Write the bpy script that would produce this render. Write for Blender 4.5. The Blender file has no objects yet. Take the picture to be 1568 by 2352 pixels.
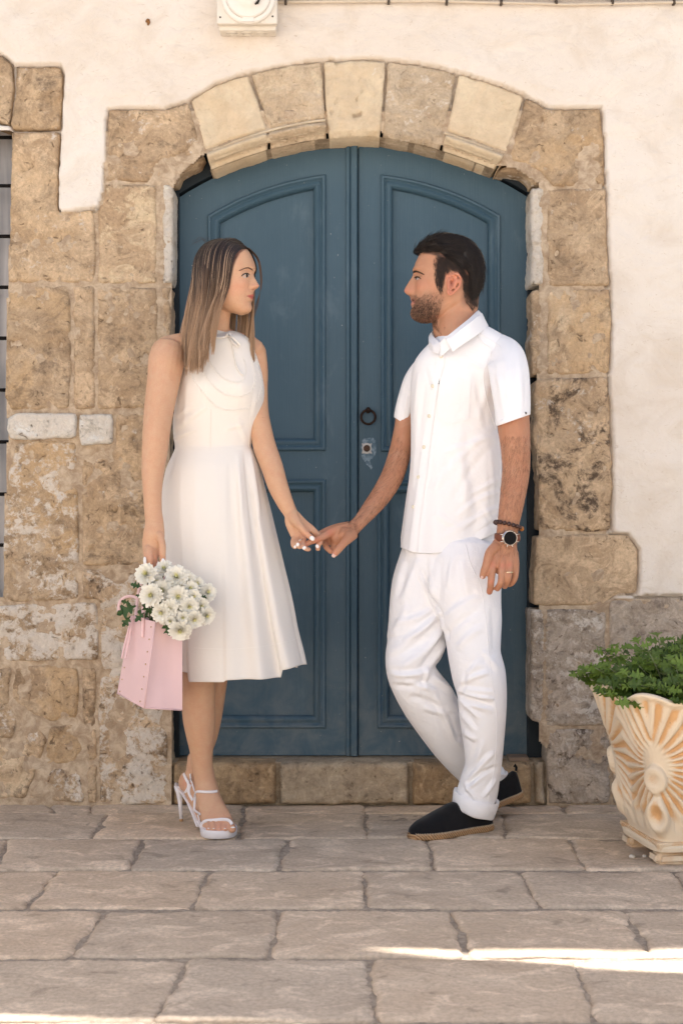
import bpy, bmesh, math, random
import numpy as np
from mathutils import Vector, Matrix
from mathutils.geometry import delaunay_2d_cdt
from mathutils.bvhtree import BVHTree
random.seed(7); RS = np.random.RandomState(7)
SC = bpy.context.scene; COL = SC.collection
PI = math.pi
# ------------------------------------------------------------------ camera, light, exposure
CH = 0.955            # lens height above the paving
FPX = 3267.0          # focal length measured on a 1568 x 2352 copy of the photo (50 mm on 24 x 36)
cd = bpy.data.cameras.new('camera'); cam = bpy.data.objects.new('camera', cd); COL.objects.link(cam)
cam.location = (0, 0, CH); cam.rotation_euler = (math.radians(90), 0, 0)
cd.sensor_fit = 'VERTICAL'; cd.sensor_height = 36; cd.sensor_width = 24; cd.lens = 50 * 1.0003
cd.clip_start = .05; cd.clip_end = 500
cd.dof.use_dof = True; cd.dof.focus_distance = 4.12; cd.dof.aperture_fstop = 6.3
SC.camera = cam
SUN_EL, SUN_AZ = 70.0, 2.0       # the sun stands high behind the house and leaves the lane side in shade
W = bpy.data.worlds.new('World'); SC.world = W; W.use_nodes = True
wn = W.node_tree; wn.nodes.clear()
sky = wn.nodes.new('ShaderNodeTexSky'); sky.sky_type = 'NISHITA'; sky.sun_disc = False
sky.sun_elevation = math.radians(SUN_EL); sky.sun_rotation = math.radians(SUN_AZ)
sky.dust_density = 2.0; sky.ozone_density = .6; sky.air_density = 1.0
bg = wn.nodes.new('ShaderNodeBackground'); bg.inputs['Strength'].default_value = .085
wo = wn.nodes.new('ShaderNodeOutputWorld')
wn.links.new(sky.outputs[0], bg.inputs[0]); wn.links.new(bg.outputs[0], wo.inputs[0])
ld = bpy.data.lights.new('sun', 'SUN'); ld.energy = 5.0; ld.angle = math.radians(.55); ld.color = (1, .97, .94)
sun = bpy.data.objects.new('sun', ld); COL.objects.link(sun); sun.location = (0, 9, 12)
_e, _a = math.radians(SUN_EL), math.radians(SUN_AZ)
sdir = Vector((math.sin(_a) * math.cos(_e), math.cos(_a) * math.cos(_e), math.sin(_e)))   # towards the sun
sun.rotation_euler = (-sdir).to_track_quat('-Z', 'Y').to_euler()
SC.view_settings.view_transform = 'Standard'; SC.view_settings.look = 'None'
SC.view_settings.gamma = 1; SC.view_settings.use_curve_mapping = False
SC.view_settings.exposure = 1.43
SC.cycles.max_bounces = 8; SC.cycles.diffuse_bounces = 5; SC.cycles.glossy_bounces = 3
SC.cycles.transmission_bounces = 4; SC.cycles.use_denoising = True
SC.cycles.sample_clamp_indirect = 6
# ------------------------------------------------------------------ numpy noise
_perm = np.arange(256); np.random.RandomState(3).shuffle(_perm); _perm = np.concatenate([_perm] * 3)
_gr = np.random.RandomState(5).normal(size=(256, 3)); _gr /= np.linalg.norm(_gr, axis=1)[:, None]
def pn(x, y, z=0.0):
    x, y, z = np.broadcast_arrays(np.asarray(x, float), np.asarray(y, float), np.asarray(z, float))
    xi, yi, zi = np.floor(x).astype(int), np.floor(y).astype(int), np.floor(z).astype(int)
    xf, yf, zf = x - xi, y - yi, z - zi
    u, v, w = [t * t * t * (t * (t * 6 - 15) + 10) for t in (xf, yf, zf)]
    def g(a, b, c):
        h = _perm[(_perm[(_perm[(xi + a) & 255] + yi + b) & 255] + zi + c) & 255]
        G = _gr[h]
        return G[..., 0] * (xf - a) + G[..., 1] * (yf - b) + G[..., 2] * (zf - c)
    L = lambda a, b, t: a + (b - a) * t
    return L(L(L(g(0,0,0), g(1,0,0), u), L(g(0,1,0), g(1,1,0), u), v),
             L(L(g(0,0,1), g(1,0,1), u), L(g(0,1,1), g(1,1,1), u), v), w)
def fbm(x, y, z=0.0, o=4, lac=2.03, gain=.5):
    s, a = 0, 1
    for i in range(o):
        s = s + a * pn(x, y, z + i * 7.3); x, y, z = x * lac, y * lac, z * lac; a *= gain
    return s
def sstep(a, b, x):
    t = np.clip((x - a) / (b - a), 0, 1); return t * t * (3 - 2 * t)
# ------------------------------------------------------------------ objects
def P(px, py, Y): return Vector(((px - 784) / FPX * Y, Y, CH - (py - 1176) / FPX * Y))
def PX(px, Y): return (px - 784) / FPX * Y
def PZ(py, Y): return CH - (py - 1176) / FPX * Y
def GP(px, py):
    Y = FPX * CH / (py - 1176); return ((px - 784) / FPX * Y, Y)
def link(o, parent=None):
    COL.objects.link(o)
    if parent:
        o.parent = parent; w = Vector((0, 0, 0)); q = parent
        while q: w += q.location; q = q.parent
        o.location = -w                      # meshes are written in world metres
    return o
def mesh_from(name, V, Fs, smooth=True):
    me = bpy.data.meshes.new(name)
    V = np.asarray(V, dtype=np.float32).reshape(-1, 3)
    if isinstance(Fs, np.ndarray):
        n, k = Fs.shape
        me.vertices.add(len(V)); me.vertices.foreach_set('co', V.ravel())
        me.loops.add(n * k); me.loops.foreach_set('vertex_index', Fs.astype(np.int32).ravel())
        me.polygons.add(n); me.polygons.foreach_set('loop_start', np.arange(0, n * k, k, dtype=np.int32))
        me.update(calc_edges=True)
    else:
        me.from_pydata(V.tolist(), [], Fs); me.update()
    me.validate()
    me.polygons.foreach_set('use_smooth', [smooth] * len(me.polygons))
    return me
def obj(name, V, Fs, mat, parent=None, smooth=True, auto=None):
    me = V if isinstance(V, bpy.types.Mesh) else mesh_from(name, V, Fs, smooth)
    if mat: me.materials.append(mat)
    o = bpy.data.objects.new(name, me); link(o, parent)
    if auto is not None:
        me.set_sharp_from_angle(angle=math.radians(auto))
    return o
def empty(name, loc=(0, 0, 0), label=None, cat=None, group=None, parent=None):
    o = bpy.data.objects.new(name, None); o.empty_display_size = .1; link(o, parent); o.location = Vector(loc) + (o.location if parent else Vector((0, 0, 0)))
    if label: o['label'] = label
    if cat: o['category'] = cat
    if group: o['group'] = group
    return o
def tag(o, label=None, cat=None, group=None, kind=None):
    if label: o['label'] = label
    if cat: o['category'] = cat
    if group: o['group'] = group
    if kind: o['kind'] = kind
    return o
def vcol(me, cols, name='Col'):
    a = me.color_attributes.new(name, 'FLOAT_COLOR', 'POINT')
    c = np.ones((len(me.vertices), 4), np.float32); c[:, :3] = cols
    a.data.foreach_set('color', c.ravel())
def coords(me):
    a = np.empty(len(me.vertices) * 3, np.float32); me.vertices.foreach_get('co', a); return a.reshape(-1, 3).astype(float)
def setco(me, a): me.vertices.foreach_set('co', np.asarray(a, np.float32).ravel()); me.update()
def normals(me):
    a = np.empty(len(me.vertices) * 3, np.float32); me.vertex_normals.foreach_get('vector', a); return a.reshape(-1, 3).astype(float)
class MB:                 # mesh bag
    def __init__(s): s.v = []; s.f = []
    def add(s, V, Fs):
        o = len(s.v); s.v += [tuple(p) for p in V]; s.f += [tuple(i + o for i in f) for f in Fs]; return s
    def box(s, x0, x1, y0, y1, z0, z1):
        return s.add([(x0,y0,z0),(x1,y0,z0),(x1,y1,z0),(x0,y1,z0),(x0,y0,z1),(x1,y0,z1),(x1,y1,z1),(x0,y1,z1)],
                     [(0,1,5,4),(1,2,6,5),(2,3,7,6),(3,0,4,7),(4,5,6,7),(3,2,1,0)])
    def tube(s, pts, r, n=8, cap=True, closed=False, flat=None):
        V, Fs = tube_vf(pts, r, n, cap, closed, flat); return s.add(V, Fs)
    def ball(s, c, r, n=10, sc=(1, 1, 1)):
        V, Fs = ball_vf(c, r, n, sc); return s.add(V, Fs)
    def build(s, name, mat, parent=None, smooth=True, auto=None):
        return obj(name, s.v, s.f, mat, parent, smooth, auto)
def tube_vf(pts, r, n=8, cap=True, closed=False, flat=None):
    pts = [Vector(p) for p in pts]; m = len(pts)
    rs = [r] * m if (not hasattr(r, '__len__') or isinstance(r, tuple)) else r
    V, Fs = [], []; up = None
    for i, p in enumerate(pts):
        a = pts[i - 1] if (i or closed) else p; b = pts[(i + 1) % m] if (i < m - 1 or closed) else p
        t = (b - a)
        t = t.normalized() if t.length > 1e-9 else Vector((0, 0, 1))
        if up is None: up = t.orthogonal().normalized() if flat is None else Vector(flat)
        if flat is not None: up = Vector(flat)
        sd = t.cross(up)
        if sd.length < 1e-6: sd = t.orthogonal()
        sd.normalize(); up = sd.cross(t).normalized()
        rr = rs[i]; ra, rb = (rr if hasattr(rr, '__len__') else (rr, rr))
        for k in range(n):
            an = 2 * PI * k / n
            V.append(p + sd * (ra * math.cos(an)) + up * (rb * math.sin(an)))
    for i in range(m if closed else m - 1):
        j = (i + 1) % m
        for k in range(n):
            l = (k + 1) % n
            Fs.append((i * n + k, i * n + l, j * n + l, j * n + k))
    if cap and not closed:
        Fs.append(tuple(range(n))[::-1]); Fs.append(tuple((m - 1) * n + k for k in range(n)))
    return V, Fs
def ball_vf(c, r, n=10, sc=(1, 1, 1)):
    c = Vector(c); V, Fs = [], []; m = max(4, n // 2)
    V.append(c + Vector((0, 0, r * sc[2])))
    for i in range(1, m):
        ph = PI * i / m
        for k in range(n):
            th = 2 * PI * k / n
            V.append(c + Vector((r * sc[0] * math.sin(ph) * math.cos(th), r * sc[1] * math.sin(ph) * math.sin(th), r * sc[2] * math.cos(ph))))
    V.append(c - Vector((0, 0, r * sc[2])))
    for k in range(n): Fs.append((0, 1 + k, 1 + (k + 1) % n))
    for i in range(m - 2):
        for k in range(n):
            l = (k + 1) % n; a = 1 + i * n; b = a + n
            Fs.append((a + k, b + k, b + l, a + l))
    e = len(V) - 1; a = 1 + (m - 2) * n
    for k in range(n): Fs.append((a + k, e, a + (k + 1) % n))
    return V, Fs
def cr(keys, n):          # Catmull-Rom through rows of numbers
    K = np.asarray(keys, float); m = len(K); out = []
    t = np.linspace(0, m - 1, n)
    for s in t:
        i = min(int(s), m - 2); f = s - i
        p0, p1, p2, p3 = K[max(i - 1, 0)], K[i], K[i + 1], K[min(i + 2, m - 1)]
        out.append(.5 * ((2 * p1) + (-p0 + p2) * f + (2 * p0 - 5 * p1 + 4 * p2 - p3) * f * f + (-p0 + 3 * p1 - 3 * p2 + p3) * f ** 3))
    return np.array(out)
def seg_dist(X, Y, poly, closed=True):      # distance from points to polyline (numpy)
    poly = np.asarray(poly, float); n = len(poly); d = np.full(np.shape(X), 1e9)
    for i in range(n if closed else n - 1):
        a, b = poly[i], poly[(i + 1) % n]; e = b - a; L = max(e @ e, 1e-12)
        t = np.clip(((X - a[0]) * e[0] + (Y - a[1]) * e[1]) / L, 0, 1)
        d = np.minimum(d, np.hypot(X - a[0] - t * e[0], Y - a[1] - t * e[1]))
    return d
def inside(X, Y, poly):
    poly = np.asarray(poly, float); n = len(poly); r = np.zeros(np.shape(X), bool)
    for i in range(n):
        a, b = poly[i], poly[(i + 1) % n]
        if a[1] == b[1]: continue
        c = ((a[1] > Y) != (b[1] > Y)) & (X < (b[0] - a[0]) * (Y - a[1]) / (b[1] - a[1]) + a[0])
        r ^= c
    return r
def resample(poly, step, closed=True):
    out = []; n = len(poly)
    for i in range(n if closed else n - 1):
        a, b = np.asarray(poly[i], float), np.asarray(poly[(i + 1) % n], float)
        k = max(1, int(round(np.linalg.norm(b - a) / step)))
        for j in range(k): out.append(a + (b - a) * j / k)
    if not closed: out.append(np.asarray(poly[-1], float))
    return np.array(out)
def soften(poly, frac=.12, mx=.02):         # cut the corners a little
    out = []; n = len(poly); Q = [np.asarray(p, float) for p in poly]
    for i in range(n):
        p, a, b = Q[i], Q[i - 1], Q[(i + 1) % n]
        la, lb = np.linalg.norm(a - p), np.linalg.norm(b - p)
        ca, cb = min(frac * la, mx), min(frac * lb, mx)
        out.append(p + (a - p) / max(la, 1e-9) * ca); out.append(p * .5 + .25 * (p + (a - p) / max(la, 1e-9) * ca + p + (b - p) / max(lb, 1e-9) * cb)); out.append(p + (b - p) / max(lb, 1e-9) * cb)
    return np.array(out)
def cdt(boundary, step, jit=.25, rs=RS):    # triangulate a polygon with inner points; returns pts, tris, n_boundary
    B = np.asarray(boundary); x0, y0 = B.min(0); x1, y1 = B.max(0)
    gx, gy = np.meshgrid(np.arange(x0, x1, step), np.arange(y0, y1, step * .87))
    gx = gx + (np.arange(gx.shape[0])[:, None] % 2) * step * .5
    gx = gx + rs.uniform(-jit, jit, gx.shape) * step; gy = gy + rs.uniform(-jit, jit, gy.shape) * step
    gx, gy = gx.ravel(), gy.ravel()
    k = inside(gx, gy, B) & (seg_dist(gx, gy, B) > step * .45)
    I = np.stack([gx[k], gy[k]], 1); nb = len(B)
    A = [Vector(p) for p in B] + [Vector(p) for p in I]
    v, e, f, ov, oe, of = delaunay_2d_cdt(A, [], [list(range(nb))], 1, 1e-7)
    # keep only faces, remember which outputs are boundary points
    vv = np.array([tuple(p) for p in v]); bmap = {}
    for i, o in enumerate(ov):
        for q in o:
            if q < nb: bmap[q] = i
    return vv, [tuple(t) for t in f], [bmap[i] for i in range(nb) if i in bmap]
# ------------------------------------------------------------------ materials
class NT:
    def __init__(s, name):
        s.m = bpy.data.materials.new(name); s.m.use_nodes = True; s.t = s.m.node_tree; s.t.nodes.clear()
        s.out = s.t.nodes.new('ShaderNodeOutputMaterial'); s.b = s.t.nodes.new('ShaderNodeBsdfPrincipled')
        s.t.links.new(s.b.outputs[0], s.out.inputs[0]); s._p = None
        s.set('Specular IOR Level', .3)
    def n(s, typ, **k):
        q = s.t.nodes.new(typ)
        for a, v in k.items():
            if a.startswith('i_'): q.inputs[a[2:].replace('_', ' ')].default_value = v
            else: setattr(q, a, v)
        return q
    def l(s, a, b): s.t.links.new(a, b)
    def put(s, sock, v):
        if isinstance(v, bpy.types.NodeSocket): s.l(v, sock)
        else:
            if hasattr(v, '__len__') and len(v) == 3 and sock.type == 'RGBA': v = (*v, 1)
            sock.default_value = v
    def set(s, name, v): s.put(s.b.inputs[name], v)
    def pos(s):
        if s._p is None: s._p = s.n('ShaderNodeTexCoord').outputs['Object']
        return s._p
    def map(s, scale=(1, 1, 1), loc=(0, 0, 0), rot=(0, 0, 0), src=None):
        m = s.n('ShaderNodeMapping'); s.l(src or s.pos(), m.inputs[0])
        m.inputs['Location'].default_value = loc; m.inputs['Scale'].default_value = scale; m.inputs['Rotation'].default_value = rot
        return m.outputs[0]
    def noise(s, scale, detail=4, rough=.55, dist=0, vec=None, color=False):
        q = s.n('ShaderNodeTexNoise'); q.inputs['Scale'].default_value = scale; q.inputs['Detail'].default_value = detail
        q.inputs['Roughness'].default_value = rough; q.inputs['Distortion'].default_value = dist
        s.l(vec or s.pos(), q.inputs['Vector']); return q.outputs['Color' if color else 'Fac']
    def voro(s, scale, vec=None, feature='F1', out='Distance', rnd=1):
        q = s.n('ShaderNodeTexVoronoi'); q.feature = feature; q.inputs['Scale'].default_value = scale; q.inputs['Randomness'].default_value = rnd
        s.l(vec or s.pos(), q.inputs['Vector']); return q.outputs[out]
    def ramp(s, fac, a, b, lo=0.0, hi=1.0):
        q = s.n('ShaderNodeMapRange'); q.interpolation_type = 'SMOOTHSTEP'
        s.put(q.inputs['Value'], fac); q.inputs['From Min'].default_value = a; q.inputs['From Max'].default_value = b
        q.inputs['To Min'].default_value = lo; q.inputs['To Max'].default_value = hi; return q.outputs[0]
    def mix(s, f, a, b, mode='MIX'):
        q = s.n('ShaderNodeMix', data_type='RGBA', blend_type=mode); s.put(q.inputs[0], f); s.put(q.inputs[6], a); s.put(q.inputs[7], b); return q.outputs[2]
    def math(s, op, a, b=0.0, c=0.0):
        q = s.n('ShaderNodeMath', operation=op); s.put(q.inputs[0], a); s.put(q.inputs[1], b); s.put(q.inputs[2], c); return q.outputs[0]
    def attr(s, name='Col', typ='GEOMETRY', out='Color'):
        q = s.n('ShaderNodeAttribute', attribute_name=name, attribute_type=typ); return q.outputs[out]
    def bump(s, h, strength=.3, dist=.01, nrm=None):
        q = s.n('ShaderNodeBump'); s.l(h, q.inputs['Height']); q.inputs['Strength'].default_value = strength; q.inputs['Distance'].default_value = dist
        if nrm: s.l(nrm, q.inputs['Normal'])
        s.l(q.outputs[0], s.b.inputs['Normal']); return q.outputs[0]
def plain(name, col, rough=.6, metal=0, var=.08, scale=30, spec=.3, bump=0):
    t = NT(name); nz = t.noise(scale, 3)
    c = tuple(col); d = tuple(max(0, x * (1 - 2 * var)) for x in c)
    t.set('Base Color', t.mix(nz, d, tuple(min(1, x * (1 + var)) for x in c))); t.set('Roughness', rough); t.set('Metallic', metal); t.set('Specular IOR Level', spec)
    if bump: t.bump(t.noise(scale * 3, 4), bump, .004)
    return t.m
# ------------------------------------------------------------------ stone materials
def stone_mat(name, ca, cb, white=0.0, stain=0.0, seed=0, grain=1.0, stretch=(1, 1, 1), orange=0.0, stainc=(.12, .085, .06), whitec=(.80, .72, .62), fine=1.0, pitc=1.0):
    t = NT(name); v = t.map(scale=stretch, loc=(seed * 3.17, seed * 1.3, seed * 2.7))
    n1 = t.noise(5.5, 5, .6, .6, v); n2 = t.noise(22, 5, .65, .3, v); n3 = t.noise(110, 4, .7, 0, v)
    c = t.mix(t.ramp(n1, .33, .67), ca, cb)
    c = t.mix(t.ramp(n2, .28, .72, 0, .75), c, t.mix(.5, c, tuple(x * .62 for x in ca)))
    n4 = t.noise(11, 7, .78, .8, v); c = t.mix(t.ramp(n4, .50, .60, 0, .8 * pitc), c, tuple(min(.8, x * 1.22) for x in cb)); c = t.mix(t.ramp(n4, .36, .47, .95 * pitc, 0), c, tuple(x * .52 for x in ca))
    if orange: c = t.mix(t.ramp(t.noise(3.5, 4, .6, 1, t.map(loc=(seed, 9, 4))), .46, .6, 0, orange * .9), c, (.62, .42, .23))
    c = t.mix(t.ramp(n3, .32, .70, 0, .5 * fine), t.mix(.25 * fine, c, tuple(min(1, x * 1.3) for x in cb)), t.mix(.5, c, tuple(x * .55 for x in ca)))
    if stain:
        s = t.math('MULTIPLY', t.ramp(t.noise(7, 6, .7, 1.2, t.map(loc=(seed, 2, 7))), .5, .62), t.ramp(t.noise(45, 4, .7, 0, v), .35, .6))
        c = t.mix(t.math('MULTIPLY', s, stain), c, stainc)
    if white:
        w = t.math('ADD', t.math('MULTIPLY', t.noise(6, 7, .72, .9, t.map(loc=(seed * 2, 5, 1), scale=(1, 1, 1.3))), .50), t.math('MULTIPLY', t.noise(34, 6, .78, .4, v), .50))
        th = .63 - .19 * white
        c = t.mix(t.ramp(w, th, th + .075, 0, .88), c, t.mix(t.ramp(n3, .3, .7), tuple(x * .86 for x in whitec), whitec))
    pit = t.voro(75 * grain, v); pit2 = t.noise(60 * grain, 6, .75, .4, v)
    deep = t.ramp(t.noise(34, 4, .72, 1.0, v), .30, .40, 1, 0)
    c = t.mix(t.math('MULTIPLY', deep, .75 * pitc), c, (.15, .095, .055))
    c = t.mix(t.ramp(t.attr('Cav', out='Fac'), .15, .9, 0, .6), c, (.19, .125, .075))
    t.set('Base Color', c); t.set('Roughness', .95); t.set('Specular IOR Level', .12)
    h = t.math('ADD', t.math('MULTIPLY', pit2, 1.0), t.math('MULTIPLY', n3, .55)); h = t.math('SUBTRACT', h, t.math('MULTIPLY', deep, .5))
    t.bump(h, .8 if pitc > .5 else .45, .011)
    return t.m
TAN = ((.43, .29, .175), (.65, .485, .32))
CREAM = ((.66, .52, .355), (.76, .63, .455))
# ------------------------------------------------------------------ facade
FY = 4.62
facade = empty('house_facade', (0, FY, 0), 'old whitewashed house front with honey stone door surround and blue double door', 'house')
def fattr(me, name, vals):
    a = me.attributes.new(name, 'FLOAT', 'POINT'); a.data.foreach_set('value', np.asarray(vals, np.float32))
def stone(poly, mat, front=0.0, depth=.07, rough=.004, pits=0.0, pitscale=38, wave=.006, step=.0085, rnd=.0042, name='stone', parent=facade,
          seed=0, jag=.0018, Y=None, fn=None, lump=0.0, cut=.012, label=None):
    Y0 = (FY if Y is None else Y) - front
    B = np.array([(PX(x, Y0), PZ(y, Y0)) for x, y in poly])
    B = resample(soften(B, .15, cut), step)
    nrm = np.roll(B, -1, 0) - np.roll(B, 1, 0); nrm = np.stack([nrm[:, 1], -nrm[:, 0]], 1); nrm /= np.maximum(np.linalg.norm(nrm, axis=1)[:, None], 1e-9)
    B = B + nrm * (.0028 + pn(B[:, 0] * 22, B[:, 1] * 22, seed * 1.7) * jag * 2.4 + pn(B[:, 0] * 70, B[:, 1] * 70, seed) * jag)[:, None]
    vv, tri, bi = cdt(B, step)
    x, z = vv[:, 0], vv[:, 1]
    d = seg_dist(x, z, B)
    y = np.zeros(len(x)); r = rnd * (1 + .8 * pn(x * 15, z * 15, seed + 3))
    r = np.maximum(r, .002); q = np.clip(1 - d / r, 0, 1); y += r * (1 - np.sqrt(np.maximum(1 - q * q, 0)))
    y += wave * fbm(x * 5, z * 5, seed) + rough * 1.7 * fbm(x * 26, z * 26, seed + 9, 5)
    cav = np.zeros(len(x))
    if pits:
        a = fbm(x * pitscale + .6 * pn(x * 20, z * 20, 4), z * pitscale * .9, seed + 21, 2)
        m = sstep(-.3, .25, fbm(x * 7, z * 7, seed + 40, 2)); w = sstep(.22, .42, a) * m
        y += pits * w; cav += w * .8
    if lump: y -= 1.3 * lump * (fbm(x * 9, z * 9, seed + 60, 4))
    if fn is not None: y += fn(x, z)
    n = len(vv); yb = Y0 + depth
    V = np.concatenate([np.stack([x, Y0 + y, z], 1), np.stack([x[bi], np.full(len(bi), yb), z[bi]], 1)])
    F = [t[::-1] if False else t for t in tri]; m = len(bi)
    # face direction towards the lens (-Y)
    a, b, c = [vv[i] for i in tri[0]]
    ccw = (b[0] - a[0]) * (c[1] - a[1]) - (b[1] - a[1]) * (c[0] - a[0]) > 0
    F = [t if ccw else t[::-1] for t in tri]
    bb = list(bi)
    for i in range(m):
        j = (i + 1) % m; F.append((bb[i], n + i, n + j, bb[j]))
    me = mesh_from(name, V, F); bm = bmesh.new(); bm.from_mesh(me); bmesh.ops.recalc_face_normals(bm, faces=bm.faces)
    # open at the back: make sure the front faces look at -Y
    bm.faces.ensure_lookup_table()
    if bm.faces[0].normal.y > 0: bmesh.ops.reverse_faces(bm, faces=bm.faces)
    bm.to_mesh(me); bm.free(); me.polygons.foreach_set('use_smooth', [True] * len(me.polygons))
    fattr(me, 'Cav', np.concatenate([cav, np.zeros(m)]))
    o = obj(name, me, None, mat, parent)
    if label: o['label'] = label
    return o
ALL_ST = []
def S(poly, **k):
    ALL_ST.append(poly); k.setdefault('seed', len(ALL_ST)); return stone(poly, **k)
def tan(i, **k):
    f = random.uniform(.84, 1.12); ca, cb = k.pop('ca', TAN[0]), k.pop('cb', TAN[1]); return stone_mat('stone_%s' % i, tuple(c * f for c in ca), tuple(c * f for c in cb), seed=len(ALL_ST) + 1, **k)
def rel(cx, cz, r, a):        # round bump (a<0 towards lens)
    return lambda x, z: a * np.exp(-(((x - cx) ** 2 + (z - cz) ** 2) / r ** 2))
# left window surround and rubble
S([(-30,120),(0,125),(28,146),(32,200),(22,288),(-2,283),(-30,270)], mat=tan('a', stain=.5, white=.3), pits=.004, depth=.2)
S([(35,149),(56,153),(137,151),(145,172),(139,296),(30,299),(25,285),(36,210)], mat=tan('b', stain=.6, white=.35, orange=.4), pits=.004, lump=.012)
S([(27,303),(139,300),(134,400),(133,482),(150,494),(170,486),(216,480),(222,560),(218,650),(20,650),(20,560),(25,400)], mat=tan('c', stain=.3, white=.42, orange=.35), pits=.003, lump=.008, wave=.008, depth=.2)
S([(20,656),(163,656),(165,800),(162,938),(60,946),(28,942),(12,915),(14,780)], mat=tan('d', stain=.55, white=.2, orange=.7), pits=.009, pitscale=30, lump=.006, depth=.2)
S([(168,656),(218,656),(219,800),(220,938),(180,941),(168,940)], mat=tan('e', stain=.2, white=.25), pits=.003)
S([(222,658),(362,659),(364,800),(363,938),(224,941)], mat=tan('f', stain=.45, white=.2, orange=.2), pits=.010, pitscale=34, wave=.004)
WH = stone_mat('limewashed_stone', (.70, .62, .52), (.80, .73, .64), white=.75, seed=31)
S([(18,958),(40,947),(174,948),(178,962),(176,1006),(60,1012),(24,1010),(13,985)], mat=WH, front=.012, wave=.008, depth=.2, label='whitewashed long stone beside the window')
S([(181,950),(257,949),(260,965),(261,1020),(186,1025),(180,1000)], mat=WH, front=.010, wave=.006, label='whitewashed square stone')
S([(38,1018),(90,1010),(174,1014),(180,1100),(182,1250),(182,1376),(40,1384),(6,1376),(8,1200),(22,1080)], mat=tan('g', white=.7, orange=.95, stain=.5), pits=.006, lump=.014, wave=.010, depth=.2)
S([(187,1030),(264,1028),(266,950),(362,946),(364,1100),(366,1298),(188,1301)], mat=tan('h', stain=.6, white=.3, orange=.3), pits=.009, pitscale=26, lump=.012, wave=.010)
S([(-30,1392),(60,1386),(180,1382),(222,1384),(228,1420),(226,1516),(-30,1522)], mat=tan('i', white=.98, stain=.5), lump=.010, wave=.010, pits=.004, depth=.1)
S([(190,1306),(366,1304),(376,1400),(384,1560),(386,1700),(388,1846),(300,1850),(228,1848),(226,1600),(231,1500),(229,1378),(190,1376)], mat=tan('j', white=.88, stain=1.0), lump=.016, wave=.012, pits=.010, pitscale=24, depth=.16)
S([(32,1532),(100,1526),(180,1534),(184,1600),(176,1652),(110,1660),(50,1656),(26,1600)], mat=tan('k', orange=1.0, stain=.3, white=.15), lump=.012, wave=.012, pits=.003)
S([(-30,1528),(26,1530),(22,1600),(40,1660),(30,1700),(-30,1690)], mat=tan('l', white=.5, stain=.6), lump=.016, pits=.005)
S([(188,1532),(222,1532),(222,1640),(224,1845),(200,1846),(196,1700),(188,1650)], mat=tan('m', white=.4, stain=.6), lump=.012, pits=.005)
S([(-30,1700),(36,1706),(90,1668),(110,1700),(84,1770),(60,1836),(-30,1832)], mat=tan('n', white=.4, stain=.8), lump=.022, pits=.007, pitscale=24)
S([(116,1668),(188,1662),(192,1720),(170,1756),(124,1758),(94,1770)], mat=tan('o', orange=.6, white=.3, stain=.6), lump=.018, pits=.006)
S([(90,1780),(126,1764),(190,1762),(196,1844),(120,1842),(66,1838)], mat=tan('p', white=.8, stain=.9), lump=.022, pits=.007, pitscale=22)
# roll moulding strips of the left jamb, arch springers
S([(248,251),(300,250),(382,252),(412,240),(432,234),(450,290),(462,344),(420,372),(374,392),(364,420),(243,416),(246,330)], mat=tan('q', white=.34, stain=.3), depth=.16, pits=.003,
  fn=lambda x, z: np.where(seg_dist(x, z, [(PX(a, FY), PZ(b, FY)) for a, b in [(462,344),(420,372),(374,392),(364,420)]], False) < .03, .008, 0))
S([(242,421),(360,424),(361,560),(361,652),(224,652),(226,560),(225,482),(238,450)], mat=tan('r', stain=.12, white=.12), pits=.002, wave=.003)
def roll(poly, mat, w0, w1, amp=.016, **k):
    def fn(x, z):
        cx = PX((w0 + w1) / 2, FY); hw = (w1 - w0) / 2 / FPX * FY
        return -amp * np.sqrt(np.clip(1 - ((x - cx) / hw) ** 2, 0, 1))
    return S(poly, mat=mat, fn=fn, front=-.016, depth=.15, rnd=.004, step=.006, **k)
RW = stone_mat('whitewashed_roll', (.50, .40, .29), (.72, .64, .54), white=.85, seed=44, whitec=(.74, .67, .58))
roll([(371,424),(398,426),(402,440),(401,640),(396,654),(372,654)], RW, 371, 402)
roll([(368,660),(396,660),(394,700),(398,740),(392,790),(400,850),(398,940),(370,942)], tan('s', white=.45, stain=.3), 368, 400, amp=.012, jag=.004)
S([(369,946),(396,944),(392,1050),(396,1150),(394,1300),(370,1300)], mat=tan('t', white=.4, stain=.4), front=-.012, depth=.14, jag=.004)
S([(372,1305),(390,1304),(392,1500),(388,1600),(392,1720),(396,1760),(394,1848),(391,1848),(389,1700),(380,1400)], mat=tan('u', white=.4, stain=.4), front=-.02, depth=.13, jag=.004)
S([(368,396),(420,375),(466,350),(470,358),(455,384),(420,400),(406,424),(372,420)], mat=tan('v', white=.45, stain=.4), front=-.02, depth=.13, jag=.004, rnd=.012)
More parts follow.
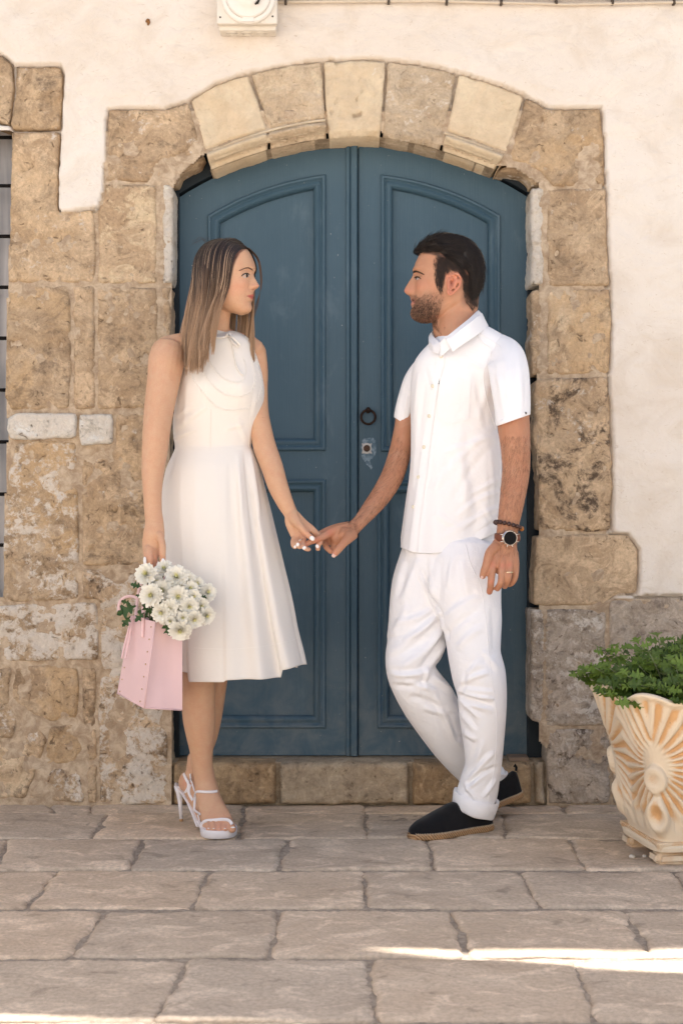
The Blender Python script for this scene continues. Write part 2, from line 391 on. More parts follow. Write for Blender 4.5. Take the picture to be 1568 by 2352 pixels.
# arch ring
ARC = [(482,392),(550,366),(615,345),(700,326),(784,316),(830,314),(874,316),(940,328),(1004,344),(1070,366),(1134,390)]
ARCW = [(PX(a, FY), PZ(b, FY)) for a, b in ARC]
def arcroll(full):
    def fn(x, z):
        d = seg_dist(x, z, ARCW, False)
        p = np.interp(d, [0, .016, .020, .026, .040, .054, .060, .066, .072], [.018, .016, .010, -.014, -.034, -.012, .016, .010, 0])
        q = np.interp(d, [0, .012, .02, .05, .06], [.016, .010, .002, 0, 0])
        return p if full else q
    return fn
CR = [stone_mat('cream_stone_%d' % i, CREAM[0], CREAM[1], seed=50 + i, orange=o, white=w, grain=1.4, stain=s, fine=.35, pitc=.15) for i, (o, w, s) in enumerate([(.3, .1, .05), (.45, .2, .1), (.5, .0, .05)])]
S([(436,230),(500,192),(571,170),(592,230),(614,292),(616,345),(550,366),(483,392),(472,350),(455,290)], mat=CR[0], depth=.16, wave=.003, rough=.002, fn=arcroll(True), step=.0065, label='smooth pale cream arch stone')
S([(574,170),(655,151),(738,141),(745,220),(750,300),(751,318),(700,326),(618,345),(617,292),(596,230)], mat=tan('w', white=.3, stain=.1, pitc=.6, ca=(.55, .41, .27), cb=(.66, .53, .38)), depth=.16, fn=arcroll(True), rough=.005, step=.0065)
S([(741,140),(830,138),(887,140),(880,230),(874,312),(874,316),(830,314),(784,316),(754,318),(750,290),(746,220)], mat=CR[1], depth=.16, pits=.006, pitscale=26, fn=arcroll(False), step=.0065, front=.006, label='keystone of the door arch')
S([(890,140),(968,150),(1049,168),(1036,230),(1020,290),(1012,344),(1004,344),(940,328),(877,316),(880,270),(884,220)], mat=tan('x', white=.5, stain=.1, pitc=.6, ca=(.55, .41, .27), cb=(.68, .55, .40)), depth=.16, fn=arcroll(False), rough=.006, step=.0065)
S([(1052,169),(1134,193),(1203,221),(1184,290),(1166,345),(1136,390),(1070,366),(1014,346),(1018,320),(1038,240)], mat=CR[2], depth=.16, wave=.003, rough=.002, fn=arcroll(True), step=.0065, label='smooth yellow arch stone')
def moulding(x0, x1, d, r, mat, dep):
    L = [(a, b) for a, b in cr(ARC, 120) if x0 <= a <= x1]; pts = []
    for a, b in L: pts.append(Vector((PX(a, FY), FY - dep + .0015 * float(pn(a * .05, 2, 1)), PZ(b - d * (1 + .04 * float(pn(a * .03, 1, 2))), FY))))
    m = MB(); m.tube(pts, (r, r * 1.05), 14, flat=(0, 1, 0)); m.build('moulding_roll', mat, facade)
moulding(486, 748, 26, .0135, CR[0], .002); moulding(1016, 1132, 26, .0135, CR[2], .002)
moulding(486, 748, 43, .0045, CR[0], .001); moulding(1016, 1132, 43, .0045, CR[2], .001)
def corb(x, z):       # carved lobe at the right shoulder of the surround
    d = seg_dist(x, z, [(PX(a, FY), PZ(b, FY)) for a, b in [(1284,420),(1302,392),(1300,350),(1278,322),(1310,308),(1345,318),(1366,290),(1372,260)]], False)
    return -.010 * np.exp(-(d / .014) ** 2) + .012 * np.exp(-(((x - PX(1345, FY)) / .05) ** 2 + ((z - PZ(378, FY)) / .07) ** 2))
S([(1206,223),(1232,236),(1256,249),(1300,251),(1378,248),(1386,320),(1391,427),(1268,429),(1252,408),(1240,395),(1190,370),(1150,378),(1140,392),(1170,345),(1188,290)], mat=tan('y', orange=.55, stain=.4, white=.2), depth=.16, pits=.007, pitscale=24, fn=corb)
S([(1140,394),(1152,382),(1192,374),(1238,399),(1250,412),(1252,428),(1218,428),(1216,418),(1200,402),(1170,396)], mat=tan('z', white=.6), front=-.02, depth=.13, rnd=.012)
S([(1256,433),(1392,431),(1394,540),(1400,657),(1256,659),(1254,540)], mat=tan('aa', stain=.2, white=.2), pits=.004, wave=.004)
roll([(1216,432),(1250,433),(1251,560),(1250,658),(1214,656),(1216,560)], RW, 1214, 1251, jag=.003)
S([(1255,664),(1400,662),(1403,700),(1402,790),(1398,858),(1254,862)], mat=tan('ab', stain=.5, orange=.8, white=.1), pits=.006, lump=.008)
roll([(1218,664),(1250,664),(1250,740),(1249,862),(1220,864),(1216,780)], tan('ac', white=.5, stain=.3), 1216, 1250, amp=.012, jag=.004)
S([(1224,870),(1300,868),(1396,864),(1402,960),(1405,1100),(1404,1220),(1320,1222),(1234,1220),(1236,1110),(1232,1060),(1222,1000),(1226,930)], mat=tan('ad', stain=1.0, white=.28, orange=.2), depth=.16, pits=.004, wave=.008, jag=.004)
S([(1229,1230),(1300,1226),(1440,1227),(1464,1262),(1465,1300),(1463,1363),(1412,1368),(1386,1392),(1222,1392),(1224,1320),(1226,1280)], mat=tan('ae', stain=.06, white=.1), depth=.16, wave=.003, rough=.002)
GREY = ((.40, .315, .235), (.56, .465, .37))
def grey(i, **k): return stone_mat('grey_stone_%s' % i, GREY[0], GREY[1], seed=70 + len(ALL_ST), **k)
S([(1216,1398),(1300,1397),(1392,1400),(1393,1470),(1390,1668),(1252,1670),(1216,1655),(1218,1500)], mat=grey('a', white=.62, stain=.5), depth=.16, wave=.006, fn=lambda x, z: np.where(np.abs(x - PX(1250, FY)) < .006, .008, 0))
S([(1396,1402),(1400,1380),(1466,1371),(1600,1370),(1600,1640),(1396,1640)], mat=grey('b', white=.3, stain=.7, stainc=(.2, .15, .12)), wave=.008)
S([(1256,1675),(1320,1673),(1398,1674),(1402,1760),(1400,1846),(1300,1848),(1258,1846),(1252,1760)], mat=grey('c', white=.5, stain=1.0), wave=.012, lump=.010, pits=.004, depth=.16)
S([(1403,1646),(1600,1645),(1600,1850),(1405,1848),(1406,1760)], mat=grey('d', white=.2, stain=.9, stainc=(.15, .11, .085)), wave=.012, lump=.010)
# the doorstep: three facing stones and a worn top
STEPB = stone_mat('step_stone', (.32, .20, .105), (.52, .37, .22), seed=90, white=.22, stain=.35, orange=.4)
STEPB2 = stone_mat('step_stone_pale', (.42, .32, .22), (.50, .40, .28), seed=93, white=.15, stain=.3)
for pl, m in [([(398,1752),(500,1750),(634,1752),(636,1800),(635,1850),(396,1852)], STEPB), ([(641,1752),(800,1750),(938,1752),(942,1850),(640,1852)], STEPB2),
              ([(947,1752),(1080,1752),(1222,1752),(1222,1850),(946,1852)], STEPB), ([(1227,1752),(1252,1752),(1254,1850),(1228,1850)], STEPB2)]:
    stone(pl, m, front=.006, depth=.10, rnd=.018, wave=.010, lump=.006, name='step_stone', seed=len(ALL_ST) + pl[0][0])
tb = MB(); tb.box(PX(388, FY), PX(1262, FY), FY + .035, 5.0, -.02, PZ(1750, FY) - .006)
tb.build('step_top', STEPB2, facade, smooth=False)
so_ = MB(); A_ = [(PX(a, FY), PZ(b - 3, FY)) for a, b in ARC]
so_.add([(x, FY + y, z) for y in (.012, .15) for x, z in A_], [(i, i + 1, len(A_) + i + 1, len(A_) + i) for i in range(len(A_) - 1)]); so_.build('soffit_mortar', stone_mat('arch_mortar', (.40, .29, .19), (.55, .43, .30), seed=99), facade)
# ------------------------------------------------------------------ lime plaster sheet with its openings
DOOR_OP = [(392,1900),(392,1500),(388,1100),(392,700),(396,430),(420,392),(470,352),(550,352),(615,330),(700,312),(784,302),(874,302),(1004,330),(1134,376),(1190,388),(1236,420),(1234,1000),(1238,1400),(1236,1700),(1258,1720),(1258,1900)]
WIN_OP = [(-400,300),(28,300),(22,560),(18,660),(14,780),(18,1000),(10,1200),(8,1372),(-400,1390)]
def plaster():
    st = .0066; x0, x1, z0, z1 = PX(-60, FY), PX(1640, FY), -.03, PZ(-60, FY)
    nx, nz = int((x1 - x0) / st), int((z1 - z0) / st)
    X, Z = np.meshgrid(np.linspace(x0, x1, nx), np.linspace(z0, z1, nz))
    jx = X + .004 * pn(X * 40, Z * 40, 1) + .005 * pn(X * 14, Z * 14, 5); jz = Z + .004 * pn(X * 40, Z * 40, 2) + .005 * pn(X * 14, Z * 14, 6)
    sd = np.full(X.shape, 9.0)
    for pl in ALL_ST:
        W_ = [(PX(a, FY), PZ(b, FY)) for a, b in pl]; bx = np.array(W_)
        m = (X > bx[:, 0].min() - .06) & (X < bx[:, 0].max() + .06) & (Z > bx[:, 1].min() - .06) & (Z < bx[:, 1].max() + .06)
        d = seg_dist(jx[m], jz[m], W_); d = np.where(inside(jx[m], jz[m], W_), -d, d)
        sd[m] = np.minimum(sd[m], d)
    low = (Z < PZ(1700, FY)) | ((Z < PZ(1376, FY)) & ((X > PX(1180, FY)) | (X < PX(400, FY)))) | ((X < PX(232, FY)) & (Z < PZ(484, FY)))
    ins = low | inside(X, Z, [(PX(a, FY), PZ(b, FY)) for a, b in [(150,490),(225,484),(236,440),(244,300),(400,250),(1262,250),(1380,300),(1392,700),(1396,1224),(1440,1370),(1000,1380),(230,1380)]])
    out = sstep(.0, .006, sd + .002 * pn(X * 60, Z * 60, 8))
    body = -.008 + .010 * fbm(X * 1.7, Z * 1.7, 3, 3) + .0075 * fbm(X * 6, Z * 10, 8, 5) + .0012 * fbm(X * 40, Z * 55, 2, 3)
    thin = sstep(.0, .07, sd) * .003
    y = np.where(ins, .0050 + .009 * fbm(X * 14, Z * 14, 2, 4), .035 * (1 - out) + (body + .001 - thin) * out)
    V = np.stack([X, FY + y, Z], -1).reshape(-1, 3)
    cx, cz = (X[:-1, :-1] + X[1:, 1:]) / 2, (Z[:-1, :-1] + Z[1:, 1:]) / 2
    dead = inside(cx, cz, [(PX(a, FY), PZ(b, FY)) for a, b in DOOR_OP]) | inside(cx, cz, [(PX(a, FY), PZ(b, FY)) for a, b in WIN_OP])
    I = np.arange(nx * nz).reshape(nz, nx)
    F = np.stack([I[:-1, :-1], I[:-1, 1:], I[1:, 1:], I[1:, :-1]], -1)[~dead]
    t = NT('lime_plaster'); v = t.map(scale=(1, 1, 1.25))
    c = t.mix(t.ramp(t.noise(1.6, 5, .6, .5), .3, .7), (.72, .64, .555), (.77, .705, .63))
    c = t.mix(t.ramp(t.noise(5, 5, .65, .8, v), .42, .75, 0, .5), c, (.60, .50, .395))
    c = t.mix(t.ramp(t.noise(38, 5, .75, 1.4, t.map(scale=(1, 1, 2.2))), .61, .68, 0, .5), c, (.47, .35, .23))
    jm = t.math('MULTIPLY', t.ramp(t.noise(17, 5, .7, .8), .3, .7), 1.0)
    mort = t.mix(t.ramp(t.noise(30, 5, .7, .5), .3, .7), (.33, .235, .155), (.58, .46, .33))
    c = t.mix(t.attr('Mortar', out='Fac'), c, mort)
    t.set('Base Color', c); t.set('Roughness', .92); t.set('Specular IOR Level', .15)
    h = t.math('ADD', t.noise(16, 6, .6, 1.2, v), t.math('MULTIPLY', t.noise(70, 4, .6), .35)); t.bump(h, .6, .011)
    me = mesh_from('lime_plaster', V, F); fattr(me, 'Mortar', np.clip(ins * 1.0 + (1 - out) * .25, 0, 1).ravel())
    o = obj('lime_plaster', me, None, t.m, facade)
    # the wall goes on out of the frame, as plain thick masonry
    wm = MB(); T = .42
    wm.box(-9, x0 + .002, FY - .002, FY + T, -.05, 4.04); wm.box(x1 - .002, 9, FY - .002, FY + T, -.05, 4.04)
    wm.box(x0 + .002, x1 - .002, FY - .002, FY + T, z1 - .002, 4.04)
    wm.build('upper_wall', t.m, facade, smooth=False)
    bk = MB(); bk.box(x0, x1, FY + .40, FY + .46, -.05, 4.0); bk.build('inner_wall', plain('dark_inner_wall', (.10, .09, .08)), facade, smooth=False)
plaster()
# ------------------------------------------------------------------ blue double door
def door_paint():
    t = NT('blue_door_paint'); c = t.mix(t.ramp(t.noise(3, 4, .6, .3), .3, .7), (.040, .084, .118), (.050, .098, .134))
    sv = t.map(scale=(60, 60, 1.6)); g = t.noise(3, 4, .6, .2, sv)
    c = t.mix(t.ramp(g, .35, .75, 0, .35), c, (.062, .112, .148))
    c = t.mix(t.ramp(t.noise(7, 5, .7, .4, t.map(scale=(1, 1, .45))), 0.56, .72, 0, .40), c, (.12, .175, .215))
    c = t.mix(t.ramp(t.noise(120, 3, .6), .735, .75, 0, .9), c, (.52, .50, .47))
    sp_ = t.n('ShaderNodeSeparateXYZ'); t.l(t.pos(), sp_.inputs[0]); c = t.mix(t.math('MULTIPLY', t.ramp(sp_.outputs[2], .16, .62, .55, 0), t.ramp(t.noise(9, 5, .7, .5), .35, .65)), c, (.15, .175, .185))
    t.set('Base Color', c); t.set('Roughness', .52); t.set('Specular IOR Level', .35)
    t.bump(t.math('ADD', g, t.math('MULTIPLY', t.noise(90, 3), .3)), .25, .004); return t.m
DP = door_paint(); DPD = plain('shade_darkened_frame_blue', (.012, .020, .027), .6, bump=.2)  # frame blue taken near black to stand for the gap shade at the jambs
DY = 4.755
def P2(px, py, Y=DY): return (PX(px, Y), PZ(py, Y))
def offset_poly(B, d):        # inset a ccw/cw polygon by d (positive = inwards)
    B = np.asarray(B, float); n = len(B); area = .5 * np.sum(B[:, 0] * np.roll(B[:, 1], -1) - np.roll(B[:, 0], -1) * B[:, 1]); sg = 1 if area > 0 else -1
    e = np.roll(B, -1, 0) - B; e /= np.linalg.norm(e, axis=1)[:, None]; nn = np.stack([-e[:, 1], e[:, 0]], 1) * sg
    m = nn + np.roll(nn, 1, 0); m /= np.maximum((m * nn).sum(1) * 1.0, .25)[:, None]
    return B + m * d
def sweep(outline, prof, Y, name, mat, parent, fill=False):
    V, F = [], []; n = len(outline)
    for ins, dy in prof:
        for p in offset_poly(outline, ins): V.append((p[0], Y + dy, p[1]))
    for k in range(len(prof) - 1):
        for i in range(n):
            j = (i + 1) % n; F.append((k * n + i, k * n + j, (k + 1) * n + j, (k + 1) * n + i))
    me = mesh_from(name, V, F); bm = bmesh.new(); bm.from_mesh(me); bmesh.ops.recalc_face_normals(bm, faces=bm.faces); bm.to_mesh(me); bm.free()
    me.polygons.foreach_set('use_smooth', [True] * len(me.polygons))
    return obj(name, me, None, mat, parent, auto=38)
def arc_y(px, circ): cx, cy, r = circ; return cy - math.sqrt(max(r * r - (px - cx) ** 2, 1))
def circ3(a, b, c):
    ax, ay = a; bx, by = b; cx, cy = c; d = 2 * (ax * (by - cy) + bx * (cy - ay) + cx * (ay - by))
    ux = ((ax * ax + ay * ay) * (by - cy) + (bx * bx + by * by) * (cy - ay) + (cx * cx + cy * cy) * (ay - by)) / d
    uy = ((ax * ax + ay * ay) * (cx - bx) + (bx * bx + by * by) * (ax - cx) + (cx * cx + cy * cy) * (bx - ax)) / d
    return ux, uy, math.hypot(ax - ux, ay - uy)
DC = circ3((410, 455), (812, 335), (1214, 455))
def leaf(x0, x1, panels, label, astr=None):
    d = empty('door', (PX(x0, DY), DY, PZ(1735, DY)), parent=facade); d['label'] = label
    top = [(x, arc_y(x, DC)) for x in np.linspace(x0, x1, 26)]
    out = [P2(x, y) for x, y in top] + [P2(x1, 1735), P2(x0, 1735)]
    holes = []
    for (a, b, c0, c1, bot, arched) in panels:      # left, right, top circle or y, bottom
        if arched: tp = [(x, arc_y(x, c0)) for x in np.linspace(a, b, 18)]
        else: tp = [(a, c0), (b, c0)]
        holes.append([P2(x, y) for x, y in tp] + [P2(b, bot), P2(a, bot)])
    verts = [Vector(p) for p in out]; faces = [list(range(len(out)))]
    edges = []; 
    for h in holes:
        o = len(verts); verts += [Vector(p) for p in h]; edges += [(o + i, o + (i + 1) % len(h)) for i in range(len(h))]
    vv, ee, ff, *_ = delaunay_2d_cdt(verts, edges, faces, 1, 1e-6)
    F = []
    for f in ff:
        c = sum((vv[i] for i in f), Vector((0, 0))) / len(f)
        if not any(inside(np.array([c.x]), np.array([c.y]), h)[0] for h in holes): F.append(tuple(f))
    me = mesh_from('leaf_boards', [(p.x, DY, p.y) for p in vv], F, smooth=False)
    bm = bmesh.new(); bm.from_mesh(me); bmesh.ops.recalc_face_normals(bm, faces=bm.faces)
    bm.faces.ensure_lookup_table()
    if bm.faces[0].normal.y > 0: bmesh.ops.reverse_faces(bm, faces=bm.faces)
    bmesh.ops.solidify(bm, geom=bm.faces[:], thickness=.03)
    bm.to_mesh(me); bm.free()
    if min(v.co.y for v in me.vertices) < DY - .001:
        for v in me.vertices: v.co.y += .03
    obj('leaf_boards', me, None, DP, d)
    for h in holes:
        sweep(h, [(-.001, .002), (0, -.007), (.004, -.011), (.010, -.010), (.014, -.003), (.018, -.001), (.024, -.005), (.030, -.006), (.036, -.002), (.040, .010), (.041, .022)], DY, 'panel_moulding', DP, d)
        q = offset_poly(h, .038); tp = q[:-2]; V = [(p[0], DY + .020, p[1]) for p in tp] + [(p[0], DY + .020, q[-1][1]) for p in tp]; k = len(tp)
        obj('panel', V, [(k + i, k + i + 1, i + 1, i) for i in range(k - 1)], DP, d, False)
    return d
UC1 = circ3((477, 496), (620, 430), (748, 402)); UC2 = circ3((874, 402), (1000, 428), (1148, 496))
d1 = leaf(411, 821, [(477, 748, UC1, 0, 1035, True), (477, 748, 1102, 0, 1672, False)], 'left leaf of the blue double door')
d2 = leaf(824, 1210, [(874, 1148, UC2, 0, 1037, True), (866, 1142, 1104, 0, 1672, False)], 'right leaf of the blue double door')
am = MB(); xs = [794,795,799,801,804,805,806,813,818,820,821,822]; ys = [0,-.010,-.013,-.013,-.008,-.006,-.012,-.016,-.018,-.015,-.010,0]
V = [];
for zy in (337, 1735):
    V += [(PX(x, DY), DY + y, PZ(zy, DY)) for x, y in zip(xs, ys)]
n = len(xs); am.add(V, [(i, i + 1, n + i + 1, n + i) for i in range(n - 1)] + [tuple(range(n, 2 * n))])
am.build('cover_strip', DP, d1, auto=40)
# scuffs around the lock are paint wear: bare lighter patches on thin raised chips of old paint
ring = empty('ring_handle', (PX(845, DY), DY - .02, PZ(958, DY)), parent=d2)
IRON = plain('rusty_iron', (.055, .032, .022), .75, .6, .4, 160, bump=.6)
rb = MB(); c = Vector((PX(845, DY), DY - .022, PZ(959, DY)))
rb.tube([c + Vector((.0235 * math.sin(a), -.004 * math.cos(a), -.0235 * math.cos(a))) for a in np.linspace(0, 2 * PI, 33)[:-1]], .0042, 8, closed=True)
rb.tube([c + Vector((0, .02, .026)), c + Vector((0, 0, .026)), c + Vector((0, -.006, .021)), c + Vector((0, 0, .016)), c + Vector((0, .02, .019))], .0042, 8)
rb.ball(c + Vector((0, .018, .024)), .009, 10, (1, .5, 1.2))
o = rb.build('ring_handle_iron', IRON, None); bpy.data.objects.remove(ring); o.name = 'ring_handle'; o.parent = d2; o.location = -(facade.location + d2.location)
lk = MB(); lx, lz = PX(842, DY), PZ(1030, DY)
pl = [(.0165, .017), (.010, .015), (.004, .0175), (-.004, .0175), (-.010, .015), (-.0165, .017), (-.014, .008), (-.0155, 0), (-.014, -.008), (-.0165, -.017), (-.008, -.0155), (0, -.0185), (.008, -.0155), (.0175, -.017), (.014, -.008), (.0155, 0), (.014, .008)]
V = [(lx + a, DY - .004, lz + b) for a, b in pl] + [(lx + a * 1.04, DY + .001, lz + b * 1.04) for a, b in pl]; n = len(pl)
lk.add(V, [tuple(range(n))] + [(i, n + i, n + (i + 1) % n, (i + 1) % n) for i in range(n)])
lk.build('lock_plate', plain('worn_steel_plate', (.52, .50, .48), .5, .3, .2, 200), d2, smooth=False)
kb = MB(); kb.tube([(lx, DY + .0, lz), (lx, DY - .008, lz)], .0115, 20); kb.tube([(lx, DY - .0079, lz), (lx, DY - .0095, lz)], .0065, 16)
kb.build('keyhole', plain('brown_bronze', (.07, .04, .028), .5, .7, .3, 200), d2, auto=40)
def worn_patch(pts, seed):
    B = resample(soften([P2(x, y) for x, y in pts], .3, .02), .003); B = B + np.stack([pn(B[:, 0] * 90, B[:, 1] * 90, seed), pn(B[:, 0] * 90, B[:, 1] * 90, seed + 5)], 1) * .006
    vv, tri, bi = cdt(B, .004)
    return [(p[0], DY - .0012, p[1]) for p in vv], tri
wp = MB()
for k, pts in enumerate([[(832,1008),(850,1004),(862,1010),(864,1030),(860,1050),(848,1058),(856,1072),(852,1080),(842,1066),(834,1056),(828,1044),(830,1022)]]):
    v_, t_ = worn_patch(pts, k); wp.add(v_, t_)
t = NT('worn_blue_paint'); t.set('Base Color', t.mix(t.ramp(t.noise(70, 4, .7, .5), .4, .6), (.075, .13, .175), (.22, .29, .34))); t.set('Roughness', .6)
wp.build('worn_patch', t.m, d2)
# frame with its arched head, behind the stone, gap shade put into its blue
fr = MB()
def band(outer, inner, yf, yb):
    n = len(outer); V = [(p[0], yf, p[1]) for p in outer] + [(p[0], yf, p[1]) for p in inner] + [(p[0], yb, p[1]) for p in outer] + [(p[0], yb, p[1]) for p in inner]
    F = [(i, i + 1, n + i + 1, n + i) for i in range(n - 1)] + [(n + i, n + i + 1, 3 * n + i + 1, 3 * n + i) for i in range(n - 1)]
    fr.add(V, F)
FCo = circ3((380, 400), (812, 296), (1245, 400)); FCi = circ3((410, 447), (812, 330), (1215, 447))
xs = np.linspace(384, 1240, 40); xi = np.linspace(413, 1209, 40)
o_ = [P2(384, 1760)] + [P2(x, arc_y(x, FCo)) for x in xs] + [P2(1262, 1760)]
i_ = [P2(413, 1760)] + [P2(a, arc_y(a, FCi) + 2) for a in xi] + [P2(1209, 1760)]
band(o_, i_, DY - .018, DY + .03); fr.build('door_frame', DPD, facade, auto=40)
fb = MB(); fb.box(PX(1211, DY), PX(1262, DY), DY - .017, DY + .03, PZ(1756, DY), PZ(1680, DY)); fb.build('frame_foot', DP, facade, smooth=False)
bb = MB(); bb.box(PX(380, DY), PX(1260, DY), DY + .032, DY + .05, PZ(1800, DY), PZ(280, DY)); bb.build('dark_backing', plain('dark_void', (.01, .012, .014)), facade, smooth=False)
wd = MB(); wd.box(PX(1160, DY), PX(1204, DY), DY - .10, DY - .03, PZ(1750, FY) - .004, PZ(1750, FY) + .008); wd.build('wooden_wedge', plain('old_wood', (.28, .2, .14), .9, bump=.4), facade, smooth=False)
# ------------------------------------------------------------------ barred window at the left edge
win = empty('window', (PX(0, 4.8), 4.8, .4), parent=facade)
gm = NT('curtained_window'); gm.set('Base Color', gm.mix(gm.ramp(gm.noise(6, 3, .5, .3, gm.map(scale=(4, 1, .25))), .3, .7), (.30, .31, .34), (.62, .62, .64))); gm.set('Roughness', .25)
g = MB(); g.box(PX(-200, 4.78), PX(40, 4.78), 4.78, 4.80, PZ(1400, 4.8), PZ(280, 4.8)); g.build('window_pane', gm.m, win, smooth=False)
for y in (316, 427, 543, 660, 777, 896, 1015, 1135, 1252):
    b = MB(); b.tube([(PX(-120, 4.7), 4.70, PZ(y, 4.7)), (PX(40, 4.7), 4.70, PZ(y, 4.7))], .0062, 8); b.build('window_bar', plain('black_iron_%d' % y, (.012, .011, .012), .6, .3) if y == 316 else bpy.data.materials['black_iron_316'], win)
b = MB()
for x in (-60, -110): b.tube([(PX(x, 4.7), 4.712, PZ(1400, 4.7)), (PX(x, 4.7), 4.712, PZ(290, 4.7))], .006, 8)
b.build('window_upright', bpy.data.materials['black_iron_316'], win)
# ------------------------------------------------------------------ paving
pave = empty('pavement', (0, 3.6, 0)); pave['kind'] = 'structure'
def pave_mat(name, a, b, seed):
    t = NT(name); v = t.map(scale=(1, 1.35, 1), loc=(seed, seed * 2, 0))
    n1 = t.noise(3, 5, .6, 1.2, v); n2 = t.noise(9, 7, .66, .8, v); n3 = t.noise(90, 4, .7, 0)
    c = t.mix(t.ramp(n1, .3, .7), a, b)
    c = t.mix(t.ramp(n2, .50, .64, 0, .65), c, tuple(min(1, x * 1.4) for x in b))
    c = t.mix(t.ramp(n2, .30, .44, .75, 0), c, tuple(x * .55 for x in a))
    c = t.mix(t.ramp(n3, .35, .7, 0, .5), c, tuple(x * .6 for x in a))
    c = t.mix(t.ramp(t.noise(26, 3, .5, .2, t.map(loc=(seed * 3, 1, 0), scale=(1, 1.6, 1))), .73, .77, 0, .5), c, (.16, .125, .10))
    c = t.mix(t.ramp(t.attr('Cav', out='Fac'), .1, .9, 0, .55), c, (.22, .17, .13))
    t.set('Base Color', c); t.set('Roughness', .8); t.set('Specular IOR Level', .25)
    t.bump(t.math('ADD', n2, t.math('MULTIPLY', n3, .4)), .5, .006); return t.m
PM = [pave_mat('paving_stone_%d' % i, a, b, i * 5.3) for i, (a, b) in enumerate([((.56, .43, .305), (.66, .52, .38)), ((.52, .405, .295), (.62, .495, .365)), ((.59, .445, .31), (.69, .535, .385)), ((.49, .39, .29), (.60, .485, .365))])]
def slab(poly, k, fine=True):
    """poly: ground x,y corners"""
    ext = max(p[1] for p in poly) - min(p[1] for p in poly)
    step = .010 if fine else .035
    B = resample(soften(poly, .10, .014), step); sd = k * 3.1
    B = B + np.stack([pn(B[:, 0] * 9, B[:, 1] * 9, sd) * .020 + pn(B[:, 0] * 35, B[:, 1] * 35, sd) * .010, pn(B[:, 0] * 9, B[:, 1] * 9, sd + 4) * .007 + pn(B[:, 0] * 35, B[:, 1] * 35, sd + 4) * .0035], 1)
    vv, tri, bi = cdt(B, step); x, y = vv[:, 0], vv[:, 1]
    d = seg_dist(x, y, B); r = .007; q = np.clip(1 - d / r, 0, 1)
    wx, wy = x + .06 * fbm(x * 3, y * 5, sd, 2), y + .05 * fbm(x * 3, y * 5, sd + 2, 2)
    lay = fbm(wx * 3.2, wy * 6.5, sd + 7, 3) * 4; st = np.floor(lay) + sstep(.80, 1.0, lay - np.floor(lay))
    z = .0012 - .0045 * q ** 2 + .0045 * fbm(x * 3, y * 4, sd, 3) + .0022 * st * .7 + .0014 * fbm(x * 28, y * 32, sd + 3, 3)
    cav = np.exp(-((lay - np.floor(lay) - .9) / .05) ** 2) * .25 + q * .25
    n = len(vv); m = len(bi)
    V = np.concatenate([np.stack([x, y, z], 1), np.stack([x[bi], y[bi], np.full(m, -.05)], 1)])
    a, b, c = [vv[i] for i in tri[0]]; ccw = (b[0] - a[0]) * (c[1] - a[1]) - (b[1] - a[1]) * (c[0] - a[0]) > 0
    F = [t if ccw else t[::-1] for t in tri] + [(bi[i], n + i, n + (i + 1) % m, bi[(i + 1) % m]) for i in range(m)]
    me = mesh_from('paving_slab', V, F); bm = bmesh.new(); bm.from_mesh(me); bmesh.ops.recalc_face_normals(bm, faces=bm.faces)
    bm.faces.ensure_lookup_table()
    if bm.faces[0].normal.z < 0: bmesh.ops.reverse_faces(bm, faces=bm.faces)
    bm.to_mesh(me); bm.free(); me.polygons.foreach_set('use_smooth', [True] * len(me.polygons))
    fattr(me, 'Cav', np.concatenate([cav, np.ones(m)]))
    obj('paving_slab', me, None, PM[random.randrange(4)], pave)
rows = [ (1849, 1867, [(112, 132), (215, 205), (560, 556), (838, 838), (1070, 1074), (1290, 1296), (1500, 1510)]),
         (1869, 1924, [(-60, -110), (250, 210), (560, 545), (837, 843), (1149, 1162), (1468, 1500)]),
         (1928, 1995, [(22, -14), (332, 294), (658, 643), (982, 994), (1306, 1342), (1600, 1660)]),
         (2001, 2084, [(-240, -330), (136, 66), (482, 442), (835, 844), (1188, 1238), (1546, 1612)]),
         (2092, 2196, [(-170, -262), (242, 168), (636, 618), (1032, 1074), (1430, 1500)]),
         (2205, 2343, [(-60, -190), (434, 350), (850, 864), (1310, 1372), (1750, 1860)]),
         (2354, 2560, [(-400, -560), (120, 0), (600, 570), (1080, 1130), (1560, 1700)])]
gap = .0085; k = 0
for (ya, yb, js) in rows:
    xa = -700; xb = -900
    J = [(-520 - 60, -640 - 80)] + js + [(2000, 2150)]
    for i in range(len(J) - 1):
        (a0, a1), (b0, b1) = J[i], J[i + 1]
        g0, g1 = 2.5, 4
        j_ = lambda q: q + random.uniform(-1.5, 1.5); A = GP(a0 + g0, j_(ya - 1)); B_ = GP(b0 - g0, j_(ya - 1)); C_ = GP(b1 - g1, j_(yb + 1)); D_ = GP(a1 + g1, j_(yb + 1))
        if b0 < -480 or a0 > 1900: continue
        slab([A, B_, C_, D_], k); k += 1
y = GP(0, 2560)[1] - .01; rr = 0
while y > -4.3:             # the lane goes on towards and behind the lens
    h_ = .37; off = .22 * (rr % 2) + random.uniform(-.05, .05); x = -3.3 + off
    while x < 3.2:
        w_ = random.uniform(.40, .52)
        slab([(x + .01, y - h_ + .01), (x + w_ - .01, y - h_ + .01), (x + w_ - .01, y - .01), (x + .01, y - .01)], k, False); k += 1; x += w_
    y -= h_; rr += 1
    if rr > 3: break
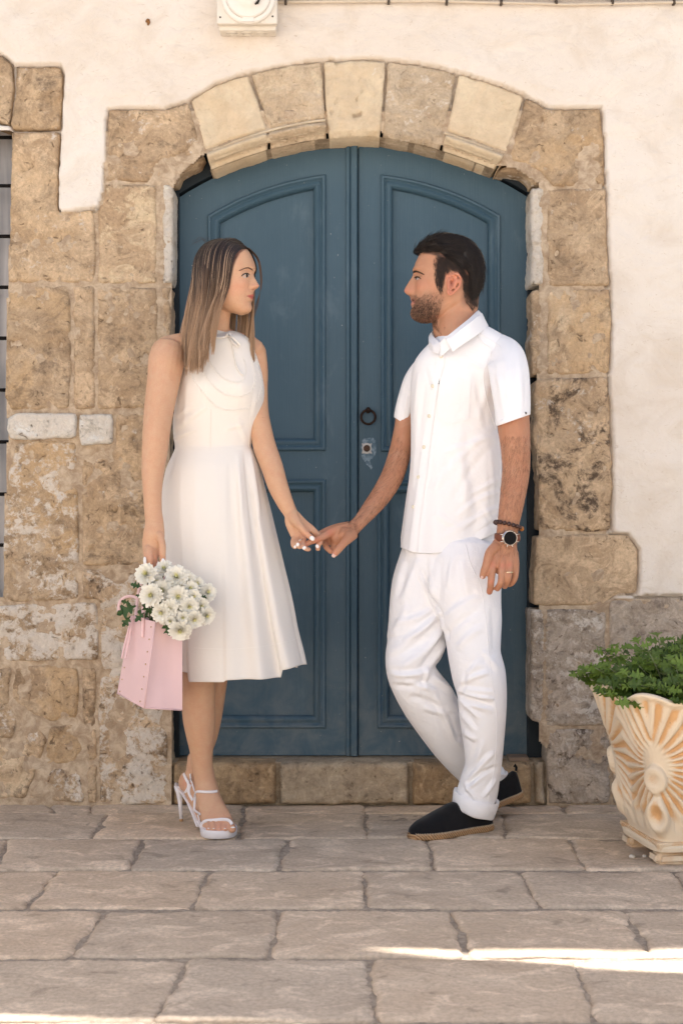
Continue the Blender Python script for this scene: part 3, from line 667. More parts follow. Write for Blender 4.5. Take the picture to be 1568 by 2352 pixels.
def bed():
    t = NT('mortar_bed'); n = t.noise(60, 6, .75); c = t.mix(t.ramp(n, .3, .7), (.27, .215, .165), (.50, .41, .315)); t.set('Base Color', c); t.set('Roughness', .95)
    t.bump(t.noise(160, 4, .7), .8, .008)
    X, Y = np.meshgrid(np.arange(-1.6, 1.75, .009), np.arange(2.3, 4.72, .009)); Z = -.0052 + .0040 * fbm(X * 30, Y * 30, 3, 4) + .003 * fbm(X * 5, Y * 5, 1, 2)
    ny, nx = X.shape; I = np.arange(nx * ny).reshape(ny, nx); F = np.stack([I[:-1, :-1], I[:-1, 1:], I[1:, 1:], I[1:, :-1]], -1).reshape(-1, 4)
    obj('mortar_bed', np.stack([X, Y, Z], -1).reshape(-1, 3), F, t.m, pave)
    gm_ = NT('lane_paving'); v = gm_.n('ShaderNodeTexBrick'); gm_.l(gm_.pos(), v.inputs['Vector']); v.inputs['Scale'].default_value = 1.0
    v.inputs['Brick Width'].default_value = .46; v.inputs['Row Height'].default_value = .37; v.inputs['Mortar Size'].default_value = .012
    v.inputs['Color1'].default_value = (.40, .36, .31, 1); v.inputs['Color2'].default_value = (.40, .36, .32, 1); v.inputs['Mortar'].default_value = (.3, .26, .22, 1)
    gm_.set('Base Color', gm_.mix(gm_.noise(9, 5), v.outputs[0], (.44, .40, .34))); gm_.set('Roughness', .85)
    g = MB(); g.add([(-60, -40, -.03), (60, -40, -.03), (60, 40, -.03), (-60, 40, -.03)], [(0, 1, 2, 3)])
    o = g.build('ground', gm_.m, None, smooth=False); o['kind'] = 'structure'
bed()
# loose pebbles on the paving
PB = plain('pale_pebble', (.66, .60, .52), .8, 0, .15, 90)
for (px, py, r, lab) in [(1589/2+784-4, 1568+395, .009, 'small pale pebble on the paving right of the black shoe'), (1332/2+784, 1568+403, .008, 'small pebble left of the shell planter foot'), (1390/2+784, 1568+401, .006, 'tiny pebble touching the shell planter foot')]:
    gx, gy = GP(px if py else px, py); b = MB(); b.ball((gx, gy, r * .55), r, 10, (1.2, .9, .7))
    o = b.build('pebble', PB); me = o.data; cc = coords(me); setco(me, cc + (pn(cc[:, 0] * 120, cc[:, 1] * 120, cc[:, 2] * 120) * .003)[:, None]); tag(o, lab, 'pebble')
# ------------------------------------------------------------------ wall fittings above the door
AY = FY - .012
ab = empty('siren_box', (PX(566, AY), AY, PZ(30, AY)), 'square cream plastic junction box with a round lamp base above the door', 'box')
ABS = plain('cream_plastic', (.72, .66, .57), .45, 0, .05, 12); ABS2 = plain('ivory_plastic', (.78, .73, .66), .4, 0, .04, 12)
def bbox(name, x0, x1, y0, y1, z0, z1, bev, mat, parent):
    bm = bmesh.new(); bmesh.ops.create_cube(bm, size=1)
    for v in bm.verts: v.co = ((x0 + x1) / 2 + v.co.x * (x1 - x0), (y0 + y1) / 2 + v.co.y * (y1 - y0), (z0 + z1) / 2 + v.co.z * (z1 - z0))
    bmesh.ops.bevel(bm, geom=bm.edges[:], offset=bev, segments=3, affect='EDGES', profile=.6)
    me = bpy.data.meshes.new(name); bm.to_mesh(me); bm.free(); return obj(name, me, None, mat, parent, auto=35)
zt = PZ(-75, AY)
BY = AY - .085
bbox('back_box', PX(503, AY - .06), PX(634, AY - .06), AY - .060, AY, PZ(70, AY - .06), zt - .006, .006, ABS, ab)
bbox('cover', PX(498, BY), PX(637, BY), BY, AY - .058, PZ(55, BY), zt, .006, ABS, ab)
cx, cz = PX(571, BY), PZ(-5, BY)
b = MB()
def lathe(mb, prof, c, n=48):     # profile (radius, distance towards the lens)
    V = []; 
    for r, h in prof: V += [(c[0] + r * math.cos(2 * PI * k / n), c[1] - h, c[2] + r * math.sin(2 * PI * k / n)) for k in range(n)]
    F = [(i * n + k, i * n + (k + 1) % n, (i + 1) * n + (k + 1) % n, (i + 1) * n + k) for i in range(len(prof) - 1) for k in range(n)]
    F.append(tuple((len(prof) - 1) * n + k for k in range(n))); mb.add(V, F)
S1 = FPX / BY
lathe(b, [(62/S1, 0), (62/S1, .010), (59/S1, .014), (52/S1, .015), (51/S1, .012)], (cx, BY, cz - .0)); o = b.build('base_ring', ABS2, ab, auto=35)
b = MB(); lathe(b, [(51/S1, .008), (51/S1, .018), (48/S1, .023), (42/S1, .025), (33/S1, .028), (30/S1, .032), (18/S1, .046), (3/S1, .050)], (cx, BY, cz)); b.build('lamp_socket', ABS2, ab, auto=35)
b = MB(); b.add([(cx + a/S1, BY - .036, cz + c/S1) for a, c in [(18, 4), (25, 6), (33, -2), (24, -24), (20, -24)]], [(0, 1, 2, 3, 4)])
b.tube([(cx + 17/S1, BY - .038, cz - 25/S1), (cx + 27/S1, BY - .040, cz - 14/S1), (cx + 31/S1, BY - .038, cz + 5/S1)], .003, 6); b.build('vent_slot', plain('dark_slot', (.03, .027, .02), .7), ab)
b = MB(); b.box(cx - 13/S1, cx + 13/S1, BY - .019, BY - .001, cz - 59/S1, cz - 48/S1); b.build('catch', ABS2, ab, smooth=False)
for x, y in ((506, 40), (626, 38)):
    b = MB(); b.tube([(PX(x, BY), BY + .002, PZ(y, BY)), (PX(x, BY), BY - .0015, PZ(y, BY))], .0028, 12); b.build('screw', plain('dark_screw', (.02, .02, .015), .6), ab)
for x in (531, 566, 600):
    b = MB(); X0 = PX(x, AY - .06)
    for r in (.018, .013, .008): b.tube([(X0 + r * math.cos(a), AY - .032 + r * .9 * math.sin(a), PZ(70, AY - .06) - .0005) for a in np.linspace(0, 2 * PI, 25)[:-1]], .0018, 6, closed=True)
    b.build('cable_knockout', ABS, ab)
cb = MB(); yy = AY - .012
cb.tube([(PX(x, yy), yy + .003 * math.sin(x * .03), PZ(y, yy)) for x, y in [(636, 5), (720, 4), (860, 3), (1000, 3), (1100, 5), (1200, 8), (1300, 10), (1420, 9), (1600, 5), (1700, 3)]], .0052, 8)
o = cb.build('wall_cable', plain('painted_cable', (.62, .52, .40), .6)); tag(o, 'thin beige cable clipped along the plaster right of the cream box', 'cable')
cb = MB(); cb.tube([(PX(x, yy), yy, PZ(y, yy)) for x, y in [(636, -3), (900, -4), (1300, -3), (1700, -6)]], .0055, 8)
o = cb.build('wall_cable', plain('painted_cable_pale', (.68, .59, .47), .6)); tag(o, 'upper of the two beige cables along the top of the wall', 'cable')
CL = plain('dark_nail', (.10, .075, .055), .6, .4)
for i, x in enumerate((656, 892, 1025, 1150, 1276, 1405, 1546)):
    b = MB(); y = (7, 6, 8, 9, 7, 8, 8)[i]; b.box(PX(x, yy) - .004, PX(x, yy) + .004, yy - .008, yy + .01, PZ(y, yy) - .004, PZ(y, yy) + .012); b.ball((PX(x, yy), yy - .008, PZ(y, yy) - .003), .0035, 8)
    o = b.build('cable_clip', CL, bpy.data.objects['wall_cable'])
b = MB(); q = P(340, 52, FY - .018)
for dx, dz, r in ((0, .006, .006), (.003, .001, .005), (.001, -.005, .004), (-.004, .004, .004), (.004, .008, .003)): b.ball(q + Vector((dx, 0, dz)), r, 8, (1, .5, 1.2))
o = b.build('mud_nest', plain('brown_mud', (.28, .13, .045), .95, 0, .3, 200, bump=.5)); tag(o, 'small brown mud nest stuck on the plaster left of the cream box', 'nest')
# ------------------------------------------------------------------ what shades and lights the lane: an added unseen strip above, houses opposite
aw = empty('added_shade_strip', (0, FY, 4.04), 'unseen cloth strip added above the lane to shape its shade', 'added_shade_strip')  # unseen strip added so its shadow leaves the sunlit wedge on the paving
tanE = math.tan(math.radians(SUN_EL)) / math.cos(math.radians(SUN_AZ)); zA = 4.0; dY = zA / tanE; sx = zA * math.tan(math.radians(SUN_AZ)) / tanE
def sh(gx, gy): return (gx + sx, gy + dY)       # point at height zA whose shadow falls at gx, gy
p1, p2 = GP(780, 2182), GP(1568, 2232); pe = GP(866, 2172); q1, q2 = GP(0, 2334), GP(600, 2349)
e0 = FY - .002
a = [sh(-3.2, pe[1] + .06), sh(p1[0], p1[1]), sh(p2[0] + .0, p2[1]), sh(3.2, p2[1] - .55)]
mS = (q2[1] - q1[1]) / (q2[0] - q1[0])
b_ = [sh(-3.2, q1[1] + mS * (-3.2 - q1[0])), sh(q1[0], q1[1]), sh(q2[0], q2[1]), sh(3.2, q2[1] + mS * (3.2 - q2[0]))]
CAN = plain('shade_canvas', (.72, .66, .55), .9)
m = MB(); V = [(p[0], p[1], zA) for p in a] + [(p[0], p[1], zA) for p in b_] + [(p[0], p[1], zA - .01) for p in a] + [(p[0], p[1], zA - .01) for p in b_]
m.add(V, [(0, 1, 5, 4), (1, 2, 6, 5), (2, 3, 7, 6), (8, 12, 13, 9), (9, 13, 14, 10), (10, 14, 15, 11), (4, 5, 13, 12), (5, 6, 14, 13), (6, 7, 15, 14), (0, 8, 9, 1), (1, 9, 10, 2), (2, 10, 11, 3)])
m.build('shade_canvas', CAN, aw, smooth=False)
for x in (-3.0, -1.0, 2.6):
    m = MB(); m.tube([(x, FY, zA + .03), (x, b_[1][1] - .05, zA + .03)], .015, 8); m.build('shade_strip_arm', IRON, aw)
# parapet: its edge throws the line where the lit strip begins
yE = pe[1] + dY; m = MB(); 
m.box(-9, 9, min(yE - (pe[1] - GP(1568, 2166)[1]), yE), FY + .42, zA + .0, zA + .10); m.build('parapet_coping', bpy.data.materials['lime_plaster'], facade, smooth=False)
op = empty('house_opposite', (0, -4.6, 0), 'sunlit cream houses across the lane behind the camera', 'house')
OM = NT('sunlit_render'); OM.set('Base Color', OM.mix(OM.noise(2, 4), (.84, .80, .75), (.86, .83, .78))); OM.set('Roughness', .9)
m = MB(); m.box(-14, 3.2, -5.2, -4.6, -.05, 7.0); m.build('opposite_wall', OM.m, op, smooth=False)
for x in (-7, -3.5, 0):
    m = MB(); m.box(x - .5, x + .5, -4.63, -4.6 + .01, 1.0, 2.3); m.build('shutter', DPD, op, smooth=False)
# ------------------------------------------------------------------ figure tools
def limb(mb, keys, m=None, n=22, ends=(True, True)):
    """keys: px, py, depth, width in px, depth/width ratio. A tapering tube through the joints with rounded ends."""
    K = [list(k) + [1.0] * (5 - len(k)) for k in keys]; m = m or len(K) * 5
    C = cr(K, m); pts = [P(a[0], a[1], a[2]) for a in C]; rs = [(a[3] * .5 * a[2] / FPX, a[3] * .5 * a[2] / FPX * a[4]) for a in C]
    def cap(p, q, r):
        t = (p - q).normalized(); o = []
        for s in (.5, .85, .98): o.append((p + t * (r[0] * s * .8), tuple(max(x * math.sqrt(1 - s * s), .0006) for x in r)))
        return o
    if ends[0]:
        for p, r in cap(pts[0], pts[1], rs[0]): pts.insert(0, p); rs.insert(0, r)
    if ends[1]:
        for p, r in cap(pts[-1], pts[-2], rs[-1]): pts.append(p); rs.append(r)
    mb.tube(pts, rs, n, flat=(0, 1, 0))
def remesh(mb, vox, smooth=4, name='tmp'):
    me = mesh_from(name, mb.v, mb.f); bm = bmesh.new(); bm.from_mesh(me); bmesh.ops.recalc_face_normals(bm, faces=bm.faces); bm.to_mesh(me); bm.free()
    o = bpy.data.objects.new(name, me); COL.objects.link(o)
    md = o.modifiers.new('r', 'REMESH'); md.mode = 'VOXEL'; md.voxel_size = vox; md.adaptivity = 0; md.use_smooth_shade = True
    if smooth: s = o.modifiers.new('s', 'SMOOTH'); s.factor = .5; s.iterations = smooth
    dg = bpy.context.evaluated_depsgraph_get(); out = bpy.data.meshes.new_from_object(o.evaluated_get(dg)); out.name = name
    bpy.data.objects.remove(o); out.materials.clear()
    out.polygons.foreach_set('use_smooth', [True] * len(out.polygons)); return out
def bvh_of(*meshes):
    V, F = [], []
    for me in meshes:
        o = len(V); V += [v.co.copy() for v in me.vertices]; F += [tuple(i + o for i in p.vertices) for p in me.polygons]
    return BVHTree.FromPolygons(V, F)
EYE = Vector((0, 0, CH))
def hit(bvh, px, py, off=.001, fallback=4.2):
    d = (P(px, py, 4) - EYE).normalized(); h = bvh.ray_cast(EYE, d)
    if h[0] is None:
        q, nn, *_ = bvh.find_nearest(P(px, py, fallback)); return q + (nn * off), nn
    return h[0] - d * off, h[1]
def topx(C):      # world coords -> photo px
    return 784 + C[:, 0] / C[:, 1] * FPX, 1176 - (C[:, 2] - CH) / C[:, 1] * FPX
def creases(me, L, front=True, gain=1.0):
    """fold lines traced on the cloth: (x0,y0,x1,y1,width px, height m[, curve px])"""
    C = coords(me); N = normals(me); x, y = topx(C); D = np.zeros(len(C))
    w = np.clip(-N[:, 1] * 2.5, 0, 1) if front else 1
    for k in L:
        x0, y0, x1, y1, wd, h = k[:6]; cv = k[6] if len(k) > 6 else 0
        ex, ey = x1 - x0, y1 - y0; Ls = math.hypot(ex, ey); t = ((x - x0) * ex + (y - y0) * ey) / Ls ** 2; s = ((x - x0) * -ey + (y - y0) * ex) / Ls
        tc = np.clip(t, 0, 1); s = s - cv * 4 * tc * (1 - tc); u = s / (wd * .72)
        env = np.sin(PI * np.clip(t * .9 + .05, 0, 1)) ** .6 * (t > -.05) * (t < 1.05)
        D += h * env * (np.exp(-u * u) - .45 * np.exp(-((u - 1.7) ** 2)) )
    C += N * (D * w * gain)[:, None]; setco(me, C)
def strands(name, S_, mat, parent, sides=3):
    """S_: list of (points Nx3 array, radius0, radius1, colour rows Nx3)"""
    V, F, Cc = [], [], []; base = 0
    ang = [2 * PI * k / sides for k in range(sides)]
    for pts, r0, r1, cols in S_:
        pts = np.asarray(pts); m = len(pts); t = np.gradient(pts, axis=0); t /= np.maximum(np.linalg.norm(t, axis=1)[:, None], 1e-9)
        ref = np.array([.31, -.9, .3]); a = np.cross(t, ref); a /= np.maximum(np.linalg.norm(a, axis=1)[:, None], 1e-9); b = np.cross(t, a)
        r = np.linspace(r0, r1, m)[:, None]
        ring = np.stack([pts + (a * math.cos(g) + b * math.sin(g)) * r for g in ang], 1); V.append(ring.reshape(-1, 3))
        i = np.arange(m - 1)[:, None] * sides; k = np.arange(sides)[None]; l = (k + 1) % sides
        F.append(np.stack([i + k, i + l, i + sides + l, i + sides + k], -1).reshape(-1, 4) + base); base += m * sides
        Cc.append(np.repeat(np.broadcast_to(cols, (m, 3)), sides, 0))
    me = mesh_from(name, np.concatenate(V), np.concatenate(F)); vcol(me, np.concatenate(Cc)); return obj(name, me, None, mat, parent)
def smooth_line(L, k=3):
    A = np.array([tuple(p) for p in L])
    for _ in range(k): A[1:-1] = .25 * A[:-2] + .5 * A[1:-1] + .25 * A[2:]
    return [Vector(p) for p in A]
def head(mb, rows, prof, org, fwd, S_, wid, feats, squash=.97, pw=(.9, .82), NZ=130, NT_=120):
    """rows: py, back px, face px, half width m. prof: py, px of the face's outline. org: px,py,Y. fwd: unit facing direction"""
    ox, oy, oY = org; O = P(ox, oy, oY); f = Vector(fwd); l = Vector((0, 0, 1)).cross(f); sg = 1 if f.x > 0 else -1
    R = np.array(rows, float); ys = np.linspace(R[0, 0], R[-1, 0], NZ)
    # closer rows at both ends
    ys = R[0, 0] + (R[-1, 0] - R[0, 0]) * (.5 - .5 * np.cos(np.linspace(0, PI, NZ)))
    def itp(c):
        return np.interp(ys, R[:, 0], R[:, c])
    K = cr(np.column_stack([R[:, 0], R[:, 1], R[:, 2], R[:, 3]]), 400)
    xb = np.interp(ys, K[:, 0], K[:, 1]); xf = np.interp(ys, K[:, 0], K[:, 2]); hw = np.maximum(np.interp(ys, K[:, 0], K[:, 3]), .004)
    Pk = cr(np.array(prof, float), 500); xp = np.interp(ys, Pk[:, 0], Pk[:, 1], left=np.nan, right=np.nan); xp = np.where(np.isnan(xp), xf, xp)
    W_ = np.interp(ys, [w[0] for w in wid], [w[1] for w in wid])
    lx = lambda p: (p - ox) / S_ * sg / squash
    th = np.linspace(-PI, PI, NT_, endpoint=False)
    XB, XF, XP = lx(xb), lx(xf), lx(xp); CX = XB + (XF - XB) * .45
    V = []
    zz = (oy - ys) / S_
    T, Zi = np.meshgrid(th, np.arange(NZ)); c, s = np.cos(T), np.sin(T)
    ax = np.where(c > 0, (XF - CX)[Zi], (CX - XB)[Zi])
    X = CX[Zi] + ax * np.sign(c) * np.abs(c) ** pw[0]; Y = hw[Zi] * np.sign(s) * np.abs(s) ** pw[1]; Z = zz[Zi]
    fr = sstep(0, .35, c)
    X = X + (XP - XF)[Zi] * np.exp(-np.abs(Y / W_[Zi]) ** 2.3) * fr
    for (fy, fz, sy, sz, a) in feats:
        X = X + a * np.exp(-((np.abs(Y) - fy) / sy) ** 2 - ((Z - (oy - fz) / S_) / sz) ** 2) * fr
    V = [O + f * x + l * y + Vector((0, 0, z)) for x, y, z in zip(X.ravel(), Y.ravel(), Z.ravel())]
    F = [(i * NT_ + k, i * NT_ + (k + 1) % NT_, (i + 1) * NT_ + (k + 1) % NT_, (i + 1) * NT_ + k) for i in range(NZ - 1) for k in range(NT_)]
    F.append(tuple(range(NT_))); F.append(tuple((NZ - 1) * NT_ + k for k in range(NT_))[::-1])
    mb.add(V, F)
    return O, f, l, S_
def local(C, fr):     # world -> head coordinates (forward, left, up)
    O, f, l, _ = fr; D = C - np.array(O); return D @ np.array(f), D @ np.array(l), D[:, 2]
def skin_mat(name, rough=.5):
    t = NT(name); c = t.attr('Col'); n = t.noise(45, 4, .6)
    c = t.mix(t.ramp(n, .3, .7, 0, .30), c, t.mix(.6, c, (.55, .19, .11))); c = t.mix(t.ramp(t.noise(16, 5, .65, .5), .45, .7, 0, .25), c, t.mix(.6, c, (.70, .47, .34))); c = t.mix(t.ramp(t.noise(420, 2, .6), .3, .7, 0, .14), c, (.30, .14, .09))
    t.set('Base Color', c); t.set('Roughness', rough); t.set('Specular IOR Level', .35)
    t.set('Subsurface Weight', .12); t.b.inputs['Subsurface Radius'].default_value = (1.0, .35, .2); t.b.inputs['Subsurface Scale'].default_value = .006
    t.bump(t.math('ADD', t.noise(420, 3, .6), t.math('MULTIPLY', t.noise(60, 4, .6), .8)), .30, .002); return t.m
def cloth_mat(name, col, rough=.9, sheen=.06, weave=900, bmp=.12, wr=.25, trans=0, crisp=.22):
    t = NT(name); t.set('Base Color', t.mix(t.noise(5, 3), tuple(x * .985 for x in col), col)); t.set('Roughness', rough); t.set('Specular IOR Level', .1)
    t.set('Sheen Weight', sheen); t.set('Sheen Roughness', .5)
    h = t.math('ADD', t.math('MULTIPLY', t.noise(weave, 2, .5), .12), t.math('ADD', t.noise(11, 4, .55, .8, t.map(scale=(1, 1, .7))), t.math('MULTIPLY', t.noise(34, 4, .6, 1.5, t.map(scale=(1, 1, 1.6), rot=(0, .5, 0))), .28)))
    rd = t.math('ABSOLUTE', t.math('SUBTRACT', t.noise(6.5, 3, .5, 1.2, t.map(scale=(1, 1, .8), rot=(0, .6, 0))), .5)); rd2 = t.math('ABSOLUTE', t.math('SUBTRACT', t.noise(15, 3, .5, 1.4, t.map(scale=(1, 1, 1.3), rot=(0, -.5, 0))), .5))
    h = t.math('ADD', h, t.math('ADD', t.math('MULTIPLY', t.ramp(rd, 0, .10, 0, 1), crisp), t.math('MULTIPLY', t.ramp(rd2, 0, .08, 0, 1), crisp * .35)))
    t.bump(h, wr, .012); return t.m
HAIRM = NT('hair'); HAIRM.set('Base Color', HAIRM.attr('Col')); HAIRM.set('Roughness', .42); HAIRM.set('Specular IOR Level', .5); HAIRM = HAIRM.m
def eye_parts(parent, bvh, fr, outline, iris, lid, lash_r=.0009, iris_c=(.05, .03, .02), both=True):
    """almond of sclera, iris and lash line laid on the lids; outline/lid in px"""
    O, f, l, _ = fr
    def mir(p): d = p - O; return p - l * (2 * d.dot(l))
    for side in ((0, 1) if both else (0,)):
        g = (lambda p: p) if side == 0 else mir
        pts = [g(hit(bvh, x, y, .0006)[0]) for x, y in outline]; c = sum(pts, Vector()) / len(pts) + f * .0004
        e = MB(); n = len(pts); e.add(pts + [c], [(i, (i + 1) % n, n) for i in range(n)])
        eo = e.build('eye', EYEW, parent)
        ic, nn = hit(bvh, iris[0], iris[1], .0024); 
        q = MB(); r = iris[2] * ic.y / FPX; rx = iris[3] * ic.y / FPX
        V = [ic + Vector((rx * math.cos(a), 0, r * math.sin(a))) for a in np.linspace(0, 2 * PI, 15)[:-1]]
        V = [g(v) for v in V]; q.add(V, [tuple(range(14))]); q.build('iris', EYEI, eo)
        ls = MB(); L = [g(hit(bvh, x, y, .0011)[0]) for x, y in lid]; ls.tube(L, [lash_r * .5] + [lash_r] * (len(L) - 2) + [lash_r * .6], 6); ls.build('lash_line', EYEL, eo)
EYEW = plain('eye_white', (.50, .42, .38), .5, 0, .03, 50, .15); EYEI = plain('iris_brown', (.02, .011, .007), .5, 0, .1, 300, .1); EYEL = plain('lash', (.022, .014, .010), .6)
NAILW = plain('white_nail', (.84, .80, .78), .22, 0, .01, 50, .5); NAILP = plain('pale_nail', (.66, .43, .36), .3, 0, .03, 60, .5)
def nail(parent, c, axis, right, w, h, mat):     # a small curved plate; axis = finger direction, right = across
    a = Vector(axis).normalized(); r = Vector(right).normalized(); nn = a.cross(r).normalized()
    if nn.y > 0: nn = -nn
    V, F = [], []; 
    for i in range(11):
        v = -1 + i / 5
        ww = w * math.sqrt(max(1 - abs(v) ** 3, .03))
        for j in range(5): u = -1 + j / 2; V.append(Vector(c) + a * (h * v) + r * (ww * u) + nn * (.0012 - .0022 * u * u - .0005 * v * v))
    F = [(i * 5 + j, i * 5 + j + 1, i * 5 + j + 6, i * 5 + j + 5) for i in range(10) for j in range(4)]
    obj('fingernail', V, F, mat, parent)
# ------------------------------------------------------------------ the woman
YW = 4.22; SW = FPX / YW
woman = empty('person', (P(480, 1900, 4.26).x, 4.26, 0), 'woman in cream sleeveless dress and white heels holding a pink bag', 'person')
mb = MB()
rowsW = [(555,497,522,.006),(559,482,542,.034),(568,467,561,.054),(582,457,573,.065),(600,451,580,.070),(622,449,583,.072),(640,450,580.5,.072),(660,455,579,.069),(680,467,577,.063),(696,486,574,.054),(708,507,572,.043),(717,528,568,.030),(723,546,562,.014),(725,552,558,.006)]
profW = [(568,562),(582,573),(598,580.5),(610,585),(620,587),(627,584.5),(632,583.3),(639,586),(648,591),(655,595.6),(659,597.4),(662,596.5),(665,592.5),(668,586),(672,583),(676,582.5),(679,583.5),(682,583.2),(684.5,580.5),(687,582),(690,581.3),(694,577.6),(698,577),(703,578.2),(709,579.4),(715,577),(720,571),(723,564)]
widW = [(555,.03),(600,.036),(618,.030),(628,.013),(640,.010),(652,.012),(660,.0135),(668,.013),(674,.017),(682,.021),(690,.019),(698,.02),(709,.021),(725,.03)]
eyW = 633
featsW = [(.0305, eyW - 2, .013, .0085, -.0075), (.0305, eyW, .010, .0075, .0035), (.0135, 662, .0048, .0050, .0065), (.044, 657, .019, .015, .0045), (.0245, 683, .006, .005, -.0028), (.020, 676, .008, .006, .002), (.052, 600, .02, .02, -.002), (.035, 700, .014, .012, .001), (.0, 697, .012, .0035, -.0006)]
ya = math.radians(15)
fw = (math.cos(ya), -math.sin(ya), 0)
FRW = head(mb, rowsW, profW, (530, 640, YW), fw, SW, widW, featsW)
limb(mb, [(512,680,4.23,52),(506,715,4.24,50),(503,745,4.25,50),(500,768,4.26,60),(497,790,4.27,90)])                        # neck
limb(mb, [(497,790,4.27,110,.8),(502,840,4.27,140,.72),(500,900,4.27,150,.7),(492,1020,4.27,130,.7),(484,1120,4.27,180,.65),(478,1240,4.28,205,.62),(475,1300,4.28,190,.6)])
limb(mb, [(470,782,4.26,38),(425,784,4.24,40),(392,798,4.23,60),(384,812,4.22,78)])
limb(mb, [(530,778,4.27,36),(562,784,4.28,40),(584,804,4.29,50)])
limb(mb, [(386,808,4.22,78),(382,832,4.21,83),(377,868,4.20,77),(367,930,4.18,70),(360,985,4.16,64),(356,1035,4.15,60),(351,1088,4.14,51),(350.5,1131,4.13,44),(352,1172,4.12,41,.85),(355,1200,4.11,43,.7),(354,1225,4.10,50,.6),(352,1250,4.10,50,.55),(349,1270,4.095,42,.5)], 60)
for k in [[(341,1258,4.085,15),(338,1276,4.075,14.5),(341,1291,4.08,13),(349,1296,4.10,12)], [(348,1262,4.085,15),(346,1282,4.07,14.5),(349,1297,4.08,13),(355,1296,4.10,12)], [(356,1262,4.09,14.5),(355,1283,4.08,14),(357,1294,4.09,13)], [(367,1228,4.085,18),(373,1250,4.07,17),(374,1272,4.065,15.5),(374,1290,4.07,13.5)]]:
    limb(mb, k, 16, 14)
limb(mb, [(586,806,4.30,50),(590,850,4.30,51),(590,900,4.30,50),(592,950,4.28,51),(601,995,4.26,51),(609,1030,4.25,53),(624,1070,4.23,51),(638,1115,4.21,47),(655,1155,4.20,39),(667,1178,4.19,33,.8),(672,1190,4.185,34,.7)], 60)
# her left hand, palm to the lens
for k in [[(669,1184,4.185,30,.7),(667,1200,4.18,26,.6),(673,1222,4.175,20,.6),(679,1236,4.17,17,.8)], [(673,1186,4.185,26,.7),(681,1205,4.18,26,.6),(688,1222,4.175,20,.6),(692,1236,4.17,17,.8)],
          [(675,1186,4.185,26,.7),(692,1205,4.185,24,.6),(703,1222,4.18,19,.6)], [(676,1184,4.185,26,.7),(697,1203,4.19,22,.6),(713,1214,4.19,19,.7),(725,1223,4.19,14)],
          [(671,1182,4.18,26,.8),(680,1198,4.165,24,.8),(690,1210,4.15,18),(701,1223,4.145,14.5),(711,1232,4.145,13.5),(720,1239,4.15,11.5)],       # thumb
          [(676,1234,4.17,12),(672,1244,4.155,10.5),(673,1253,4.142,10),(678,1258,4.145,9)],                                                    # little
          [(688,1236,4.17,12.5),(683,1245,4.148,11),(683,1252,4.135,10.5),(688,1258,4.137,9.5)],                                                   # ring
          [(701,1228,4.18,13.5),(697,1242,4.16,12),(697,1254,4.140,11.5),(703,1261,4.132,11),(710,1262,4.137,10)],                               # middle
          [(722,1222,4.19,15),(735,1232,4.19,14),(737,1243,4.175,13),(731,1252,4.165,12.5),(730,1262,4.165,11)]]:
    limb(mb, k, 18, 14)
# legs and feet
limb(mb, [(462,1440,4.24,100),(457,1520,4.24,86),(456,1570,4.24,80),(456,1610,4.245,77),(458,1650,4.25,76),(461,1690,4.255,66),(463,1725,4.26,54),(465,1755,4.265,48),(469,1782,4.27,49),(474,1808,4.268,53,1.0),(480,1835,4.25,57,.8),(489,1862,4.225,64,.6),(498,1886,4.195,72,.42),(502,1898,4.18,74,.34)], 80, 26)
limb(mb, [(500,1440,4.33,90),(494,1520,4.34,70),(489,1580,4.35,62),(483,1640,4.36,56),(475,1690,4.365,50),(461,1740,4.37,40),(449,1770,4.375,36)], 40)
limb(mb, [(448,1740,4.375,34),(443,1775,4.375,34),(437,1796,4.37,40),(444,1818,4.35,40,.9),(458,1848,4.31,36,.8),(470,1875,4.27,36,.7)], 30)
limb(mb, [(431,1786,4.385,34),(428,1798,4.385,36),(432,1808,4.38,32)], 12)
for k, w in [([(524,1886,4.175),(531,1897,4.155),(534,1905,4.145)], 19), ([(513,1888,4.18),(517,1898,4.158),(517,1905,4.15)], 13), ([(502,1888,4.18),(504,1898,4.158),(504,1906,4.15)], 13), ([(491,1888,4.18),(491,1898,4.16),(491,1906,4.152)], 12.5), ([(481,1889,4.185),(479,1899,4.165),(479,1906,4.156)], 12)]:
    limb(mb, [(*a, w) for a in k], 10, 12)
bodyW = remesh(mb, .0026, 5, 'body')
C = coords(bodyW); x, y = topx(C); hx, hy, hz = local(C, FRW)
col = np.tile([.62, .375, .23], (len(C), 1))
def tint(col, w, c): return col * (1 - w[:, None]) + np.array(c) * w[:, None]
g2 = lambda a, b, s, q: np.exp(-((x - a) / s) ** 2 - ((y - b) / q) ** 2)
inhead = (y < 730) & (np.abs(C[:, 1] - YW) < .16)
zc = lambda py: (640 - py) / SW
col = tint(col, .34 * np.exp(-((np.abs(hy) - .048) / .030) ** 2 - ((hz - zc(666)) / .022) ** 2) * inhead, (.72, .27, .18))
col = tint(col, .35 * np.exp(-((hz - zc(660)) / .008) ** 2 - (hy / .014) ** 2) * (hx > .07) * inhead, (.70, .27, .19))
lipm = sstep(.026, .019, np.abs(hy)) * (hx > .045) * inhead * sstep(zc(692), zc(689.5), hz) * sstep(zc(675), zc(677.8), hz) 
lipm = lipm * np.where(hz > zc(683.5), sstep(0, .0025, (zc(683.5) + .0085 * (1 - (np.abs(hy) / .026)) + .001) - hz), sstep(0, .0025, hz - (zc(684.5) - .0085 * (1 - (np.abs(hy) / .026) ** 2))))
col = tint(col, lipm * .95, (.50, .10, .085))
col = tint(col, np.exp(-((hz - zc(684.3)) / .0010) ** 2) * sstep(.0265, .023, np.abs(hy)) * (hx > .04) * inhead * .8, (.18, .05, .04))
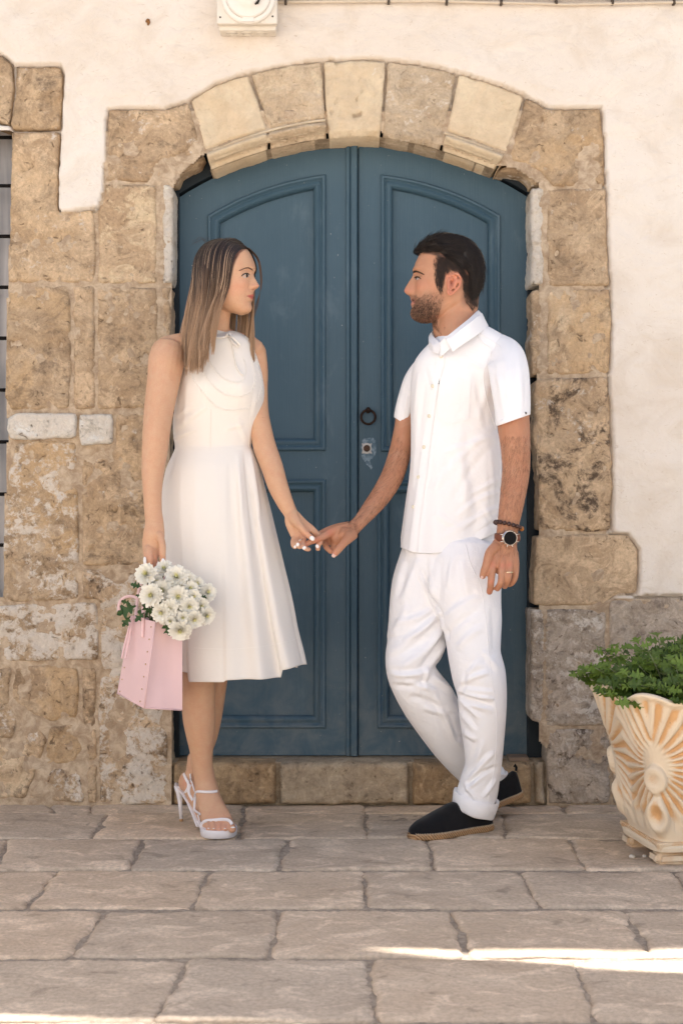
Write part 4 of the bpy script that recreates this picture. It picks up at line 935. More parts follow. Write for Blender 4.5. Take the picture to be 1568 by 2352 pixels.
col = tint(col, .5 * np.exp(-((np.abs(hy) - .0305) / .013) ** 2 - ((hz - zc(628)) / .005) ** 2) * inhead * (hx > .04), (.42, .20, .13))
hlx = np.interp(y, [555,565,573,582,596,612,640,690], [590,578,563,551,543,537,530,522]); scalp = sstep(3, -3, x - hlx) * inhead * (y < 664) * (C[:, 1] < YW + .02); scalp = np.maximum(scalp, inhead * (hy > .02) * (hz > zc(583)) * (hx < .06)); col = tint(col, scalp, (.03, .016, .010))
col = tint(col, .8 * np.exp(-((x - 580.5) / 3.2) ** 2 - ((y - 665) / 1.5) ** 2) * (C[:, 1] < YW) * inhead, (.20, .07, .045)); col = tint(col, .35 * np.exp(-((np.hypot(x - 577, y - 659) - 7.5) / 1.2) ** 2) * (x < 574) * inhead * (C[:, 1] < YW), (.42, .19, .12))  # nostril and nose-wing crease shade painted into the skin colour
fr_ = pn(C[:, 0] * 150, C[:, 1] * 150, C[:, 2] * 150); fr2 = sstep(.50, .56, fr_) * (y > 770) * (y < 1300)
col = tint(col, fr2 * .55, (.38, .16, .09))
for a, b, s in [(354,1290,26),(712,1240,30),(505,1903,34),(430,1800,14)]: col = tint(col, .45 * g2(a, b, s, s * .8), (.66, .27, .20))
vcol(bodyW, col); bodyW.materials.append(skin_mat('fair_skin', .48)); bw = obj('body', bodyW, None, None, woman)
BW = bvh_of(bodyW)
eye_parts(woman, BW, FRW, [(557,635.5),(560,631.3),(565,629.2),(570,630),(572.5,633),(570,636.3),(565,638),(560,637.5)], (567.2, 633.2, 4.3, 2.7), [(554.5,634.5),(557.5,631.5),(561,629.2),(565.5,628),(570,628.6),(573,631.5)], .0016, (.05, .03, .02))
# brows as short hairs
def brow(parent, bvh, fr, line, n, ln, r, colr, thick, mirror=True, name='eyebrow'):
    O, f, l, _ = fr; SS = []
    L = cr(line, 60)
    for i in range(n):
        t = random.random(); a = L[int(t * 58)]; b = L[min(59, int(t * 58) + 3)]; dx, dy = b[0] - a[0], b[1] - a[1]; q = math.hypot(dx, dy) + 1e-6
        w = thick * (1 - .55 * t); oy = random.uniform(-w, w); p, nn = hit(bvh, a[0], a[1] + oy, .0012); e, _n = hit(bvh, a[0] + dx / q * ln, a[1] + oy + dy / q * ln - .35 * w, .0022)
        if (p - e).length > .03: continue
        c = np.array(colr) * random.uniform(.7, 1.3); SS.append((np.array([p, (p + e) / 2, e]), r, r * .4, c))
        if mirror:
            m_ = lambda v: v - l * (2 * (v - O).dot(l)); SS.append((np.array([m_(p), m_((p + e) / 2), m_(e)]), r, r * .4, c))
    strands(name, SS, HAIRM, parent)
brow(woman, BW, FRW, [(581,621),(577,618.5),(571,615.8),(563,616.5),(555,619.8),(552,621)], 230, 3.6, .00030, (.10, .055, .033), 1.5)
nail(woman, P(716.5, 1236.5, 4.133), P(724, 1241, 4.13) - P(712, 1232, 4.13), P(720,1231,4.13) - P(714,1240,4.13), .0062, .0075, NAILW)
for (a, b, Y, dx, dy) in [(683.5,1251,4.126,.55,1), (698.5,1258.5,4.124,1.0,.85), (728.5,1255,4.146,-.5,.85), (677.5,1256,4.133,.6,.8)]:
    s = .8 if a < 680 else 1; nail(woman, P(a, b, Y), Vector((dx, -.1, dy)), Vector((dy, 0, -dx)), .0046 * s, .0058 * s, NAILW)
nail(woman, P(375.5, 1291, 4.055), Vector((.15, 0, -1)), Vector((1, 0, .15)), .005, .011, NAILW)
nail(woman, P(333, 1289, 4.062), Vector((.05, 0, -1)), Vector((1, 0, .1)), .0045, .013, NAILW)
for a, b, r in [(535,1901,.0068), (517,1903.5,.0036), (504,1904.5,.0034), (491,1903.5,.0034), (479,1903,.0036)]:
    q, nn = hit(BW, a, b, .0005); t_ = MB(); t_.ball(q + Vector((0, -.0002, .001)), r, 10, (1, .22, .34)); t_.build('toenail', NAILW if a != 504 else NAILP, woman)
rg = MB(); c = P(688, 1241, 4.157)
rg.tube([c + Vector((.0098 * math.cos(a), .0098 * math.sin(a), .0045 * math.cos(a))) for a in np.linspace(0, 2 * PI, 21)[:-1]], .0016, 6, closed=True); rg.build('ring', plain('white_gold', (.8, .76, .7), .2, 1, .02), woman)
# ---------------------------------------------------------------- dress
# left edge, right edge per height (px)
DR = [(763,489,548,.95),(770,470,562,.9),(780,432,576,.75),(792,418,584,.70),(810,417,588,.68),(830,419,594,.68),(850,420,600,.68),(870,415,604,.68),(895,409,607,.68),(920,405,606,.66),(945,401,600,.64),(970,398,592,.62),(1000,399,583,.60),(1024,402,578,.60),
      (1034,401,582,.61),(1050,394,589,.64),(1075,384,598,.68),(1110,376,606,.70),(1160,371,618,.72),(1220,371,632,.74),(1300,375,650,.76),(1380,381,668,.78),(1460,388,681,.80),(1520,393,690,.80),(1566,396,697,.80)]
NU, NV = 300, 260
K = cr([(a, (b + c) / 2, (c - b), d) for a, b, c, d in DR], 900)
K = K[np.argsort(K[:, 0])]
ys = np.concatenate([np.linspace(763, 1030, 110), np.linspace(1032, 1566, 150)])
cx = np.interp(ys, K[:, 0], K[:, 1]); wd = np.interp(ys, K[:, 0], K[:, 2]); rt = np.interp(ys, K[:, 0], K[:, 3])
YD = 4.275
th = np.linspace(0, 2 * PI, NU, endpoint=False)
T, I = np.meshgrid(th, np.arange(NV)); yy = ys[I]
ca, sa = np.cos(T), np.sin(T)           # sa<0 : towards the lens
X = (cx[I] - 784) / FPX * YD + wd[I] / 2 / FPX * YD * np.sign(ca) * np.abs(ca) ** .92
R = wd[I] / 2 / FPX * YD * rt[I]; Yv = YD + R * np.sign(sa) * np.abs(sa) ** .92
tsk = np.clip((yy - 1030) / 536, 0, 1)
xn = (784 + X / YD * FPX)
# bust and front relief, in photo columns
Yv -= np.where(sa < 0, .020 * np.exp(-((xn - 560) / 34) ** 2 - ((yy - 895) / 44) ** 2) + .017 * np.exp(-((xn - 470) / 44) ** 2 - ((yy - 885) / 48) ** 2), 0)
# skirt pleats: ridge lines fan from the waist to the hem
fold = np.zeros_like(X)
for xt, xb, a, w in [(420,432,.005,22),(455,470,.006,40),(500,538,.007,44),(528,578,-.010,26),(548,606,.022,24),(562,640,-.018,18),(569,668,.014,18)]:
    xc = xt + (xb - xt) * tsk; ww = w * (.35 + .65 * tsk) * (.45 + .55 * tsk ** .5)
    fold += a * np.exp(-((xn - xc) / ww) ** 2) * sstep(0, .22, tsk) * (.35 + .65 * tsk)
# overlapping pleat edges near the hem
for xt, xb, a in [(412,443,.012),(520,527,.006),(560,651,.014)]:
    xc = xt + (xb - xt) * tsk; fold += -a * sstep(3.5, -3.5, xn - xc) * np.exp(-np.clip(xc - xn, 0, 99) / 45) * sstep(.25, .95, tsk)
Yv -= np.where(sa < .2, fold, 0)
fb_ = .007 * np.cos(T * 9 + .6) * tsk ** 1.2 + .004 * np.cos(T * 17) * tsk
X += fb_ * ca * (sa > -.2); Yv += fb_ * sa * (sa > 0)
# hem: pieces between pleats hang at slightly different heights
hem = np.interp(xn, [396,417,441,443,526,528,649,652,700], [1540,1541,1546,1566,1567,1562,1558,1540,1525])
Zy = 1176 + (yy - 1176); hemo = np.where(sa < .45, hem - 1566, -26) * sstep(.72, 1.0, tsk)
Zp = yy + hemo
Z = CH - (Zp - 1176) / FPX * (YD - R * np.clip(-sa, 0, 1) ** .92 * sstep(1030, 1200, yy))
Z = np.where(I <= 14, Z, Z)
V = np.stack([X, Yv, Z], -1)
inn = V[-1:] * [1, 1, 1]; cxm = inn.mean(1, keepdims=True); inn1 = cxm + (inn - cxm) * [.985, .985, 1]; inn2 = (lambda q: q.mean(1, keepdims=True) + (q - q.mean(1, keepdims=True)) * [.93, .93, 1])(V[-60:-59])
V = np.concatenate([V, inn1, inn2], 0); n_ = V.shape[0]
idx = np.arange(n_ * NU).reshape(n_, NU); F = np.stack([idx[:-1], np.roll(idx, -1, 1)[:-1], np.roll(idx, -1, 1)[1:], idx[1:]], -1).reshape(-1, 4)
dm = mesh_from('dress', V.reshape(-1, 3), F)
bm = bmesh.new(); bm.from_mesh(dm); bmesh.ops.recalc_face_normals(bm, faces=bm.faces); 
bm.to_mesh(dm); bm.free(); dm.polygons.foreach_set('use_smooth', [True] * len(dm.polygons))
creases(dm, [(400,985,470,935,9,.0035),(398,1008,450,985,6,.003),(402,960,440,930,7,.0025),(545,960,565,1010,8,.0025),(520,985,560,975,7,.002),(590,900,580,960,6,.002),(430,880,424,980,8,.0022),
             (401,1040,385,1100,7,-.004),(575,1040,596,1180,6,.006),(562,1045,584,1260,6,-.005),(548,1050,556,1240,8,.004),(530,1060,530,1200,10,-.0015),
             (403,1027,490,1032,2.2,.0016),(490,1032,578,1026,2.2,.0016)])
CRM = cloth_mat('cream_satin_cotton', (.80, .755, .70), .62, .1, 1200, .1, .16, crisp=.05)
CRM2 = cloth_mat('cream_lace', (.86, .82, .77), .8, .2)
dress = obj('dress', dm, None, CRM, woman)
DB = bvh_of(dm)
def on(bvh, pts, off): return [hit(bvh, a, b, off, 4.12)[0] for a, b in pts]
def lace(line, name='lace_trim', r=.0009, lim=None):
    L = resample(cr(line, 80), 1.2, False); b = MB(); b.tube(on(DB, L, .0006), r * .7, 6)
    s = 0; sc = []; 
    L2 = resample(cr(line, 80), 1.0, False)
    for i in range(len(L2) - 1):
        t = L2[i + 1] - L2[i]; t = t / (np.linalg.norm(t) + 1e-9); nrm = np.array([-t[1], t[0]])
        sc.append(L2[i] + nrm * (-(abs(math.sin(i * PI / 7.5)) ** .7) * 4.2 if name else 0))
    b.tube(on(DB, sc, .0010), r, 6); b.build(name, CRM2, dress)
lace([(424,800),(434,842),(452,880),(478,912),(498,932),(520,939),(545,940),(572,934),(590,917),(597,900),(599,882),(595,858),(590,836),(582,812)][::-1])
lace([(446,806),(458,838),(478,868),(500,893),(524,906),(548,909),(570,902),(581,888),(584,870),(581,848),(575,826)][::-1])
lace([(470,800),(488,836),(502,856),(520,870),(540,877),(556,872),(563,860),(562,842),(558,822)][::-1])
lace([(405,765),(412,790),(418,815),(421,846)], r=.0012); lace([(566,770),(577,782),(585,808)][::-1], r=.0012)
def layer(pts, name, off, parent, mat=None, step=3.0, thick=.0012):
    """thin cloth panel lying on the dress"""
    B = resample([np.array(p, float) for p in pts], step); vv, tri, bi = cdt(B, step * 1.3)
    V = [hit(DB, p[0], p[1], off, 4.12)[0] for p in vv]; return obj(name, V, tri, mat or CRM, parent)
cb_ = MB()      # high collar with its knotted tie
for yk, w in ((757, 26), (764, 28), (771, 34)): pass
def ring_px(cx_, cy, w, Y, r, tilt=0):
    return [Vector((PX(cx_, Y) + w / 2 / FPX * Y * math.cos(a), Y + w / 2 / FPX * Y * .95 * math.sin(a), PZ(cy, Y) - tilt * math.cos(a) + .006 * math.sin(a))) for a in np.linspace(0, 2 * PI, 41)[:-1]]
cm = MB(); A = [ring_px(504, 757, 54, 4.255, 0, .010), ring_px(504, 765, 62, 4.255, 0, .009), ring_px(505, 774, 76, 4.26, 0, .006)]
Vv = [p for r_ in A for p in r_]; cm.add(Vv, [(i * 40 + k, i * 40 + (k + 1) % 40, (i + 1) * 40 + (k + 1) % 40, (i + 1) * 40 + k) for i in range(2) for k in range(40)]); cm.build('collar', CRM, dress)
def ribbon(pts, w, name, off=.003, parent=dress, mat=CRM):
    L = resample(cr(pts, 40), 2, False); C3 = [hit(DB, a, b, off, 4.12)[0] if len(pts[0]) == 2 else None for a, b in L] if len(pts[0]) == 2 else None
    b = MB(); b.tube(C3, (w / 2 / FPX * 4.15, .0016), 8, flat=(0, 1, 0)); b.build(name, mat, parent)
kb = MB(); q0 = hit(DB, 525, 770, .010, 4.12)[0]; kb.ball(q0, .0085, 12, (1.2, .7, .8)); kb.build('tie_knot', CRM, dress)
lp = MB(); base = q0 + Vector((0, -.006, 0))
lp.tube([base, P(535, 776, base.y - .006), P(545, 785, base.y - .008), P(551.5, 793, base.y - .004), P(548, 797.5, base.y), P(538, 790, base.y + .002), P(528, 778, base.y + .002)], (.0034, .0012), 8, flat=(0, 1, 0)); lp.build('tie_loop', CRM, dress)
ribbon([(524,772),(531,784),(536,806),(543,838),(552,856),(560,862)], 3.2, 'tie_end', .005)
ribbon([(470,768),(490,774),(510,775),(524,771)], 5, 'collar_band', .004)
# hem stitching
hb = MB(); L = [(446,1488),(480,1490),(527,1491),(560,1489),(600,1485),(640,1478),(672,1470),(684,1464)]
hb.tube(on(DB, resample(cr(L, 60), 3, False), .0006), .0006, 4); hb.build('hem_stitch', CRM2, dress)
hb = MB(); hb.tube(on(DB, resample([np.array(p, float) for p in [(484,940),(484,1030)]], 3, False), .0006), .0009, 4); hb.tube(on(DB, resample([np.array(p, float) for p in [(574,955),(572,1026)]], 3, False), .0006), .0009, 4); hb.build('princess_seam', CRM, dress)
# ---------------------------------------------------------------- sandals
LEA = plain('white_leather', (.80, .76, .77), .38, 0, .02, 40, .45); TAN2 = plain('tan_heel_tip', (.42, .25, .12), .6)
def sandal(platform, heel, sole, label):
    sd = empty('shoe', (0, 0, 0), parent=woman); sd['label'] = label
    if platform:
        cX, cY, a, b_, rot = platform; V = []; n = 40; m = MB()
        for (z, s) in ((.001, .90), (.004, .96), (.022, 1.0), (.026, .985), (.0262, .93)):
            for k in range(n):
                t = 2 * PI * k / n; u = a * s * np.sign(math.cos(t)) * abs(math.cos(t)) ** .8; v = b_ * s * np.sign(math.sin(t)) * abs(math.sin(t)) ** .85
                if v > 0: u *= 1 - .18 * v / b_
                V.append((cX + u * math.cos(rot) - v * math.sin(rot), cY + u * math.sin(rot) + v * math.cos(rot), z + (.010 * max(0, v / b_) ** 2 if z > .01 else 0)))
        m.add(V, [(i * n + k, i * n + (k + 1) % n, (i + 1) * n + (k + 1) % n, (i + 1) * n + k) for i in range(4) for k in range(n)] + [tuple(range(n))[::-1], tuple(4 * n + k for k in range(n))])
        m.build('platform', LEA, sd, auto=50)
    m = MB(); m.tube([P(*q[:3]) for q in sole], [(q[3] / 2 / FPX * 4.3, .0035) for q in sole], 12, flat=(0, .35, 1)); m.build('sole', LEA, sd)
    (x0, y0, Y0), (x1, y1, Y1) = heel; A, B = P(x0, y0, Y0), P(x1, y1, Y1); B.z = .008
    m = MB(); m.tube([A + Vector((0, 0, .008)), A.lerp(B, .15), A.lerp(B, .45), B], [.017, .0105, .0068, .0055], 14); m.build('heel', LEA, sd)
    m = MB(); m.tube([B, B - Vector((0, 0, .0075))], .0057, 14); m.build('heel_tip', TAN2, sd)
    return sd
fx = P(501, 1928, 4.2).x
s1 = sandal((PX(502, 4.20), 4.205, .0555, .064, .12), ((454, 1862, 4.335), (455, 1898, 4.32)), [(450,1846,4.34,34),(458,1862,4.32,36),(470,1885,4.28,44),(485,1906,4.24,56)], 'white platform sandal in front, toes showing')
s2 = sandal(None, ((412, 1811, 4.40), (416.5, 1886, 4.39)), [(405,1799,4.405,24),(412,1809,4.40,32),(428,1823,4.37,34),(444,1846,4.335,36),(458,1874,4.29,40),(470,1900,4.26,50)], 'white sandal behind with its heel further left')
def strap(parent, pts, w, Yfb=4.2, off=.003, name='strap'):
    L = resample(cr(pts, 40), 2.2, False); C3 = smooth_line([hit(BW, a, b, off, Yfb)[0] for a, b in L], 6)
    m = MB(); m.tube(C3, (w / 2 / FPX * 4.2, .0018), 8, flat=(0, 1, 0)); m.build(name, LEA, parent)
strap(s1, [(446,1870),(448,1838),(449,1824),(453,1818),(470,1819),(486,1819),(495,1818),(499,1817)], 6.5)
strap(s1, [(463,1898),(466,1890),(474,1885),(490,1884),(510,1882),(522,1883),(529,1887),(533,1893)], 8)
strap(s1, [(455,1871),(460,1890),(463,1902)], 4)
strap(s2, [(422,1777),(428,1790),(433,1799),(432,1811),(424,1823)], 7, 4.37)
strap(s2, [(437,1777),(439,1792),(442,1800),(447,1816),(450,1822)], 4, 4.33)
strap(s2, [(438,1802),(434,1815),(436,1826),(443,1838)], 7, 4.33)
m = MB(); q = hit(BW, 438.7, 1792, .003, 4.33)[0]; m.tube([q + Vector((.0035 * math.cos(a), -.002, .0045 * math.sin(a))) for a in np.linspace(0, 2 * PI, 13)[:-1]], .0009, 6, closed=True); m.build('buckle', plain('silver_metal', (.7, .68, .65), .25, 1), s2)
# ---------------------------------------------------------------- her hair
def woman_hair():
    SS = []; O, f, l, _ = FRW; O = np.array(O); f = np.array(f); l = np.array(l); rs = np.random.RandomState(11)
    def path(side, u, layer, seed):
        """side -1: towards the lens, +1: far side. u 0 (hairline at the face) .. 1 (back of the head)"""
        # root on the parting line along the crown
        rx = (.070 if side > 0 else .054) - .145 * u; rz = .1185 - 5.2 * max(0, rx - .010) ** 1.75 * (3.0 if side > 0 else 1.6) - 4.5 * max(0, -.035 - rx) ** 1.5; ry = .012 + .010 * side
        # widest contour of the hair mass at temple height, as an angle round the head
        ang = math.radians(60 + 120 * u) if side < 0 else math.radians(20 + 150 * u)
        ex, ey = .104, .079; exf = .084
        cx = (exf if math.cos(ang) > 0 else ex) * math.cos(ang) - .014; cy = ey * math.sin(ang) * side
        pts = []
        for t in np.linspace(0, 1, 9):
            a = t * PI / 2; w = math.sin(a) ** .80; h = math.cos(a) ** .82 if a < PI / 2 - 1e-6 else 0.0
            x = rx + (cx - rx) * w; y = ry + (cy - ry) * w; z = .010 + (rz - .010) * h
            pts.append([x, y, z])
        return np.array(pts), cx, cy
    dark = np.array([.018, .009, .006]); mid = np.array([.085, .042, .023]); lite = np.array([.60, .41, .265]); lite2 = np.array([.46, .29, .175])
    hsh = lambda a, b: math.sin(a * 127.1 + b * 311.7) * 43758.5453 % 1 * 2 - 1
    def add(side, u, lay, r, high):
        P0, cx, cy = path(side, u, lay, 0)
        j = rs.normal(0, 1, 3); ci = int(u * 64); cu = (ci + .5 + .3 * hsh(ci, side)) / 64; uc = cu + (u - cu) * .30; jc = [hsh(ci + 100 * q, side) for q in (1, 2, 3)]
        P0[:, :2] *= lay; P0[:, 2] = P0[:, 2] * (1 - (1 - lay) * .5)
        for q in range(len(P0)):
            w_ = O + P0[q, 0] * f + P0[q, 1] * l + np.array([0, 0, P0[q, 2]]); c_, n_, *_r = BW.find_nearest(Vector(w_)); dd_ = Vector(w_) - c_
            if dd_.dot(n_) < .003:
                w2 = np.array(c_ + n_ * (.003 + .006 * (lay - .8)) ) - O; P0[q] = [w2 @ f, w2 @ l, w2[2]]
        cx, cy = P0[-1, 0], P0[-1, 1]; m_ = (.104 if side > 0 else .084)
        if side < 0:
            zt = -.190 - .068 * sstep(.0, .30, np.array(uc)) + .016 * jc[0] + rs.uniform(-.02, .034)
            bx = -.052 + (cx + .04) * .62 - .03 * u + .010 * jc[1]; by = cy * .92 - .045 * (1 - u) - .012 + .010 * jc[2]
            bx += (uc - u) * -.12
            if u < .07: bx = -.030 - .016 * rs.rand(); zt = -.215 - .035 * rs.rand()
            if u > .75: bx = cx - .010 - .018 * rs.rand(); zt = -.16 - .06 * rs.rand()
        else:
            zt = -.232 - .014 * rs.rand() - .006 * jc[0]; bx = .060 - .075 * min(uc / .5, 1) + .004 * jc[1]; by = cy * .55 + .012
            if u > .5: bx = cx * .6; by = cy * .7
        n = 13; Q = []
        for t in np.linspace(0, 1, n)[1:]:
            z = P0[-1, 2] + (zt - P0[-1, 2]) * t; s = t * t * (3 - 2 * t)
            x = cx + (bx - cx) * s; y = cy + (by - cy) * s
            x += .005 * math.sin(t * 5 + jc[0] * 3) * (.3 + t) * .6 + j[1] * .0020 * t; y += .004 * math.sin(t * 6 + jc[2] * 3) + j[2] * .0025 * t
            Q.append([x, y, z])
        pts = np.concatenate([P0, Q]); 
        # soften the joint
        for _ in range(2): pts[1:-1] = .25 * pts[:-2] + .5 * pts[1:-1] + .25 * pts[2:]
        Wp = O + pts[:, :1] * f + pts[:, 1:2] * l + pts[:, 2:3] * np.array([0, 0, 1])
        tt = np.linspace(0, 1, len(pts))[:, None]
        fade = sstep(.24, .78, tt + .06 * j[0]); tip = lite2 if not high else lite
        c = dark * (1 - fade) + (mid * (1 - fade) + tip * fade) * fade
        if high: c = dark * (1 - sstep(.08, .36, tt)) + lite * sstep(.08, .36, tt) * (.62 + .30 * tt)
        c = c * rs.uniform(.8, 1.15) * (1 + 1.1 * float(pn(u * 42 + side, 2.2, 9)))
        SS.append((Wp, r, r * .35, c))
    us = rs.uniform(0, 1, 5600)
    for u in us:
        g = .5 + .5 * float(pn(u * 46, .3, 7)); lay = 1.0 + .035 * float(pn(u * 30, 1, 2)) * 2 - (.05 + .16 * rs.rand() if rs.rand() < .45 else .02 * rs.rand())
        hi = (float(pn(u * 55, 5, 3)) > .20) and rs.rand() < .8
        add(-1, u, lay, rs.uniform(.00045, .0008), hi or rs.rand() < .06)
    for u in rs.uniform(0, 1, 2000):
        lay = 1.0 - (.16 * rs.rand() if rs.rand() < .5 else .02 * rs.rand()); add(1, u, lay, rs.uniform(.00045, .0008), rs.rand() < .16)
    # loose fly-aways near the far cheek and crown
    for k in range(16):
        a = rs.rand(); c = mid * rs.uniform(.8, 1.6)
        L = cr([(560 + 14 * a, 566 + 4 * a, 4.25), (588 + 6 * a, 592, 4.27), (596 + 5 * a, 622, 4.28), (598 + 3 * a, 660, 4.29), (592 - 8 * a, 706, 4.29), (577 - 10 * a, 745 + 20 * a, 4.28)], 16)
        SS.append((np.array([P(*q) for q in L]), .0005, .0003, c))
    for k in range(26):
        x0 = rs.uniform(470, 540); L = cr([(x0, 556 + abs(x0 - 505) * .1, YW), (x0 - 10 + rs.uniform(-9, 9), 547 + rs.uniform(-3, 4), YW), (x0 - 34 + rs.uniform(-9, 9), 560 + rs.uniform(-5, 8), YW)], 8)
        SS.append((np.array([P(*q) for q in L]), .0003, .0002, dark * 2))
    strands('hair', SS, HAIRM, woman)
woman_hair()
# ------------------------------------------------------------------ the man
YM = 4.30; SM = FPX / YM
man = empty('person', (P(1080, 1900, 4.26).x, 4.26, 0), 'bearded dark haired man in white short sleeved shirt and rolled white trousers', 'person')
mb = MB()
rowsM = [(547,1046,1022,.008),(551,1066,1000,.036),(558,1080,982,.054),(568,1090,970,.065),(585,1100,960,.074),(605,1105,955,.077),(630,1106,952.5,.078),(650,1103,951,.077),(670,1096,950.5,.074),(690,1084,950,.070),(704,1070,950,.064),(716,1052,951,.055),(728,1027,954,.043),(736,1003,962,.028),(742,985,972,.012)]
profM = [(558,982),(568,971),(585,962.5),(599,955.5),(612,950.5),(618,947.8),(623,947),(629,948),(634,946.5),(640,942.5),(648,937.5),(657,932),(663,928.6),(668,927.5),(672,928.8),(676,932.5),(679,938.5),(682,941.5),(686,941.8),(689,942.6),(692.5,945.2),(695,944.2),(699,943),(703,943.8),(707.5,945.4),(713,942.8),(722,941.5),(730,945),(736,952),(742,966)]
widM = [(547,.035),(600,.040),(618,.034),(630,.013),(640,.010),(652,.012),(664,.0145),(674,.014),(680,.018),(689,.023),(698,.021),(706,.022),(718,.026),(730,.03),(742,.03)]
eyM = 640
featsM = [(.032, eyM - 2, .014, .009, -.009), (.032, eyM, .010, .0075, .0035), (.030, 620, .018, .007, .0045), (.0150, 670, .0052, .0060, .0070), (.047, 662, .019, .014, .0045), (.026, 694, .007, .006, -.0025)]
FRM = head(mb, rowsM, profM, (1035, 640, YM), (-1, 0, 0), SM, widM, featsM, squash=1.0)
limb(mb, [(1062,640,4.30,80),(1056,690,4.30,86),(1050,720,4.30,88),(1050,748,4.30,98),(1052,780,4.305,104),(1056,806,4.31,100)], 40)
limb(mb, [(1024,712,4.30,44),(1014,740,4.30,44),(1022,772,4.30,50)])
limb(mb, [(1056,818,4.31,120,.7),(1056,880,4.31,180,.6),(1045,980,4.31,180,.6),(1040,1100,4.31,185,.6),(1038,1220,4.31,190,.6),(1040,1300,4.31,180,.62)])
limb(mb, [(1100,812,4.30,60),(1142,836,4.25,58),(1162,862,4.21,66),(1172,900,4.17,76),(1178,970,4.15,75),(1183,1030,4.14,68),(1184,1080,4.14,64),(1178,1130,4.13,60),(1171,1175,4.12,54),(1166,1205,4.115,50,.85),(1163,1230,4.11,50,.7),(1159,1252,4.108,56,.55),(1156,1275,4.105,66,.46),(1157,1296,4.10,66,.42)], 70)
for k in [[(1140,1275,4.10,22),(1131,1300,4.085,18.5),(1127,1333,4.072,16.5),(1125,1350,4.08,15.5),(1123,1360,4.09,14.5)], [(1155,1275,4.10,22),(1152,1300,4.08,18),(1149.5,1336,4.068,15.8),(1141,1352,4.085,14.5)],
          [(1168,1272,4.10,21),(1169,1298,4.085,17),(1167,1322,4.072,15.5),(1163,1338,4.08,14.5),(1158,1347,4.10,13.5)], [(1180,1270,4.11,20),(1184,1296,4.105,16),(1182.5,1322,4.095,14.8),(1176,1338,4.10,13.5),(1168,1343,4.115,12.5)],
          [(1152,1250,4.108,44,.5),(1144,1268,4.10,46,.42),(1140,1285,4.095,40,.36)],
          [(1138,1256,4.10,26),(1124,1270,4.085,22),(1116,1296,4.075,18.5),(1110,1314,4.075,17),(1107.5,1324,4.08,15)]]:
    limb(mb, k, 20, 14)
# far arm and the hand that holds hers
limb(mb, [(985,856,4.40,34),(966,872,4.405,46),(947,905,4.41,50),(936,945,4.41,52),(929,985,4.40,49),(918,1040,4.38,51),(902,1090,4.35,52),(880,1130,4.32,49),(853,1166,4.285,42),(828,1196,4.245,33,.9),(812,1212,4.23,34,.75),(794,1224,4.21,42,.6),(776,1231,4.20,46,.5)], 80)
for k in [[(800,1217,4.205,34,.7),(778,1219,4.20,28,.7),(758,1224,4.19,21,.85),(742,1233,4.175,17.5),(727,1240,4.165,15.5),(712,1245,4.158,13.5),(697,1254,4.15,10.5)],           # index
          [(800,1212,4.215,30,.7),(775,1214,4.215,24,.7),(752,1219,4.215,18),(736,1226,4.205,15),(722,1233,4.20,13)],                              # middle, behind
          [(790,1228,4.19,36,.7),(772,1230,4.205,26,.8),(755,1237,4.215,17),(747,1247,4.205,15),(750,1257,4.19,13.5),(760,1267,4.18,12)],            # ring, curled
          [(790,1234,4.20,30,.7),(774,1240,4.21,20),(765,1250,4.205,15),(768,1262,4.19,12.5)],                                                     # little
          [(806,1226,4.19,34,.7),(798,1238,4.165,24),(789,1248,4.15,19),(778,1261,4.14,17.5),(769,1272,4.138,15)]]:                                 # thumb
    limb(mb, k, 22, 16)
# legs inside the trousers, ankles bare
limb(mb, [(985,1290,4.34,90),(958,1420,4.32,66),(958,1535,4.30,60),(1005,1650,4.37,60),(1085,1760,4.47,56),(1135,1800,4.50,48),(1165,1806,4.50,52)], 60)
limb(mb, [(1080,1290,4.27,110),(1090,1450,4.21,92),(1095,1560,4.20,84),(1108,1680,4.205,66),(1107,1780,4.24,54),(1102,1840,4.26,48),(1096,1866,4.262,50),(1080,1882,4.25,52,.75),(1056,1894,4.235,44,.6)], 70)
# ear
b = [(1036,634),(1041,630),(1047,629.5),(1053,632),(1056.5,638),(1057.5,647),(1055,656),(1050,664),(1044,669),(1038,675),(1032,676.5),(1028.5,673),(1028,666)]
EYo = YM - .076
def earp(px, py, dy): return P(px, py, EYo - dy)
mb.tube([earp(a, b_, .010 + .006 * (1 if i > 2 and i < 9 else .3)) for i, (a, b_) in enumerate(cr(b, 26)[:, :2])], [.0032] + [.0040] * 24 + [.0045], 10)
mb.tube([earp(1030,664,.002), earp(1040,655,.006), earp(1048,645,.008), earp(1048,637,.007), earp(1038,640,.004)], [.006, .0065, .007, .005, .004], 10)
mb.tube([earp(1031,640,.000), earp(1030,652,.003), earp(1030,664,.006), earp(1034,671,.008)], [.006, .006, .0055, .0060], 10)
mb.tube([earp(1040,636,.010), earp(1047,641,.010), earp(1049,651,.010), earp(1043,661,.011), earp(1036,664,.010)], .0024, 8)
mb.tube([earp(1031,649,.006), earp(1032,655,.008)], .0036, 8)
bodyM = remesh(mb, .0025, 2, 'body')
C = coords(bodyM); x, y = topx(C); hx, hy, hz = local(C, FRM); zc = lambda py: (640 - py) / SM
inhead = (y < 800) & (np.abs(C[:, 1] - YM) < .16) & (x > 900) & (x < 1130)
col = np.tile([.49, .255, .15], (len(C), 1))
col = tint(col, ((y > 960)) * .6, (.44, .20, .11))
col = tint(col, .50 * np.exp(-((np.abs(hy) - .046) / .024) ** 2 - ((hz - zc(662)) / .016) ** 2) * inhead * (hx > .0), (.62, .24, .15))
col = tint(col, .6 * np.exp(-((hz - zc(668)) / .010) ** 2 - (hy / .016) ** 2) * (hx > .08) * inhead, (.64, .24, .17))
